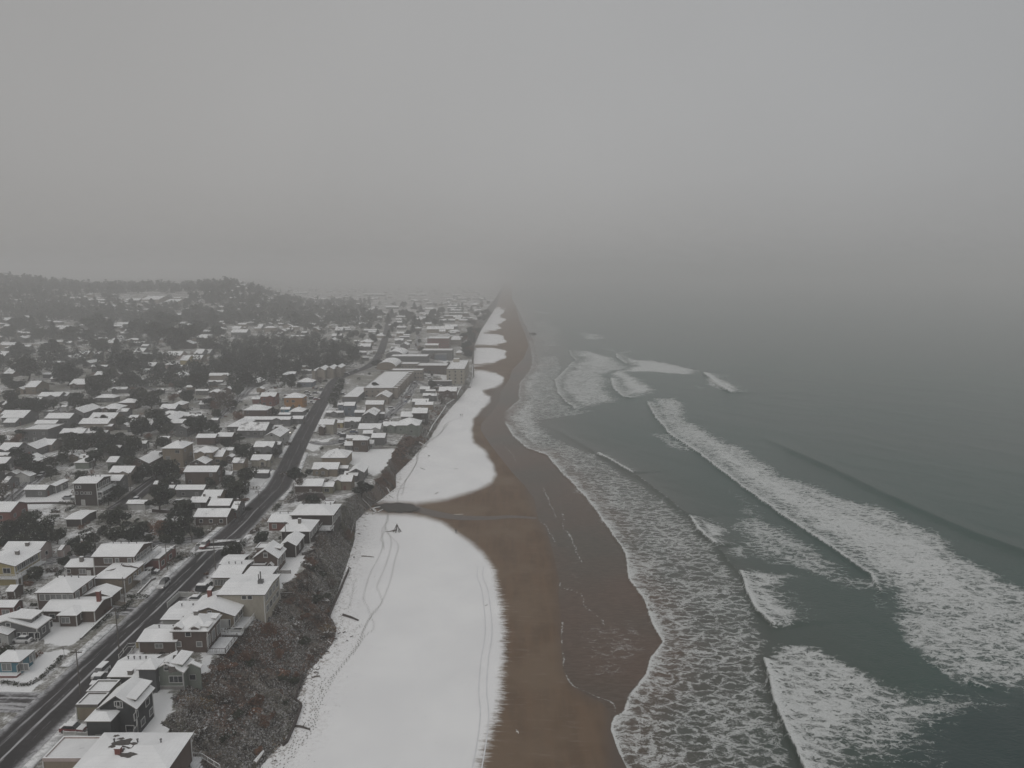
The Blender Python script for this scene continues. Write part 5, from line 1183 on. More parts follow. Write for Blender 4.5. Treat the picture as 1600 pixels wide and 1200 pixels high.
def roadmat(name, half, snowy, slush):
    m, t, b = newmat(name)
    ac, al = attr(t, 'across'), attr(t, 'along')
    cmb = t.nodes.new('ShaderNodeCombineXYZ'); t.links.new(ac, cmb.inputs[0]); t.links.new(mth(t, 'MULTIPLY', al, .055), cmb.inputs[1])
    st = noise(t, cmb.outputs[0], 1.15, 5, .65, .2); fine = noise(t, geo(t), .9, 5, .72); big = noise(t, geo(t), .04, 3, .6)
    aa = mth(t, 'ABSOLUTE', ac)
    edge = mapr(t, mth(t, 'ADD', aa, mth(t, 'MULTIPLY', mth(t, 'SUBTRACT', fine, .5), 1.4)), half * .66, half * .98)
    ctr = mth(t, 'SUBTRACT', 1.0, mapr(t, mth(t, 'ABSOLUTE', mth(t, 'SUBTRACT', ac, .35)), .12, .45))
    ctr2 = mth(t, 'SUBTRACT', 1.0, mapr(t, mth(t, 'ABSOLUTE', mth(t, 'ADD', ac, 2.4)), .1, .5))
    s = mapr(t, mth(t, 'ADD', st, mth(t, 'MULTIPLY', fine, .35)), .78 - .2 * snowy, .95 - .2 * snowy)
    fade = mapr(t, al, 180, 260, 1.0, .18)
    ctr = mth(t, 'MULTIPLY', ctr, fade); ctr2 = mth(t, 'MULTIPLY', ctr2, fade)
    s = mth(t, 'MAXIMUM', mth(t, 'MULTIPLY', s, slush), mth(t, 'MULTIPLY', ctr, mapr(t, st, .40, .56, 0, .75)))
    s = mth(t, 'MAXIMUM', s, mth(t, 'MULTIPLY', ctr2, mapr(t, st, .48, .6, 0, .5)))
    s = mth(t, 'MAXIMUM', s, mth(t, 'MULTIPLY', edge, mapr(t, fine, .3, .6, .25, .8)))
    asp = mixc(t, mapr(t, fine, .3, .7), (.013, .013, .014), (.030, .027, .028))
    asp = mixc(t, mapr(t, big, .4, .6), asp, (.034, .030, .031))
    t.links.new(mixc(t, s, asp, (.56, .56, .57)), b.inputs['Base Color']); t.links.new(mapr(t, fine, .3, .7, .6, .9), b.inputs['Roughness'])
    bump(t, b, fine, .2, .03); return m
RM = roadmat('wet_asphalt_with_slush', 5.4, .12, .45); RS = roadmat('snowy_side_street', 3.2, .9, .75)
snm, t, b = newmat('snowy_pavement')
nn = noise(t, geo(t), .7, 5, .7)
t.links.new(mixc(t, mapr(t, nn, .35, .6), (.42, .42, .42), SNOW), b.inputs['Base Color'])
MAIN_PX = [(345, 850), (385, 812), (420, 776), (437, 757), (458, 713), (477, 676), (497, 639), (511, 616), (519, 601), (530, 591), (552, 582), (578, 571), (592, 556), (600, 535), (605, 513), (608, 495), (612, 478)]
C0 = [(-88.5, 20), (-88.5, 70), (-88.5, 120), (-88.7, 170), (-89.5, 205)] + [GT(*p)[:2] for p in MAIN_PX]
CM = spline(C0)
hw = np.interp(CM[:, 1], [20, 180, 240, 330, 1500], [5.4, 5.4, 4.9, 4.3, 4.2])
strip('road', CM, -hw, hw, RM, .06, nu=12)
near = CM[:, 1] < 620
def verge(a, b_, side, y0, y1):
    k = (CM[:, 1] > y0) & (CM[:, 1] < y1)
    h_ = hw[k]
    if side > 0: strip('pavement', CM[k], h_ + a, h_ + b_, snm, .17, .16, 2)
    else: strip('pavement', CM[k], -h_ - b_, -h_ - a, snm, .17, .16, 2)
verge(.15, 2.2, -1, 136, 160); verge(.15, 2.2, -1, 168, 222); verge(.15, 2.0, 1, 20, 215); verge(.15, 1.8, 1, 252, 330); verge(.15, 1.8, -1, 262, 300); verge(.15, 1.8, -1, 316, 420); verge(.1, 1.6, 1, 368, 470)
def side(pts, w, mat=None, world=False, nm='street'):
    C = spline([GT(*p)[:2] for p in pts] if not world else pts, 8); return strip(nm, C, -w / 2, w / 2, mat or RS, .05, nu=6)
side([(-93.5, 126), (-110, 126.5), (-150, 127), (-230, 127)], 6.5, world=True)
side([(-93.5, 163.5), (-104, 164), (-112, 165), (-118, 167)], 4.5, world=True)
side([(338, 840), (310, 842), (275, 846), (200, 856), (120, 870), (0, 890)], 6)
side([(430, 735), (400, 739), (350, 740), (300, 742)], 5.5)
side([(462, 682), (440, 682), (380, 684), (300, 690)], 3.5)
side([(486, 690), (505, 694), (530, 690), (548, 681), (570, 672), (600, 655), (625, 634), (643, 610), (652, 590)], 6)
side([(180, 796), (203, 782), (225, 764), (247, 748), (262, 740)], 7, RM)
side([(-20, 800), (10, 785), (45, 757), (70, 735), (90, 715)], 6.5)
side([(330, 660), (350, 645), (378, 620), (395, 605), (420, 595)], 6)
side([(180, 688), (130, 660), (95, 640), (130, 628), (180, 622)], 5)
side([(120, 690), (60, 697), (0, 705)], 4)
side([(400, 590), (460, 592), (500, 585), (545, 580), (575, 574)], 7)
side([(556, 583), (600, 580), (650, 596), (690, 610), (722, 610)], 5)
side([(470, 610), (430, 615), (380, 618)], 4)
side([(90, 610), (150, 606), (200, 598), (260, 612), (330, 600)], 4)
side([(620, 560), (680, 566), (733, 572)], 5); side([(600, 540), (560, 541), (520, 545)], 4)
side([(200, 560), (240, 580), (300, 575), (340, 570)], 5); side([(650, 545), (655, 520), (657, 505)], 5)
# snow islands and low walls by the junctions
def wallrun(name, label, pts, h, w, mat, cat='wall', world=False, group=None, top='snow'):
    P = [GT(*p)[:2] if not world else p for p in pts]
    mb = MB()
    z0 = Hs(*P[0])
    for (x0, y0), (x1, y1) in zip(P[:-1], P[1:]):
        n = max(1, int(math.hypot(x1 - x0, y1 - y0) / 6)); dx, dy = x1 - x0, y1 - y0; L_ = math.hypot(dx, dy) + 1e-9; nx, ny = -dy / L_ * w / 2, dx / L_ * w / 2
        for i in range(n):
            ax, ay, bx, by = x0 + dx * i / n, y0 + dy * i / n, x0 + dx * (i + 1) / n, y0 + dy * (i + 1) / n
            za, zb = Hs(ax, ay) + h, Hs(bx, by) + h
            mb.prism([(ax - nx, ay - ny, za), (bx - nx, by - ny, zb), (bx + nx, by + ny, zb), (ax + nx, ay + ny, za)], h + .8, 1 if top else 0, 0)
    o = mb.build(name, [M[mat], M[top or mat]]); tag(o, label, cat, group); return o
# ------------------------------------------------------------------ trees: prototypes, then copies that share meshes
def leaf_quads(C, size, r, flat=.5):
    """C n x 3 centres -> quads with random orientation; flat > 0 tips them towards level"""
    n = len(C); nrm = r.normal(size=(n, 3)); nrm[:, 2] = np.abs(nrm[:, 2]) + flat; nrm /= np.linalg.norm(nrm, axis=1)[:, None]
    a = np.cross(nrm, r.normal(size=(n, 3))); a /= np.linalg.norm(a, axis=1)[:, None]; b_ = np.cross(nrm, a)
    s = size * r.uniform(.6, 1.4, (n, 1)); a = a * s; b_ = b_ * s * r.uniform(.4, .8, (n, 1))
    V = np.stack([C - a - b_, C + a - b_ * .6, C + a * .8 + b_, C - a * .7 + b_], 1).reshape(-1, 3)
    return V, np.arange(4 * n).reshape(-1, 4)
def clump_points(cl, per, r):
    P = []
    for (x, y, z, s, sz) in cl:
        d = r.normal(size=(per, 3)); d /= np.linalg.norm(d, axis=1)[:, None]
        rad = r.uniform(.55, 1.05, (per, 1)) ** .6
        P.append(np.array([x, y, z]) + d * rad * np.array([s, s, sz]))
    return np.concatenate(P)
def crown(kind, seed, n=2600, leaf=.06):
    r = np.random.default_rng(seed); cl = []
    if kind == 'pine':        # flat-topped, wind-shaped, separate pads of needles
        for i in range(13):
            a = r.uniform(0, 6.28); q = r.uniform(.15, .85); cl.append((q * math.cos(a) + .12, q * math.sin(a) * .9, 1.35 + r.uniform(-.35, .35) - .3 * q, r.uniform(.22, .42), r.uniform(.12, .22)))
        cl.append((0, 0, 1.5, .45, .25))
    elif kind == 'round':
        for i in range(16):
            a = r.uniform(0, 6.28); q = r.uniform(0, .68); cl.append((q * math.cos(a), q * math.sin(a), .95 + r.uniform(-.45, .5) * (1 - .4 * q), r.uniform(.28, .46), r.uniform(.24, .40)))
    elif kind == 'conifer':
        for i in range(17):
            h = i / 16; q = (1 - h) * .72 + .06; a = i * 2.4
            for k in range(2): cl.append((q * .6 * math.cos(a + k * 3.1), q * .6 * math.sin(a + k * 3.1), .35 + h * 2.6, q * .62 + .05, .2))
    elif kind == 'bare':      # leafless, brownish, airy
        for i in range(12):
            a = r.uniform(0, 6.28); q = r.uniform(0, .7); cl.append((q * math.cos(a), q * math.sin(a), .9 + r.uniform(-.4, .45), r.uniform(.3, .5), r.uniform(.3, .45)))
    elif kind == 'shrub':
        for i in range(9):
            a = r.uniform(0, 6.28); q = r.uniform(0, .75); cl.append((q * math.cos(a), q * math.sin(a), .3 + r.uniform(-.1, .2), r.uniform(.25, .42), r.uniform(.18, .32)))
    P = clump_points(cl, max(12, n // len(cl)), r)
    V, Q = leaf_quads(P, leaf, r, .6 if kind != 'bare' else .1)
    return V, Q, cl
def trunk_mb(kind, cl, seed):
    r = random.Random(seed); mb = MB()
    top = {'pine': 1.25, 'round': .9, 'conifer': 2.6, 'bare': .8, 'shrub': .2}[kind]
    p = (0, 0, -.35); w0 = .075; k = 4
    for i in range(1, k + 1):
        q = (r.uniform(-.06, .06) * i * (kind != 'conifer'), r.uniform(-.06, .06) * i * (kind != 'conifer'), -.35 + (top + .35) * i / k)
        mb.bar(p, q, w0 * (1 - .16 * (i - 1)), 0, w0 * (1 - .16 * i), 7); p = q; 
        if i == 2: fork = q
    for c in cl[:9 if kind != 'conifer' else 0]: mb.bar(fork if r.random() < .6 else p, (c[0] * .9, c[1] * .9, c[2]), .032, 0, .012, 5)
    return mb
TP = {}
def tree_proto(kind, i, mat, n, leaf):
    V, Q, cl = crown(kind, 100 + i * 7 + len(kind), n, leaf)
    me = mesh_np(kind + '_crown', V, Q, [M[mat]])
    TP.setdefault(kind, []).append((me, trunk_mb(kind, cl, i).mesh('trunk', [M['bark']])))
for i in range(4): tree_proto('pine', i, 'pine' if i % 2 else 'pine_b', 3600, .055)
for i in range(4): tree_proto('round', i, 'pine' if i % 2 == 0 else 'pine_b', 4200, .055)
for i in range(3): tree_proto('conifer', i, 'pine', 3200, .06)
for i in range(2): tree_proto('bare', i, 'shrub' if i else 'russet', 2600, .035)
for i in range(3): tree_proto('shrub', i, ('shrub', 'russet', 'pine_b')[i], 1500, .07)
NAMES = dict(pine=('shore_pine', 'shore pine', 'wind-shaped dark shore pine'), round=('evergreen_tree', 'tree', 'dense dark evergreen'), conifer=('conifer_tree', 'conifer', 'dark pointed conifer'),
             bare=('bare_tree', 'tree', 'leafless brownish tree'), shrub=('garden_shrub', 'shrub', 'low snow-dusted garden shrub'))
TREES = []
rt = random.Random(11)
def tree(kind, px, py, rpx, desc=None, zs=1.0):
    """crown centre and crown radius in photo pixels"""
    if kind == 'conifer':
        if rt.random() < .62: kind = 'round'
        else: zs *= .62
    x, y, z = GT(px, py, 4)
    for _ in range(3):
        Rm = rpx * y * 1.02 / FPX; hc = Rm * {'pine': 1.35, 'round': .95, 'conifer': 1.5, 'bare': .9, 'shrub': .3}[kind] * zs
        x, y, z = GT(px, py, hc)
    if x > x_toe(y) - 1: return
    nm, cat, d0 = NAMES[kind]; i = rt.randrange(len(TP[kind]))
    if kind in ('bare',) : d0 = 'leafless russet tree' if i == 0 else 'leafless grey-brown tree'
    root = thing(nm, where_label(desc or d0, px, py), cat, (x, y, z - .1), rt.uniform(0, 6.28), 'trees of the town' if kind != 'shrub' else 'garden shrubs')
    root.scale = (Rm, Rm, Rm * zs * rt.uniform(.9, 1.1))
    link('crown', TP[kind][i][0], root); link('trunk', TP[kind][i][1], root)
    TREES.append((x, y, Rm))
def trees(fr, txt):
    s = FR[fr][2]
    for it in txt.replace('\n', ';').split(';'):
        q = it.split()
        if q: a_, b_ = fpx(fr, float(q[1]), float(q[2])); tree({'p': 'pine', 'r': 'round', 'c': 'conifer', 'b': 'bare', 's': 'shrub'}[q[0]], a_, b_, float(q[3]) / s, zs=float(q[4]) if len(q) > 4 else 1.0)
trees('R3', """r 230 190 115; r 90 250 110; r 370 240 110; r 470 300 85; r 40 340 80; r 300 320 95; r 180 330 80; r 700 420 95; r 620 350 70; r 760 330 75; p 1000 150 115; r 960 290 95; r 1090 270 100; p 900 110 75
r 1190 230 95; b 1320 240 110; r 1420 230 90; r 1500 310 75; p 1240 320 60; r 300 610 80; s 430 590 60; r 530 500 60; s 850 930 70; s 800 890 45; r 860 250 60; p 1550 160 70; r 1380 330 60; s 240 700 50; s 660 460 40; s 1480 500 50; s 170 640 60""")
trees('R4', "r 1125 300 85; r 885 415 80; r 590 275 50; r 820 430 50; s 1060 260 50; s 250 1060 30; s 650 620 30; s 1520 500 35; s 480 480 22; s 660 650 18")
trees('R6', """r 710 650 95; r 650 750 105; r 590 700 85; r 480 640 65; r 590 820 60; r 245 890 55; r 245 960 60; r 555 375 60; r 700 420 55; p 660 320 50; r 340 225 85; r 240 190 55; p 420 215 55; r 60 600 100; r 100 690 80
r 20 770 70; p 120 950 80; r 200 1040 80; p 60 1060 90; s 1160 650 50; s 1090 650 45; s 1030 640 40; r 1240 620 35; s 740 930 40; r 400 700 60; r 330 640 50; r 520 560 45; r 640 420 50; s 1060 390 40; r 930 110 50; b 460 60 60; r 600 50 55; r 780 430 45; p 250 1090 60; r 330 1110 50; s 700 860 40""")
trees('R5', """p 235 530 110; p 120 440 70; p 600 390 110; p 690 350 85; p 510 490 60; p 770 480 95; p 850 400 85; p 960 370 75; r 1100 390 95; r 1050 460 75; r 1170 250 85; r 1330 210 105; r 1250 180 55; r 1390 270 60; r 1180 610 95
r 1120 660 70; r 1300 600 100; r 1420 610 85; r 1320 770 80; r 980 790 75; p 900 840 50; r 1390 830 75; r 1560 890 55; s 380 790 35; p 430 530 60; r 330 620 45; p 620 240 40; r 250 90 100; r 100 60 80; r 330 60 70; r 730 60 60; r 620 40 50; b 1230 320 45; r 1520 480 60; b 1300 400 40; r 1010 200 60; r 590 330 60; s 450 620 30; r 30 590 50; r 1500 120 50""")
trees('A4', """r 170 690 95; r 420 720 95; r 770 650 105; r 800 750 75; r 610 800 75; r 590 410 85; r 1040 400 90; r 1090 500 90; r 980 480 80; r 940 880 80; r 860 870 60; r 1230 790 70; r 1180 860 60; b 1420 900 80; b 1370 890 60; r 190 920 70
r 60 880 55; r 1230 1040 80; r 980 1010 70; r 880 1060 70; r 700 740 50; r 330 560 70; r 120 570 60; r 50 470 55; r 250 480 55; c 440 480 70; c 330 470 60; c 820 470 60; c 730 560 50; r 1360 470 50; r 1300 560 60; r 480 880 55; r 540 920 60; r 330 920 45; r 460 1000 50; r 700 980 45
r 600 1090 50; r 450 1140 70; r 610 1130 60; r 100 800 50; r 40 760 45; b 1080 880 40; b 1490 1000 50; r 1390 720 50; r 1550 760 60; r 1480 830 50; c 690 460 70; c 880 440 70; c 1180 480 80; c 1240 440 60; c 1330 400 60; c 200 430 60; c 120 420 60; c 270 400 50; r 560 480 60; r 640 560 60; r 900 640 60; r 1010 690 50""")
trees('E3', """r 90 640 60; c 560 300 60; c 650 330 70; c 480 250 60; c 380 300 50; c 820 300 70; c 900 380 80; c 980 320 60; c 1080 330 60; c 740 400 70; r 840 470 50; c 1180 580 60; c 1250 560 50; c 1330 590 50; c 1450 600 60; c 1520 570 50
r 750 580 55; r 1480 640 45; r 450 1110 60; r 350 1140 60; r 200 1060 60; r 100 1090 60; r 60 1130 50; b 800 1150 60; s 700 1160 50; s 860 1160 40; c 1500 300 60; c 1430 350 50; c 640 210 50; c 260 300 50; c 160 270 50; c 1200 260 50; c 1050 420 50; c 600 430 50; c 680 480 50""")
trees('E4', """c 370 380 60; c 420 320 60; c 560 300 70; c 640 340 70; c 700 400 70; c 760 440 60; c 680 500 60; c 620 550 50; c 420 500 50; c 380 580 50; c 460 460 50; c 900 350 60; c 950 300 60; c 1000 340 60; c 1050 280 50; c 860 400 60; c 960 430 50; c 780 260 50; c 700 220 50
c 560 200 50; c 120 320 60; c 200 350 60; c 280 300 50; c 130 470 50; c 250 480 50; c 60 280 50; r 1130 940 30; r 760 660 30; c 740 560 26 1.6; b 715 700 20; r 880 1050 25; r 920 1080 22; r 570 830 30; r 1010 1060 20; r 840 950 20""")
trees('E5', "r 1060 350 55; r 1000 400 55; r 980 470 50; r 960 520 40; r 1075 290 45; r 990 570 35; s 720 370 30; r 250 660 50; r 200 620 40; s 1330 860 25; r 480 860 30; s 340 930 25; r 640 650 25; r 1500 1040 20; s 1560 1100 35; s 310 860 25; r 540 330 40")
# coast wood: dark scrubby trees on the bluff beyond the condominium
rc = random.Random(3)
for i in range(46):
    py = rc.uniform(470, 556); x0 = np.interp(py, [470, 500, 530, 556], [745, 728, 722, 726]); x1 = np.interp(py, [470, 500, 530, 556], [774, 760, 741, 737])
    tree('round' if rc.random() < .7 else 'bare', rc.uniform(x0, x1), py, rc.uniform(5, 8) * (.6 + .5 * (py - 470) / 86), 'dark scrubby tree')
# smaller trees and shrubs that fill the gardens
k = 0
while k < 150:
    px, py = rc.uniform(0, 700), 470 + 320 * rc.random() ** 1.5
    if abs(px - np.interp(py, [470, 590, 676, 757, 850], [612, 530, 477, 437, 345])) < 14: continue
    x, y, z = GT(px, py)
    if x > x_top(y) - 3 or any(abs(x - q[0]) < q[2] / 2 + 1.5 and abs(y - q[1]) < q[3] / 2 + 1.5 + (3 if True else 0) for q in HOUSES): continue
    if any(inside(np.array([px]), np.array([py]), Lp)[0] for Lp in LOTS): continue
    if px > 480 and py > 590 and rc.random() < .8: continue
    tree(rc.choice(('round', 'shrub', 'pine', 'pine', 'bare', 'round')), px, py, rc.uniform(2.4, 5.2) * FPX / (y * 1.02) * 1.0)
    k += 1
# woods that read as one mass
def wood(name, label, pts, Rr, seed, per=330, leaf=.34, conif=.5):
    r = np.random.default_rng(seed); VV, QQ, b0 = [], [], 0
    for (x, y) in pts:
        Rm = r.uniform(*Rr); z = Hs(x, y)
        if r.random() < conif:
            cl = [(x + .3 * Rm * math.cos(i * 2.4) * (1 - i / 7), y + .3 * Rm * math.sin(i * 2.4) * (1 - i / 7), z + Rm * (.5 + i * .24) * (.7 + .6 * ((x * 7.3) % 1)), Rm * (.8 - i * .1), Rm * .35) for i in range(6)]
        else:
            tl = r.uniform(.6, 1.5); cl = [(x + r.uniform(-.6, .6) * Rm, y + r.uniform(-.6, .6) * Rm, z + Rm * tl * r.uniform(.6, 1.6), Rm * r.uniform(.4, .6), Rm * r.uniform(.3, .5)) for i in range(6)]
        P = clump_points(cl, per // 6, r); V, Q = leaf_quads(P, leaf * Rm / 4, r, .6); VV.append(V); QQ.append(Q + b0); b0 += len(V)
    o = link(name, mesh_np(name, np.concatenate(VV), np.concatenate(QQ), [M['pine']])); tag(o, label, 'wood', None, 'stuff'); return o
def region_points(poly, n, seed, py_bias=1.0):
    r = random.Random(seed); out = []; xs = [p[0] for p in poly]; ys = [p[1] for p in poly]
    while len(out) < n:
        px, py = r.uniform(min(xs), max(xs)), r.uniform(min(ys), max(ys))
        if inside(np.array([px]), np.array([py]), poly)[0]:
            x, y, z = GT(px, py, 3); out.append((x, y))
    return out
wood('dark_wood', 'dense dark evergreen wood in the middle of the town', region_points([(330, 545), (350, 532), (400, 529), (470, 530), (520, 536), (556, 552), (562, 566), (545, 577), (500, 584), (430, 583), (340, 584), (325, 568)], 300, 1), (3.5, 6.0), 2, 460, .30)
hp = []
rh = random.Random(9)
while len(hp) < 3300:
    a = rh.uniform(-1.1, -.20); y = rh.uniform(1080, 1900)
    x = a * y
    if a > -.30 and rh.random() < .5: continue
    p = proj(x, y, Hs(x, y) + 6)
    if 100 < p[0] < 320 and 455 < p[1] < 480 and (rh.random() < .55 or 190 < p[0] < 295 and p[1] < 472): continue
    if 370 < p[0] < 450 and 440 < p[1] < 468 and rh.random() < .6: continue
    hp.append((x, y))
wood('hill_forest', 'misty evergreen forest covering the hills inland', hp, (3.8, 9.5), 5, 96, .75)
fp_ = []
while len(fp_) < 1100:
    px, py = rh.uniform(-330, 760), 452 + 150 * rh.random() ** 1.15
    if py > 520 and px > 560 or py > 548 and px > 440: continue
    if abs(px - np.interp(py, [455, 500, 530, 570, 590], [640, 607, 603, 575, 530])) < 7: continue
    if px < 330 and py < 468: continue
    x, y, z = GT(px, py, 3)
    if x > x_top(y) - 4 or any(abs(x - q[0]) < q[2] / 2 + 1 and -6 < y - q[1] < 8 for q in HOUSES): continue
    if fbm2(np.array([x]), np.array([y]), 90, 77, 2)[0] < .50: continue
    fp_.append((x, y))
wood('far_tree_belt', 'hazy belts of trees among the distant roofs', fp_, (3.4, 6.2), 8, 200, .42, .6)

# hedges, brambles and bushes that fill the gaps between the houses
r = np.random.default_rng(44); VV, QQ, MI, b0, k = [], [], [], 0, 0
while k < 1800:
    px, py = r.uniform(-260, 730), 490 + 560 * r.random() ** 2.0
    if abs(px - np.interp(py, [470, 590, 676, 757, 850, 1000, 1150], [612, 530, 477, 437, 345, 190, 30])) < 12 + max(0, (py - 600) / 600 * 45): continue
    x, y, z = GT(px, py)
    if x > x_top(y) - 2 or any(abs(x - q[0]) < q[2] / 2 + .6 and abs(y - q[1]) < q[3] / 2 + .6 for q in HOUSES): continue
    if px > 440 and py > 600 and r.random() < .65: continue
    if py > 880 and r.random() < .5: continue
    if any(inside(np.array([px]), np.array([py]), Lp)[0] for Lp in LOTS): continue
    k += 1; a_ = r.choice([0, 1.57, r.uniform(0, 3)]); n_ = int(r.integers(2, 7)); sz = r.uniform(.5, 1.25) * (1 + (y > 400) * .5)
    cl = [(x + math.cos(a_) * sz * 1.1 * i, y + math.sin(a_) * sz * 1.1 * i, z + sz * .45, sz * r.uniform(.7, 1.1), sz * r.uniform(.5, .9)) for i in range(n_)]
    P = clump_points(cl, 46 if y < 400 else 22, r); P = P[P[:, 2] > z - .2]; V, Q = leaf_quads(P, .17 if y < 400 else .34, r, .5); VV.append(V); QQ.append(Q + b0); b0 += len(V); MI.append(np.full(len(Q), int(r.choice([0, 0, 0, 1, 2]))))
o = link('undergrowth', mesh_np('undergrowth', np.concatenate(VV), np.concatenate(QQ), [M['pine_b'], M['shrub'], M['russet']], np.concatenate(MI))); tag(o, 'hedges and bushes filling the gardens of the town', 'undergrowth', None, 'stuff')
# ------------------------------------------------------------------ brush on the bluff
def brush(name, label, y0, y1, n, size, seed, hgt):
    r = np.random.default_rng(seed)
    y = y0 * (y1 / y0) ** r.random(n); u = r.uniform(0, 1.02, n)
    x = x_top(y) * (1 - u) + x_toe(y) * u
    keep = ((x_toe(y) - x_top(y)) > 3.2) & ~((y > 398) & (y < 655) & (r.random(n) < .8))
    x, y, u = x[keep], y[keep], u[keep]; n = len(x)
    z = H(x, y) + bluff_lump(x, y)
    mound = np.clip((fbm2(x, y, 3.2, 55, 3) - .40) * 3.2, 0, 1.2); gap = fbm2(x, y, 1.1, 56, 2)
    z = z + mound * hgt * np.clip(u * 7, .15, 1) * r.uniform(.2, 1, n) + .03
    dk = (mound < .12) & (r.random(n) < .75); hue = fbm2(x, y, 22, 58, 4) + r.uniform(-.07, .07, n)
    ppx, ppy = projn(x, y, z)
    for (a_, b_, c_) in ((472, 893, 15), (478, 947, 13), (452, 936, 10), (625, 705, 15), (600, 748, 13), (640, 690, 12), (545, 835, 9)): hue = np.where(np.hypot(ppx - a_, ppy - b_) < c_ * r.uniform(.6, 1.2, n), .9, hue)
    gold = np.zeros(n, bool)
    for (a_, b_, c_) in ((312, 1092, 24), (486, 1010, 15), (440, 1168, 14), (512, 985, 12), (288, 1080, 10)): gold |= np.hypot(ppx - a_, ppy - b_) < c_ * r.uniform(.5, 1.3, n)
    bare = (np.hypot((ppx - 492) / 1.3, ppy - 1000) < 15) & (r.random(n) < .7); z = np.where(bare, z - 3, z)
    up = r.random(n) < np.clip(.20 + (fbm2(x, y, 9, 59, 2) - .35) * 1.1 - .25 * (hue > .56), .03, .42)
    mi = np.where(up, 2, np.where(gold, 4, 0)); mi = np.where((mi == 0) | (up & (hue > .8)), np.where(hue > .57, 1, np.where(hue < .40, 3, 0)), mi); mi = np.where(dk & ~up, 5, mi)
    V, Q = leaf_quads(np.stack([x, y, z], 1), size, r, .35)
    o = link(name, mesh_np(name, V, Q, [M['twig'], M['twig_red'], M['twig_snow'], M['twig_green'], M['twig_gold'], M['twig_gap_shade']], mi)); tag(o, label, 'brush', None, 'stuff')
M['twig'] = flat('grey_brown_twigs', (.20, .182, .158), .95, .4, 1.2)
M['twig_red'] = flat('russet_twigs', (.145, .095, .070), .95, .4, 1.2)
M['twig_gap_shade'] = flat('gap_shade_twigs', (.05, .044, .038), .95, .4, 1.2)  # shade in the gaps between brush mounds, put into the twig colour
M['twig_gold'] = flat('ochre_twigs', (.18, .13, .075), .95, .4, 1.2)
M['twig_green'] = flat('mossy_twigs', (.14, .135, .105), .95, .4, 1.2)
M['twig_snow'] = flat('snow_dusted_twigs', (.36, .355, .35), .9, .3, 1.2)
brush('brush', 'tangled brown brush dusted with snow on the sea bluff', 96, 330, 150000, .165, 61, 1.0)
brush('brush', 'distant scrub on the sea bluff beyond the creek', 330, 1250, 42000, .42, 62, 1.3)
# ------------------------------------------------------------------ footprints on the snow, creek pool, driftwood
def Z7(pts): return [(400 + x / 2.857, 780 + y / 2.857) for x, y in pts]
TRAILS = [Z7([(592, 55), (580, 110), (572, 150), (556, 185), (568, 205), (545, 270), (512, 330), (490, 400), (480, 452), (500, 490), (512, 530), (527, 560), (520, 590), (488, 615), (468, 645), (430, 692), (398, 735), (360, 785), (322, 850), (292, 910), (276, 960), (266, 1010), (240, 1060), (190, 1115), (150, 1170), (120, 1210)]),
          Z7([(578, 130), (604, 190), (590, 262), (562, 340), (540, 392), (556, 432), (562, 466), (530, 500), (508, 532), (480, 590), (466, 640), (432, 700)]),
          Z7([(583, 150), (612, 180), (636, 212), (620, 272), (604, 350), (576, 430), (545, 490), (505, 540), (478, 596), (440, 672), (385, 745), (330, 815), (296, 860), (270, 930), (258, 1000), (225, 1060), (180, 1100), (125, 1165), (90, 1210)]),
          Z7([(385, 357), (418, 362), (436, 385), (428, 440), (412, 490), (388, 500)]), Z7([(226, 838), (216, 880), (220, 930), (214, 970)]), Z7([(250, 800), (258, 850), (250, 930), (240, 1000), (246, 1040)]),
          Z7([(380, 610), (410, 600), (450, 585), (470, 560)]), Z7([(350, 660), (370, 600), (382, 560), (380, 520)]), Z7([(70, 1195), (110, 1140), (160, 1110), (180, 1050)]), Z7([(290, 850), (300, 870), (285, 840), (320, 800)]),
          [(720, 652), (708, 657), (696, 664), (690, 676), (680, 684), (670, 690), (662, 702), (652, 712), (650, 726), (640, 744), (628, 760), (622, 772), (621, 786)], [(700, 663), (684, 682), (668, 694), (655, 708), (652, 722), (645, 735), (634, 752), (630, 768), (628, 775)],
          [(606, 800), (606, 815), (597, 830), (600, 860)]]
mb = MB(); rr = random.Random(4)
for T_ in TRAILS:
    P = spline([G(a, b_, 1.6) for a, b_ in T_], 10); s_ = 0; acc = 0; sd_ = 1
    for (x0, y0), (x1, y1) in zip(P[:-1], P[1:]):
        L_ = math.hypot(x1 - x0, y1 - y0)
        while acc < L_:
            f_ = acc / (L_ + 1e-9); x, y = x0 + (x1 - x0) * f_, y0 + (y1 - y0) * f_; dx, dy = (x1 - x0) / (L_ + 1e-9), (y1 - y0) / (L_ + 1e-9)
            sd_ = -sd_; x += -dy * .16 * sd_ + rr.uniform(-.06, .06); y += dx * .16 * sd_ + rr.uniform(-.08, .08); g_ = 1 + max(0, y - 200) / 500
            z = Hs(x, y) + .05 + .0002 * y
            mb.poly([(x + dx * .22 * math.cos(a_) * g_ - dy * .11 * g_ * math.sin(a_), y + dy * .22 * g_ * math.cos(a_) + dx * .11 * g_ * math.sin(a_), z) for a_ in [math.pi / 3 * i for i in range(6)]])
            acc += .72 + rr.uniform(-.1, .1)
        acc -= L_
M['print'] = flat('trodden_snow', (.24, .23, .215), .9, .2, 2)
o = mb.build('footprints', M['print']); tag(o, 'winding trails of dark footprints across the snowy beach', 'footprints', None, 'stuff')
def sheet(name, pts, z, mat, kind='structure'):
    P = spline([G(a, b_, z) for a, b_ in pts + [pts[0]]], 6)[:-1]
    cx, cy__ = P[:, 0].mean(), P[:, 1].mean(); mb = MB(); n = len(P)
    for i in range(n): mb.poly([(cx, cy__, z), (P[i][0], P[i][1], z), (P[(i + 1) % n][0], P[(i + 1) % n][1], z)])
    return tag(mb.build(name, mat), kind=kind)
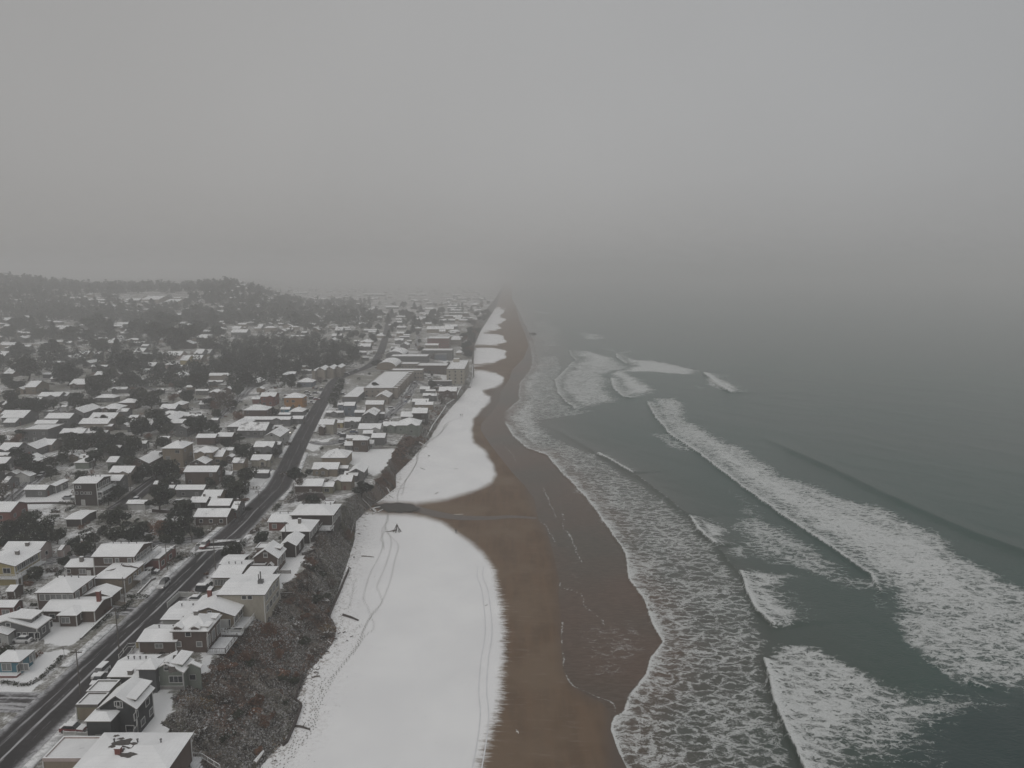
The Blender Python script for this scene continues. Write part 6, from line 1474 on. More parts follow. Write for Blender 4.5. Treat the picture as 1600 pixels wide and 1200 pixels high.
M['creek'] = flat('dark_creek_water', (.048, .043, .035), .5, .2, .8, .15)
sheet('creek_pool', [(583, 790), (590, 788.6), (597, 787.5), (603, 786), (612, 786.3), (622, 785), (633, 786.4), (641, 787), (647, 789), (650, 792), (657, 795.4), (647, 797), (641, 799.5), (632, 798.6), (625, 800.6), (615, 799), (607, 799.6), (599, 796.4), (591, 794.5)], 2.25, M['creek'])
Cs = spline([G(a, b_, 1.0) for a, b_ in [(645, 795), (660, 800), (690, 806), (725, 809), (765, 808), (800, 805), (838, 806)]], 8)
def ribbon(name, C, wds, mat, dz, label=None, cat=None, kind='structure'):
    T = np.gradient(C, axis=0); T /= np.linalg.norm(T, axis=1)[:, None] + 1e-9; Nn = np.stack([T[:, 1], -T[:, 0]], 1); mb = MB(); wds = np.broadcast_to(wds, len(C))
    A = C + Nn * wds[:, None] / 2; B = C - Nn * wds[:, None] / 2; z = [float(max(H(*a), H(*b_), H(*c))) + dz for a, b_, c in zip(A, B, C)]
    for i in range(len(C) - 1): mb.poly([(*A[i], z[i]), (*A[i + 1], z[i + 1]), (*B[i + 1], z[i + 1]), (*B[i], z[i])])
    return tag(mb.build(name, mat), label, cat, kind=kind)
M['wetsand'] = flat('wet_stream_sand', (.085, .062, .045), .35, .25, .6, .4)
M['foamline'] = flat('dried_foam', (.45, .40, .35), .9, .3, 1)
ribbon('stream', Cs, np.interp(np.linspace(0, 1, len(Cs)), [0, .3, .7, 1], [5.0, 6, 4, 2]), M['wetsand'], .05)
ribbon('foam_line', spline([G(a, b_, 1.0) for a, b_ in [(655, 797), (675, 801), (700, 804.5), (724, 803.5)]], 8), .8, M['foamline'], .09)
def log(px0, px1, rad=.22, z=None, label=None, mat='driftwood', branch=False):
    a = G(*px0, 2.0); b_ = G(*px1, 2.0); za, zb = Hs(*a) + rad * .7, Hs(*b_) + rad * .7
    mb = MB(); mid = ((a[0] + b_[0]) / 2 + .08, (a[1] + b_[1]) / 2 + .1, (za + zb) / 2 + .05)
    mb.bar((*a, za), mid, rad, 0, rad * .85, 8); mb.bar(mid, (*b_, zb), rad * .85, 0, rad * .6, 8)
    o = mb.build('driftwood_log', M[mat]); tag(o, label or where_label('snow-dusted driftwood log', *px0), 'log', 'driftwood logs on the beach')
    if branch:
        bb = MB(); bb.bar(mid, (mid[0] + .5, mid[1] + .4, mid[2] + .8), rad * .4, 0, .05, 6); bb.build('branch_stub', M[mat], o)
log((536, 962), (560, 970), .32, label='long straight dark log lying alone on the snow below the bluff', mat='wood_dark')
log((565, 869.5), (584, 870.5), .22, label='thin straight log on the snow near the upper sea wall', mat='driftwood')
log((487, 1060), (500, 1057.5), .25, label='short crooked log at the bottom of the landslip', branch=True)
log((461, 1136), (484, 1141), .24, label='dark branching log reaching out from the lower sea wall', mat='wood_dark', branch=True)
log((398, 1199), (412, 1181), .42, label='thick pale log leaning at the bluff foot, lowest on the beach', mat='driftpale')
for (a, b_, c, d_) in ((572, 792, 590, 789), (578, 797, 594, 793), (566, 797, 584, 800), (586, 788, 596, 784), (560, 803, 574, 799), (590, 801, 598, 797), (608, 775, 614, 778), (604, 769, 609, 772), (582, 804, 588, 800), (642, 661, 650, 665), (660, 700, 667, 696), (655, 695, 668, 699)):
    log((a, b_), (c, d_), rr.uniform(.16, .32), mat='driftpale' if rr.random() < .6 else 'driftwood')
for (a, b_) in ((519, 988), (528, 992), (536, 990), (547, 996), (541, 1001), (520, 1000), (512, 1006), (499, 1030), (508, 1020), (489, 1041), (447, 1168), (436, 1176), (428, 1190), (545, 888), (552, 872), (758, 940), (657, 731), (669, 712), (709, 730), (680, 770), (568, 822), (560, 835)):
    l_ = rr.uniform(2, 8); log((a, b_), (a + l_, b_ + rr.uniform(-2.5, 2.5)), rr.uniform(.09, .2), mat=rr.choice(('driftwood', 'wood_dark', 'driftpale')))
# lean-to of driftwood
x, y = G(617, 829.5, 2.0); z = Hs(x, y)
t0 = thing('driftwood_shelter', 'pointed driftwood shelter with a long low arm on the snowy beach', 'shelter', (x, y, z))
for i in range(7):
    a_ = i * .9; mb = MB(); mb.bar((1.5 * math.cos(a_) + .8, 1.2 * math.sin(a_), -.1), (.8 + .1 * math.cos(a_), .1 * math.sin(a_), 2.4 + .3 * (i % 3)), .14, 0, .07, 6); mb.build('pole', M['wood_dark'], t0)
for i in range(3):
    mb = MB(); mb.bar((.6 - i * .1, -.3 * i, .5 + .25 * i), (-3.6 + i * .8, -.5 + .4 * i, .12), .17, 0, .1, 6); mb.build('side_log', M['driftwood'], t0)
# offshore rock and gull
x, y = G(832, 522, 0); mb = MB()
r_ = random.Random(2); ring = [(x + 8 * math.cos(a_) * r_.uniform(.6, 1), y + 3 * math.sin(a_) * r_.uniform(.6, 1)) for a_ in [math.pi / 5 * i for i in range(10)]]
for i in range(10):
    p, q = ring[i], ring[(i + 1) % 10]; mb.poly([(*p, -.5), (*q, -.5), (x + (q[0] - x) * .5, y + (q[1] - y) * .5, 1.8), (x + (p[0] - x) * .5, y + (p[1] - y) * .5, 1.4)]); mb.poly([(x + (p[0] - x) * .5, y + (p[1] - y) * .5, 1.4), (x + (q[0] - x) * .5, y + (q[1] - y) * .5, 1.8), (x, y, 2.6)])
tag(mb.build('sea_rock', M['wood_dark']), 'dark rock awash in the far hazy surf', 'rock')
def skinned(name, pts, edges, radii, mats, parent=None, loc=(0, 0, 0), rot=0, levels=2, matfn=None):
    me = bpy.data.meshes.new(name); me.from_pydata(pts, edges, []); o = link(name, me)
    mo = o.modifiers.new('skin', 'SKIN')
    for v, r in zip(me.skin_vertices[0].data, radii): v.radius = r if isinstance(r, tuple) else (r, r)
    me.skin_vertices[0].data[0].use_root = True
    ss = o.modifiers.new('sub', 'SUBSURF'); ss.levels = ss.render_levels = levels
    dg = bpy.context.evaluated_depsgraph_get(); me2 = bpy.data.meshes.new_from_object(o.evaluated_get(dg)); bpy.data.objects.remove(o); bpy.data.meshes.remove(me)
    me2.materials.clear(); [me2.materials.append(m_) for m_ in mats]; me2.name = name
    for p in me2.polygons: p.use_smooth = True; p.material_index = matfn(p.center) if matfn else 0
    return link(name, me2, parent, loc, rot)
gx, gy = G(808, 1143, 4.5); gl = thing('seagull', 'white seagull with spread bent wings flying over the brown wet sand', 'bird', (gx, gy, 4.5), R(25))
M['feather'] = flat('white_feathers', (.72, .71, .68), .8, .05); M['wing_grey'] = flat('grey_wing_feathers', (.36, .36, .36), .8, .1); M['beak'] = flat('yellow_beak', (.5, .3, .06))
skinned('body', [(0, 0, 0), (.17, 0, .02), (.27, 0, .06), (-.18, 0, 0), (-.30, 0, 0)], [(0, 1), (1, 2), (0, 3), (3, 4)], [.075, .06, .042, .05, (.07, .012)], [M['feather']], gl)
mb = MB(); mb.bar((.30, 0, .06), (.37, 0, .05), .013, 0, .004, 5); mb.build('beak', M['beak'], gl)
for s in (-1, 1):
    mb = MB(); A_ = [(.10, .05), (.14, .30), (.06, .62), (-.06, .68), (-.05, .30), (-.08, .05)]; zz = [.03, .16, .03, .0, .14, .03]
    mb.prism([(a_, s * b_, z_) for (a_, b_), z_ in (zip(A_, zz) if s > 0 else reversed(list(zip(A_, zz))))], .015); mb.build('wing', M['wing_grey' if s > 0 else 'feather'], gl)
# ------------------------------------------------------------------ people on the beach
M['skin_tone'] = flat('skin_tone', (.35, .22, .16)); M['hair'] = flat('dark_hair', (.03, .022, .018))
M['coat_dark'] = flat('dark_coat', (.022, .022, .026)); M['coat_red'] = flat('dark_red_coat', (.08, .03, .03)); M['trousers'] = flat('dark_trousers', (.03, .032, .04)); M['boot'] = flat('boot', (.02, .018, .016))
def person(px, py, label, coat, rot, stride=.22, sc=1.0):
    x, y, z = (*G(px, py, 1.2), 0); z = Hs(x, y) + .03
    t0 = thing('person', label, 'person', (x, y, z), rot); t0.scale = (sc, sc, sc); s = stride
    pts = [(0, 0, .95), (0, 0, 1.15), (.01, 0, 1.38), (.02, 0, 1.50), (.03, 0, 1.60), (.04, 0, 1.70),
           (0, .10, .90), (s * .6, .11, .50), (s, .11, .09), (s + .14, .12, .05), (0, -.10, .90), (-s * .3, -.11, .50), (-s, -.11, .10), (-s + .13, -.12, .05),
           (0, .19, 1.38), (-s * .5, .25, 1.12), (-s * .2, .24, .88), (0, -.19, 1.38), (s * .5, -.25, 1.12), (s * .8, -.22, .90)]
    E_ = [(0, 1), (1, 2), (2, 3), (3, 4), (4, 5), (0, 6), (6, 7), (7, 8), (8, 9), (0, 10), (10, 11), (11, 12), (12, 13), (2, 14), (14, 15), (15, 16), (2, 17), (17, 18), (18, 19)]
    rad = [(.15, .12), (.15, .12), (.17, .12), .06, .095, .085, .10, .07, .05, .045, .10, .07, .05, .045, .075, .055, .04, .075, .055, .04]
    skinned('body', pts, E_, rad, [M['skin_tone'], M[coat], M['trousers'], M['boot']], t0, matfn=lambda c: 0 if c[2] > 1.5 or (c[2] < .93 and abs(c[1]) > .2 and c[2] > .8) else 1 if c[2] > .86 else 2 if c[2] > .14 else 3)
    mb = MB()
    for i in range(8):
        for j in range(3):
            a0, a1 = [2 * math.pi * q / 8 for q in (i, i + 1)]; b0, b1 = [math.pi / 2 * q / 3 for q in (j, j + 1)]
            P_ = lambda a_, bb: (.02 + .105 * math.cos(a_) * math.cos(bb), .1 * math.sin(a_) * math.cos(bb), 1.68 + .115 * math.sin(bb))
            mb.poly([P_(a0, b0), P_(a1, b0), P_(a1, b1), P_(a0, b1)])
    mb.build('hair', M['hair'], t0); return t0
person(712.5, 833, 'lone person in dark coat walking at the snow edge beside the creek sand', 'coat_dark', R(-50))
person(719.5, 651, 'walker in dark coat, the landward one of two at the end of the footprints', 'coat_dark', R(40))
person(722.5, 651, 'walker in dark red coat, the seaward one of two at the end of the footprints', 'coat_red', R(35), .15)
# ------------------------------------------------------------------ sea walls, garden walls and fences
wallrun('sea_wall', 'long dark timber sea wall along the bluff foot above the lone log', [(545, 892), (538, 908), (530, 928), (521, 948), (513, 966)], .9, .35, 'wood_dark', top='wood_dark')
wallrun('sea_wall', 'zigzag dark timber sea wall at the bluff foot lowest in the photo', [(472, 1058), (461, 1096), (471, 1104), (463, 1128), (449, 1160), (442, 1166)], .8, .35, 'wood_dark', top='wood_dark')
wallrun('sea_wall', 'pale sea wall stepping round the cream condominium', [(697, 606), (735, 606), (738, 590), (739, 570)], 1.0, .5, 'concrete')
wallrun('sea_wall', 'dark sea wall in front of the green beachfront house', [(633, 683), (667, 685), (676, 667), (690, 647), (697, 636)], 1.2, .5, 'concrete')
wallrun('sea_wall', 'rock-edged sea wall below the lawn beside the beach cottages', [(697, 634), (712, 624), (717, 612), (720, 607)], 1.0, .6, 'stone')
wallrun('garden_wall', 'curving stone wall round the cream house corner at the street bend', [(490, 676), (510, 680), (530, 677), (548, 670)], .7, .4, 'stone')
wallrun('garden_wall', 'dark retaining wall behind the wide dark beach house', [(466, 784), (480, 778), (503, 779), (508, 785)], 2.0, .5, 'wood_dark', top='wood_dark')
wallrun('garden_wall', 'low snow-capped planter wall by the brown garage', [(215, 930), (236, 908), (243, 905)], .6, .35, 'stone')
wallrun('garden_wall', 'snowy kerb wall along the lawn in front of the hip-roofed wing', [(126, 1000), (152, 975), (178, 952)], .5, .35, 'stone')
wallrun('garden_wall', 'dark low wall beside the vacant lot at the bluff', [(548, 702), (622, 701)], .8, .4, 'stone')
wallrun('garden_wall', 'thin dark wall crossing the snowy field', [(14, 788), (85, 787), (158, 790)], .6, .35, 'wood_dark', top='wood_dark')
wallrun('garden_wall', 'dark wall along the trees above the snowy lot with parked cars', [(238, 800), (262, 802), (290, 799)], 1.2, .4, 'wood_dark')
def fence(label, pts, h=1.2, mat='railing', solid=True, dz=0, world=False):
    P = [GT(*p)[:2] if not world else p for p in pts]; x0, y0 = P[0]; root = thing('fence', label, 'fence', (x0, y0, Hs(x0, y0)), 0, 'garden fences')
    pb = MB(); z0 = Hs(x0, y0)
    for (ax, ay), (bx, by) in zip(P[:-1], P[1:]):
        L_ = math.hypot(bx - ax, by - ay); n = max(1, int(L_ / 2.2))
        za, zb = Hs(ax, ay) - z0 + dz, Hs(bx, by) - z0 + dz
        for i in range(n + 1):
            f_ = i / n; q = MB(); X_, Y_, Z_ = ax + (bx - ax) * f_ - x0, ay + (by - ay) * f_ - y0, za + (zb - za) * f_; q.box(X_ - .07, X_ + .07, Y_ - .07, Y_ + .07, Z_ - .6, Z_ + h + .1); q.build('post', M[mat], root)
        if solid:
            m_ = max(1, int(L_ / .22))
            for i in range(m_):
                f_ = (i + .5) / m_; X_, Y_, Z_ = ax + (bx - ax) * f_ - x0, ay + (by - ay) * f_ - y0, za + (zb - za) * f_; pb.bar((X_, Y_, Z_), (X_, Y_, Z_ + h), .085)
        for hh in (.25, h - .1): pb.bar((ax - x0, ay - y0, za + hh), (bx - x0, by - y0, zb + hh), .05)
    pb.build('fence_panel', M[mat], root)
fence('white post-and-rail fence round the garden above the dark grey house', [(186, 1030), (200, 1012), (213, 1011), (252, 1011)], 1.1, 'railing', False)
fence('inner fence of the enclosed garden above the dark grey house', [(200, 1030), (213, 1012)], 1.1, 'railing', False)
fence('pale yellow-green board fence behind the enclosed garden', [(214, 1013), (250, 1013)], 1.4, 'w_yellow')
fence('grey board fence between two snowy bluff-top lawns', [(425, 896), (454, 896)], 1.0, 'wood')
fence('grey board fence beside the pale cream house lawn', [(426, 930), (460, 930)], .8, 'wood')
fence('white-railed patio fence behind the low white garage', [(262, 950), (280, 933), (310, 934)], 1.5, 'railing')
fence('tan board fence between the hip-roofed wing and the garage', [(166, 942), (180, 946), (196, 948)], 1.2, 'w_tan')
fence('white-railed fence below the tan flat-roofed garage driveway', [(100, 1150), (137, 1152)], 1.0, 'railing')
fence('dark garden fence running down from the blank-fronted house', [(472, 868), (484, 866), (492, 862)], .9, 'wood_dark')
fence('low fence by the brown fenced yard near the creek drive', [(548, 838), (556, 812)], .8, 'wood')
# bottom corner terrace with its beach stair
x, y, z = GT(300, 1192); tr = thing('terrace', 'railed terrace and stair running down the bluff from the melted-patch house', 'terrace', (x, y, z))
mb = MB(); mb.box(-5, 1.5, -4, 1, .2, .45); mb.build('platform', M['deck'], tr)
railing('railing', tr, [(-5, 1), (1.5, .6), (6, -2.4)], .45)
mb = MB()
for i in range(16): mb.box(1.6 + i * .36, 1.98 + i * .36, -2.2 - i * .22, -.7 - i * .22, .35 - i * .28, .45 - i * .28)
mb.build('stairs', M['deck'], tr)
# broken wall on the bluff slope
mb = MB(); a = G(357, 1092, 7); b_ = G(375, 1063, 7.5); mb.prism([(a[0], a[1], 8.2), (b_[0], b_[1], 8.6), (b_[0] - .5, b_[1], 8.6), (a[0] - .5, a[1], 8.2)], 2.6, 1, 0)
tag(mb.build('retaining_wall', [M['wood_dark'], M['snow']]), 'leaning dark retaining wall with a snowy top half way down the bluff', 'wall')
# hedge round the blue cottage lawn
def hedge(name, label, pts, w, h, seed, mat='pine_b', n_m=60, leaf=.14):
    r = np.random.default_rng(seed); P = [GT(*p)[:2] for p in pts]; C = []
    for (ax, ay), (bx, by) in zip(P[:-1], P[1:]):
        L_ = math.hypot(bx - ax, by - ay); n = int(L_ * n_m); f_ = r.random(n); C.append(np.stack([ax + (bx - ax) * f_ + r.normal(size=n) * w / 2, ay + (by - ay) * f_ + r.normal(size=n) * w / 2, np.zeros(n)], 1))
    C = np.concatenate(C); C[:, 2] = H(C[:, 0], C[:, 1]) + r.uniform(.02, 1, len(C)) * h * (.6 + .8 * fbm2(C[:, 0], C[:, 1], 1.2, 8, 2))
    V, Q = leaf_quads(C, leaf, r, .5); o = link(name, mesh_np(name, V, Q, [M[mat], M['twig_snow']], (r.random(len(Q)) < .25).astype(int))); tag(o, label, 'hedge')
hedge('hedge', 'ragged low snow-topped hedge curving round the teal cottage lawn', [(0, 1067), (30, 1071), (46, 1071), (62, 1062), (84, 1042), (98, 1026)], .5, .6, 3)
hedge('hedge', 'snowy flower border along the kerb above the hip-roofed wing', [(146, 985), (158, 974), (172, 962)], .8, .5, 4)
hedge('hedge', 'dark clipped hedge beside the big flat-roofed hotel and the main road', [(519, 632), (525, 618), (530, 604), (534, 596)], 2.2, 2.6, 5, 'pine', 160, .3)
hedge('hedge', 'dark hedge beside the road below the brown reddish house', [(355, 866), (368, 860), (382, 850)], 1.2, 1.6, 6, 'pine', 120, .18)
hedge('hedge', 'dark brush bank above the road island near the dark retaining wall', [(452, 786), (462, 777), (480, 774), (500, 775)], 1.5, 1.5, 7, 'shrub', 120, .2)
hedge('hedge', 'log and brush border on the snowy garden by the flat-roofed red house', [(272, 880), (284, 872), (294, 868)], 1.6, .9, 9, 'twig', 90, .2)
# ------------------------------------------------------------------ utility poles
M['pole_wood'] = flat('grey_pole_wood', (.10, .09, .08), .95, .2, 2)
def upole(b0, t0, label, lamp=False, trans=False, arm=True):
    x, y, z = GT(*b0); lo, hi = 2.0, 20.0
    for _ in range(20):
        h = (lo + hi) / 2
        if proj(x, y, z + h)[1] > t0[1]: lo = h
        else: hi = h
    h = max(h, 7.0)
    o = thing('utility_pole', label, 'utility pole', (x, y, z - .2), 0, 'utility poles along the roads')
    mb = MB(); mb.bar((0, 0, 0), (0, 0, h + .2), .14, 0, .09, 8); mb.build('post', M['pole_wood'], o)
    if arm:
        mb = MB(); mb.box(-1.1, 1.1, -.06, .06, h - .6, h - .45); c_ = mb.build('crossarm', M['bark'], o)
        for u in (-1, -.5, .5, 1): mb = MB(); mb.bar((u, 0, h - .45), (u, 0, h - .2), .05, 0, .03, 6); mb.build('insulator', M['concrete'], c_)
    if trans: mb = MB(); mb.bar((.35, 0, h - 2.2), (.35, 0, h - 1.3), .25, n=8); mb.build('transformer', M['metal'], o)
    if lamp:
        mb = MB(); mb.bar((0, 0, h - 1.4), (1.9, 0, h - .9), .05); l_ = mb.build('lamp_arm', M['metal'], o); mb = MB(); mb.box(1.6, 2.4, -.15, .15, h - .98, h - .8); mb.build('lamp_head', M['concrete'], l_)
for b0, t0, lb, la, tr_ in (((186.6, 1020), (182, 950), 'tall wooden pole on the kerb by the low dark brown house', False, True), ((195, 943), (193.5, 902), 'wooden pole beside the gabled garage', False, False), ((261.6, 890), (258.8, 851), 'wooden pole by the reddish flat-roofed house', True, False),
        ((336.5, 890), (334, 841), 'street pole with a lamp arm by the road hedge', True, False), ((374, 816), (371.5, 785), 'thin pole at the corner by the thinly snowed roof', False, False), ((423, 690), (422, 668), 'pole in front of the white gabled house', False, False),
        ((465, 748), (464, 722), 'pole at the road edge near the wide lawn hedge', False, False), ((478, 705), (479, 690), 'small pole at the snowy corner across from the triangle island', False, False), ((87, 738), (86, 715), 'pole behind the car with red lights', False, False),
        ((515, 664), (516, 650), 'short pole near the cream house', False, False), ((530, 620), (530, 604), 'pole at the hotel hedge', False, False), ((447, 850), (446.5, 815), 'roof-high pole behind the hip-roofed beach house', False, False), ((710, 607), (709.5, 575), 'flag-thin pole in front of the condominium', False, False),
        ((556, 640), (556, 622), 'pole by the white garage block', False, False), ((300, 735), (299.5, 712), 'pole among the pines west of the dark asphalt lane', False, False), ((190, 660), (190, 640), 'pole beside the steep dark roof', False, False)):
    upole(b0, t0, lb, la, tr_)
for px, py, hh in ((405, 795, 22), (441, 768, 20), (470, 706, 17), (492, 668, 15), (508, 634, 13), (126, 1086, 72), (240, 752, 20), (206, 786, 22), (300, 848, 32), (150, 862, 32), (362, 741, 19), (300, 690, 16), (70, 738, 18), (20, 782, 20), (565, 676, 14), (628, 634, 12), (130, 700, 16), (250, 655, 14), (60, 660, 14)):
    upole((px, py), (px - 1, py - hh), where_label('plain wooden utility pole', px, py))
# ------------------------------------------------------------------ road sign at the corner by the teal cottage
x, y, z = GT(101, 1029); sg = thing('road_sign', 'small diamond road sign on a thin post at the teal cottage corner', 'road sign', (x, y, z))
mb = MB(); mb.bar((0, 0, -.2), (0, 0, 2.6), .035); mb.build('post', M['metal'], sg)
mb = MB(); mb.prism([(0, -.05, 2.0), (.42, -.05, 2.42), (0, -.05, 2.84), (-.42, -.05, 2.42)], .0); mb = MB(); mb.poly([(0, -.07, 2.0), (.42, -.07, 2.42), (0, -.07, 2.84), (-.42, -.07, 2.42)]); mb.poly([(0, -.04, 2.0), (-.42, -.04, 2.42), (0, -.04, 2.84), (.42, -.04, 2.42)])
for a_, c_ in (((0, 2.0), (.42, 2.42)), ((.42, 2.42), (0, 2.84)), ((0, 2.84), (-.42, 2.42)), ((-.42, 2.42), (0, 2.0))): mb.poly([(a_[0], -.07, a_[1]), (a_[0], -.04, a_[1]), (c_[0], -.04, c_[1]), (c_[0], -.07, c_[1])])
mb.build('sign_panel', M['concrete'], sg)
# ------------------------------------------------------------------ cars
def hullsec(mb, secs, m=0):
    """loft between cross sections, each a list of points"""
    n = len(secs[0]); b0 = len(mb.V)
    for s in secs: mb.V += s
    for i in range(len(secs) - 1):
        for j in range(n):
            k_ = (j + 1) % n; mb.F.append([b0 + i * n + j, b0 + i * n + k_, b0 + (i + 1) * n + k_, b0 + (i + 1) * n + j]); mb.M.append(m)
    mb.F.append([b0 + j for j in reversed(range(n))]); mb.F.append([b0 + (len(secs) - 1) * n + j for j in range(n)]); mb.M += [m, m]
CARM = {}
def car_meshes(kind, col):
    k = (kind, col)
    if k in CARM: return CARM[k]
    suv = kind != 'sedan'; hb = .92 if not suv else 1.05; ht = 1.45 if not suv else 1.85
    def sec(x, w, zb, zt): return [(x, -w, zb), (x, w, zb), (x, w * 1.02, (zb + zt) / 2), (x, w * .92, zt), (x, -w * .92, zt), (x, -w * 1.02, (zb + zt) / 2)]
    b_ = MB(); hullsec(b_, [sec(-2.25, .72, .35, hb - .1), sec(-2.1, .86, .25, hb), sec(-.9, .9, .22, hb + .02), sec(.9, .9, .22, hb), sec(1.9, .86, .25, hb - .14), sec(2.25, .72, .35, hb - .28)])
    x0, x1, x2, x3 = ((-1.75, -1.15, .35, 1.05) if not suv else (-2.1, -1.85, .5, 1.05))
    if kind == 'pickup': x0, x1, x2, x3 = -.5, -.35, .6, 1.1
    c_ = MB(); hullsec(c_, [[(x0, -.8, hb - .02), (x0, .8, hb - .02), (x1, .66, ht), (x1, -.66, ht)], [(x3, -.8, hb - .02), (x3, .8, hb - .02), (x2, .66, ht), (x2, -.66, ht)]])
    s_ = MB(); s_.box(x1 - .05, x2 + .05, -.68, .68, ht, ht + .12); 
    h_ = MB(); h_.prism([(x3 + .05, -.78, hb + .09), (2.15, -.7, hb - .12), (2.15, .7, hb - .12), (x3 + .05, .78, hb + .09)], .09)
    if not suv: h_.prism([(-2.15, -.7, hb + .07), (x0 - .05, -.78, hb + .09), (x0 - .05, .78, hb + .09), (-2.15, .7, hb + .07)], .09)
    if kind == 'pickup': h_.box(-2.15, x0 - .1, -.74, .74, hb, hb + .08)
    w_ = MB(); w_.bar((0, -.11, 0), (0, .11, 0), .33, n=14); r_ = MB(); r_.bar((0, -.13, 0), (0, .13, 0), .18, n=10)
    l_ = MB(); l_.box(-.04, .04, -.14, .14, -.07, .07)
    CARM[k] = (b_.mesh('body', [M['car_' + col]]), c_.mesh('cabin', [M['glass']]), s_.mesh('roof_snow', [M['snow']]), h_.mesh('bonnet_snow', [M['snow']]), w_.mesh('wheel', [M['rubber']]), r_.mesh('rim', [M['metal']]), l_.mesh('light', [M['trim']]), l_.mesh('light_red', [M['car_red']]))
    return CARM[k]
def car(px, py, kind, col, ax, label=None, snow=True, on=False, tail=False):
    x, y, z = GT(px, py); rz = {'e': 0, 'w': math.pi, 'n': math.pi / 2, 's': -math.pi / 2}[ax] + random.uniform(-.06, .06)
    d0 = {'sedan': 'car', 'suv': 'tall car', 'pickup': 'pickup truck'}[kind]
    t0 = thing('parked_car' if not on else 'moving_car', label or where_label('%s%s %s' % ('snow-covered ' if snow else '', col, d0), px, py), 'car' if kind != 'pickup' else 'pickup', (x, y, z + .10), rz, 'cars of the town')
    ms = car_meshes(kind, col); link('body', ms[0], t0); link('cabin', ms[1], t0)
    if snow: link('roof_snow', ms[2], t0); link('bonnet_snow', ms[3], t0)
    for a_ in (-1.4, 1.4):
        for b_ in (-.8, .8): w_ = link('wheel', ms[4], t0, (a_, b_, .33)); link('rim', ms[5], w_)
    for b_ in (-.55, .55):
        o = link('headlight', LAMPM if on and not tail else ms[6], t0, (2.18, b_, .68)); o = link('tail_light', TAILM if tail else ms[7], t0, (-2.2, b_, .75))
for nm_, c_, s_ in (('lit_lamp', (1, .95, .85), 6), ('lit_tail', (1, .08, .08), 5)):
    m_, t, b = newmat(nm_); b.inputs['Base Color'].default_value = (*c_, 1); b.inputs['Emission Color'].default_value = (*c_, 1); b.inputs['Emission Strength'].default_value = s_; M[nm_] = m_
lb_ = MB(); lb_.box(-.05, .05, -.16, .16, -.09, .09); LAMPM = lb_.mesh('lit_headlight', [M['lit_lamp']]); lb_ = MB(); lb_.box(-.05, .05, -.18, .18, -.1, .1); TAILM = lb_.mesh('lit_tail_light', [M['lit_tail']])
car(36, 1003, 'sedan', 'white', 'w', 'white car under snow on the drive by the wide pale grey house')
car(158, 1055, 'suv', 'white', 's', 'snowy white car standing nose to the road by the olive shed'); car(155, 1066, 'sedan', 'grey', 's', 'snow-covered grey car just in front of the snowy white one')
car(115, 1143, 'sedan', 'red', 'e', 'snow-buried dark red car behind the white-railed fence', True)
car(256, 917, 'suv', 'white', 's', 'white off-road car with lights on driving down the main road', False, True)
car(320, 855, 'suv', 'red', 's', 'snow-covered red car parked on the verge beside the dark trees')
car(342, 817, 'sedan', 'white', 'w', 'white car parked in front of the thinly snowed brown house'); car(320, 924, 'suv', 'black', 'e', 'dark car under snow behind the patio fence'); car(308, 940, 'sedan', 'white', 'e', 'white car inside the railed patio')
car(48, 750, 'sedan', 'red', 'n', 'red car with glowing tail lights on the snowy lane', False, True, True); car(447, 678, 'sedan', 'silver', 'e', 'silver car with headlights on turning out by the white gabled house', False, True)
for px, py, k_, c_, ax in ((217, 790, 'suv', 'grey', 'e'), (219, 795, 'sedan', 'grey', 'e'), (283, 789, 'suv', 'white', 'e'), (284, 794, 'sedan', 'silver', 'e'), (538, 683, 'suv', 'black', 'e'), (533, 680, 'sedan', 'grey', 'e'), (480, 614, 'sedan', 'black', 'e'), (482, 619, 'suv', 'grey', 'e'),
        (481, 623, 'sedan', 'white', 'e'), (488, 624, 'suv', 'black', 'e'), (493, 615, 'sedan', 'grey', 'e'), (495, 625, 'sedan', 'red', 'e'), (486, 631, 'pickup', 'white', 'e'), (502, 610, 'suv', 'grey', 'n'), (494, 608, 'sedan', 'black', 'n'), (536, 617, 'sedan', 'black', 'e'), (558, 610, 'suv', 'grey', 'e'),
        (559, 606, 'sedan', 'silver', 'e'), (560, 614, 'sedan', 'blue', 'e'), (542, 586, 'suv', 'grey', 'e'), (557, 579, 'sedan', 'black', 'e'), (553, 676, 'sedan', 'blue', 'e'), (536, 692, 'suv', 'grey', 'e'), (541, 696, 'sedan', 'silver', 'e'), (640, 620, 'pickup', 'grey', 'n'), (634, 628, 'sedan', 'blue', 'n'),
        (648, 600, 'suv', 'grey', 'n'), (660, 640, 'sedan', 'white', 'e'), (640, 648, 'sedan', 'tan', 'e'), (18, 762, 'sedan', 'white', 'n'), (66, 745, 'pickup', 'grey', 'n'), (108, 780, 'sedan', 'silver', 'e'), (213, 785, 'pickup', 'white', 'n'), (250, 760, 'sedan', 'tan', 'n'), (470, 640, 'sedan', 'grey', 'e'),
        (356, 742, 'sedan', 'white', 'e'), (324, 690, 'sedan', 'silver', 'e'), (365, 640, 'suv', 'grey', 'n'), (22, 664, 'sedan', 'white', 'e'), (30, 658, 'suv', 'grey', 'e'), (120, 650, 'sedan', 'silver', 'n'), (165, 664, 'pickup', 'grey', 'e'), (605, 660, 'sedan', 'red', 'e'), (612, 640, 'suv', 'white', 'e'), (628, 650, 'sedan', 'black', 'n'),
        (660, 590, 'sedan', 'grey', 'e'), (672, 592, 'suv', 'white', 'e'), (686, 604, 'sedan', 'silver', 'e'), (573, 668, 'sedan', 'grey', 'e'), (236, 896, 'sedan', 'grey', 'e'), (205, 905, 'sedan', 'silver', 'n'), (310, 812, 'sedan', 'grey', 'e')):
    car(px, py, k_, c_, ax)

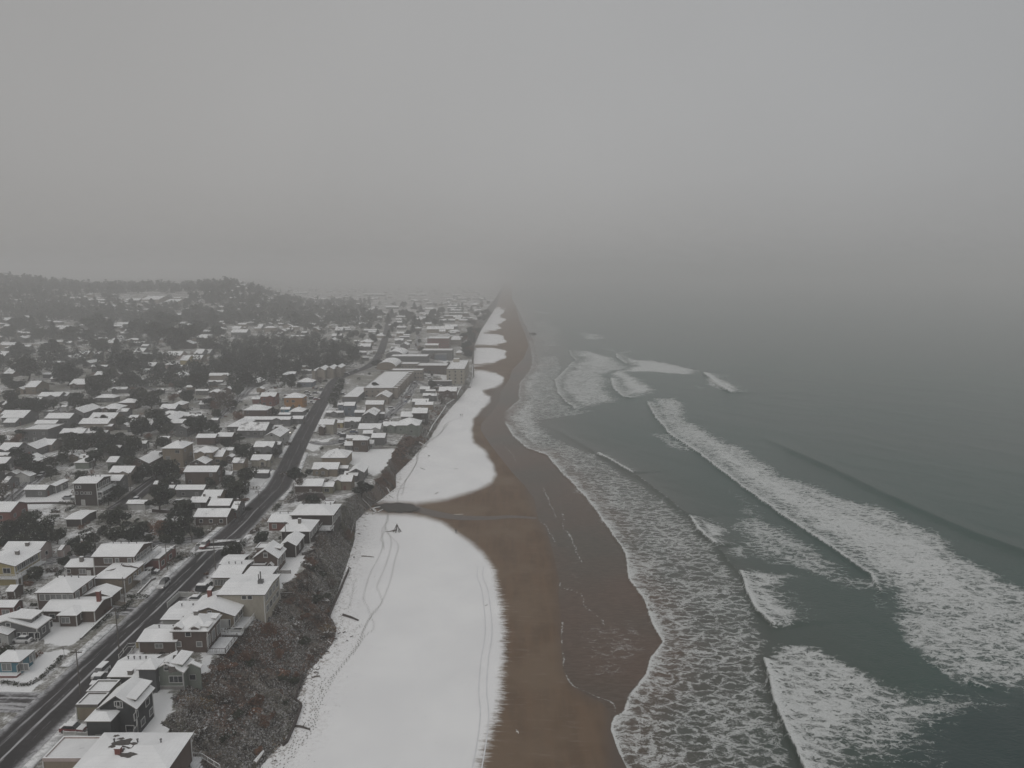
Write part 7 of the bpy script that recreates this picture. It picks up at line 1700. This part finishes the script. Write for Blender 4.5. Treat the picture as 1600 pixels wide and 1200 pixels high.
# tyre tracks along the seaward edge of the snow
M['track'] = flat('pressed_snow', (.69, .69, .70), .85, .1, .5)
T0 = Z7([(1004, 300), (1000, 345), (1020, 400), (1034, 500), (1038, 600), (1020, 720), (1012, 850), (1020, 960), (1008, 1080), (985, 1210)])
C_ = spline([G(a, b_, .9) for a, b_ in T0], 12)
for o_ in (-.9, .9):
    T = np.gradient(C_, axis=0); T /= np.linalg.norm(T, axis=1)[:, None] + 1e-9
    ribbon('tyre_track', C_ + np.stack([T[:, 1], -T[:, 0]], 1) * o_, .26, M['track'], .05)
# garden sheds tucked between the houses
rs = random.Random(21); k = 0
while k < 70:
    px, py = rs.uniform(0, 520), rs.uniform(545, 790)
    if abs(px - np.interp(py, [590, 676, 757, 850], [530, 477, 437, 345])) < 18: continue
    x, y, z = GT(px, py)
    if any(abs(x - q[0]) < q[2] / 2 + 2.5 and abs(y - q[1]) < q[3] / 2 + 2.5 for q in HOUSES) or any(math.hypot(x - q[0], y - q[1]) < q[2] * .8 for q in TREES): continue
    if any(inside(np.array([px]), np.array([py]), Lp)[0] for Lp in LOTS): continue
    wpx = rs.uniform(3.5, 7) * FPX / y; kd = rs.choice(('gx', 'gx', 'gy', 'flat'))
    house('P', px - wpx / 2, px + wpx / 2, py, py - rs.uniform(2, 5), kd, rs.uniform(2.2, 2.8), rs.choice(('grey', 'brown', 'tan', 'white', 'beige')), detail=0, dmax=5.5, name='shed', cat='shed', group='garden sheds')
    k += 1

for i in range(16):
    px, py = rs.uniform(474, 497), rs.uniform(1036, 1050); 
    if i > 10: px, py = rs.uniform(560, 592), rs.uniform(793, 806)
    x, y = G(px, py, 2.6); z = Hs(x, y); s_ = rs.uniform(.35, .8); me_ = MB(); n_ = 7; ra = [[s_ * rs.uniform(.7, 1.1) for _ in range(n_)] for _ in range(3)]
    Lv = [[(ra[l_][j] * (1, .85, .4)[l_] * math.cos(6.283 * j / n_), ra[l_][j] * (1, .85, .4)[l_] * math.sin(6.283 * j / n_), s_ * (-.3, .35, .75)[l_]) for j in range(n_)] for l_ in range(3)]
    hullsec(me_, Lv, 0); tag(me_.build('boulder', M['boulder'] if 'boulder' in M else M.setdefault('boulder', flat('snow_capped_rock', (.14, .125, .11), .9, .3, 2, snow=.9)), None, (x, y, z)), where_label('snow-capped boulder at the bluff foot' if i <= 10 else 'snow-capped boulder by the creek mouth', px, py), 'boulder', 'boulders at the bluff foot')

# single bushes that stand out of the brush
for i in range(64):
    py = 835 + 330 * rs.random() ** .8; y_ = G(400, py, 7)[1]; f_ = rs.uniform(.08, .92); x_ = float(x_top(y_)) * (1 - f_) + float(x_toe(y_)) * f_
    px, p2 = proj(x_, y_, Hs(x_, y_) + .8)
    tree(rs.choice(('shrub', 'shrub', 'bare')), px, p2, rs.uniform(1.0, 2.2) * FPX / y_, 'bush standing out of the bluff brush', rs.uniform(.7, 1.1))
# small litter of weed and twigs on the snow
mb = MB()
for i in range(260):
    if i < 170: py = rs.uniform(850, 1190); y_ = G(400, py, 2)[1]; x_ = float(x_toe(y_)) + abs(rs.gauss(0, 4.5)) + .5
    else: px, py = rs.uniform(560, 770), rs.uniform(640, 1180); x_, y_ = G(px, py, 1.5)
    a_ = rs.uniform(0, 6.28); s_ = rs.uniform(.12, .5) if i < 170 else rs.uniform(.08, .22); z = Hs(x_, y_) + .03
    mb.bar((x_, y_, z), (x_ + s_ * math.cos(a_), y_ + s_ * math.sin(a_), z + .05), rs.uniform(.03, .1), 0, .02, 5)
tag(mb.build('beach_litter', M['driftwood']), 'scattered weed and twigs on the snowy beach', 'litter', None, 'stuff')
# ------------------------------------------------------------------ haze: one closed box of even air round the whole scene
hm = bpy.data.materials.new('haze_air'); hm.use_nodes = True; t = hm.node_tree; t.nodes.clear()
o_ = t.nodes.new('ShaderNodeOutputMaterial'); pv = t.nodes.new('ShaderNodeVolumePrincipled')
pv.inputs['Density'].default_value = HAZE; pv.inputs['Color'].default_value = (.875, .872, .865, 1); pv.inputs['Anisotropy'].default_value = 0.0
t.links.new(pv.outputs[0], o_.inputs['Volume'])
mb = MB(); mb.box(-21000, 21000, -300, 18000, -6, 150)
hz = mb.build('haze', hm); tag(hz, kind='stuff')
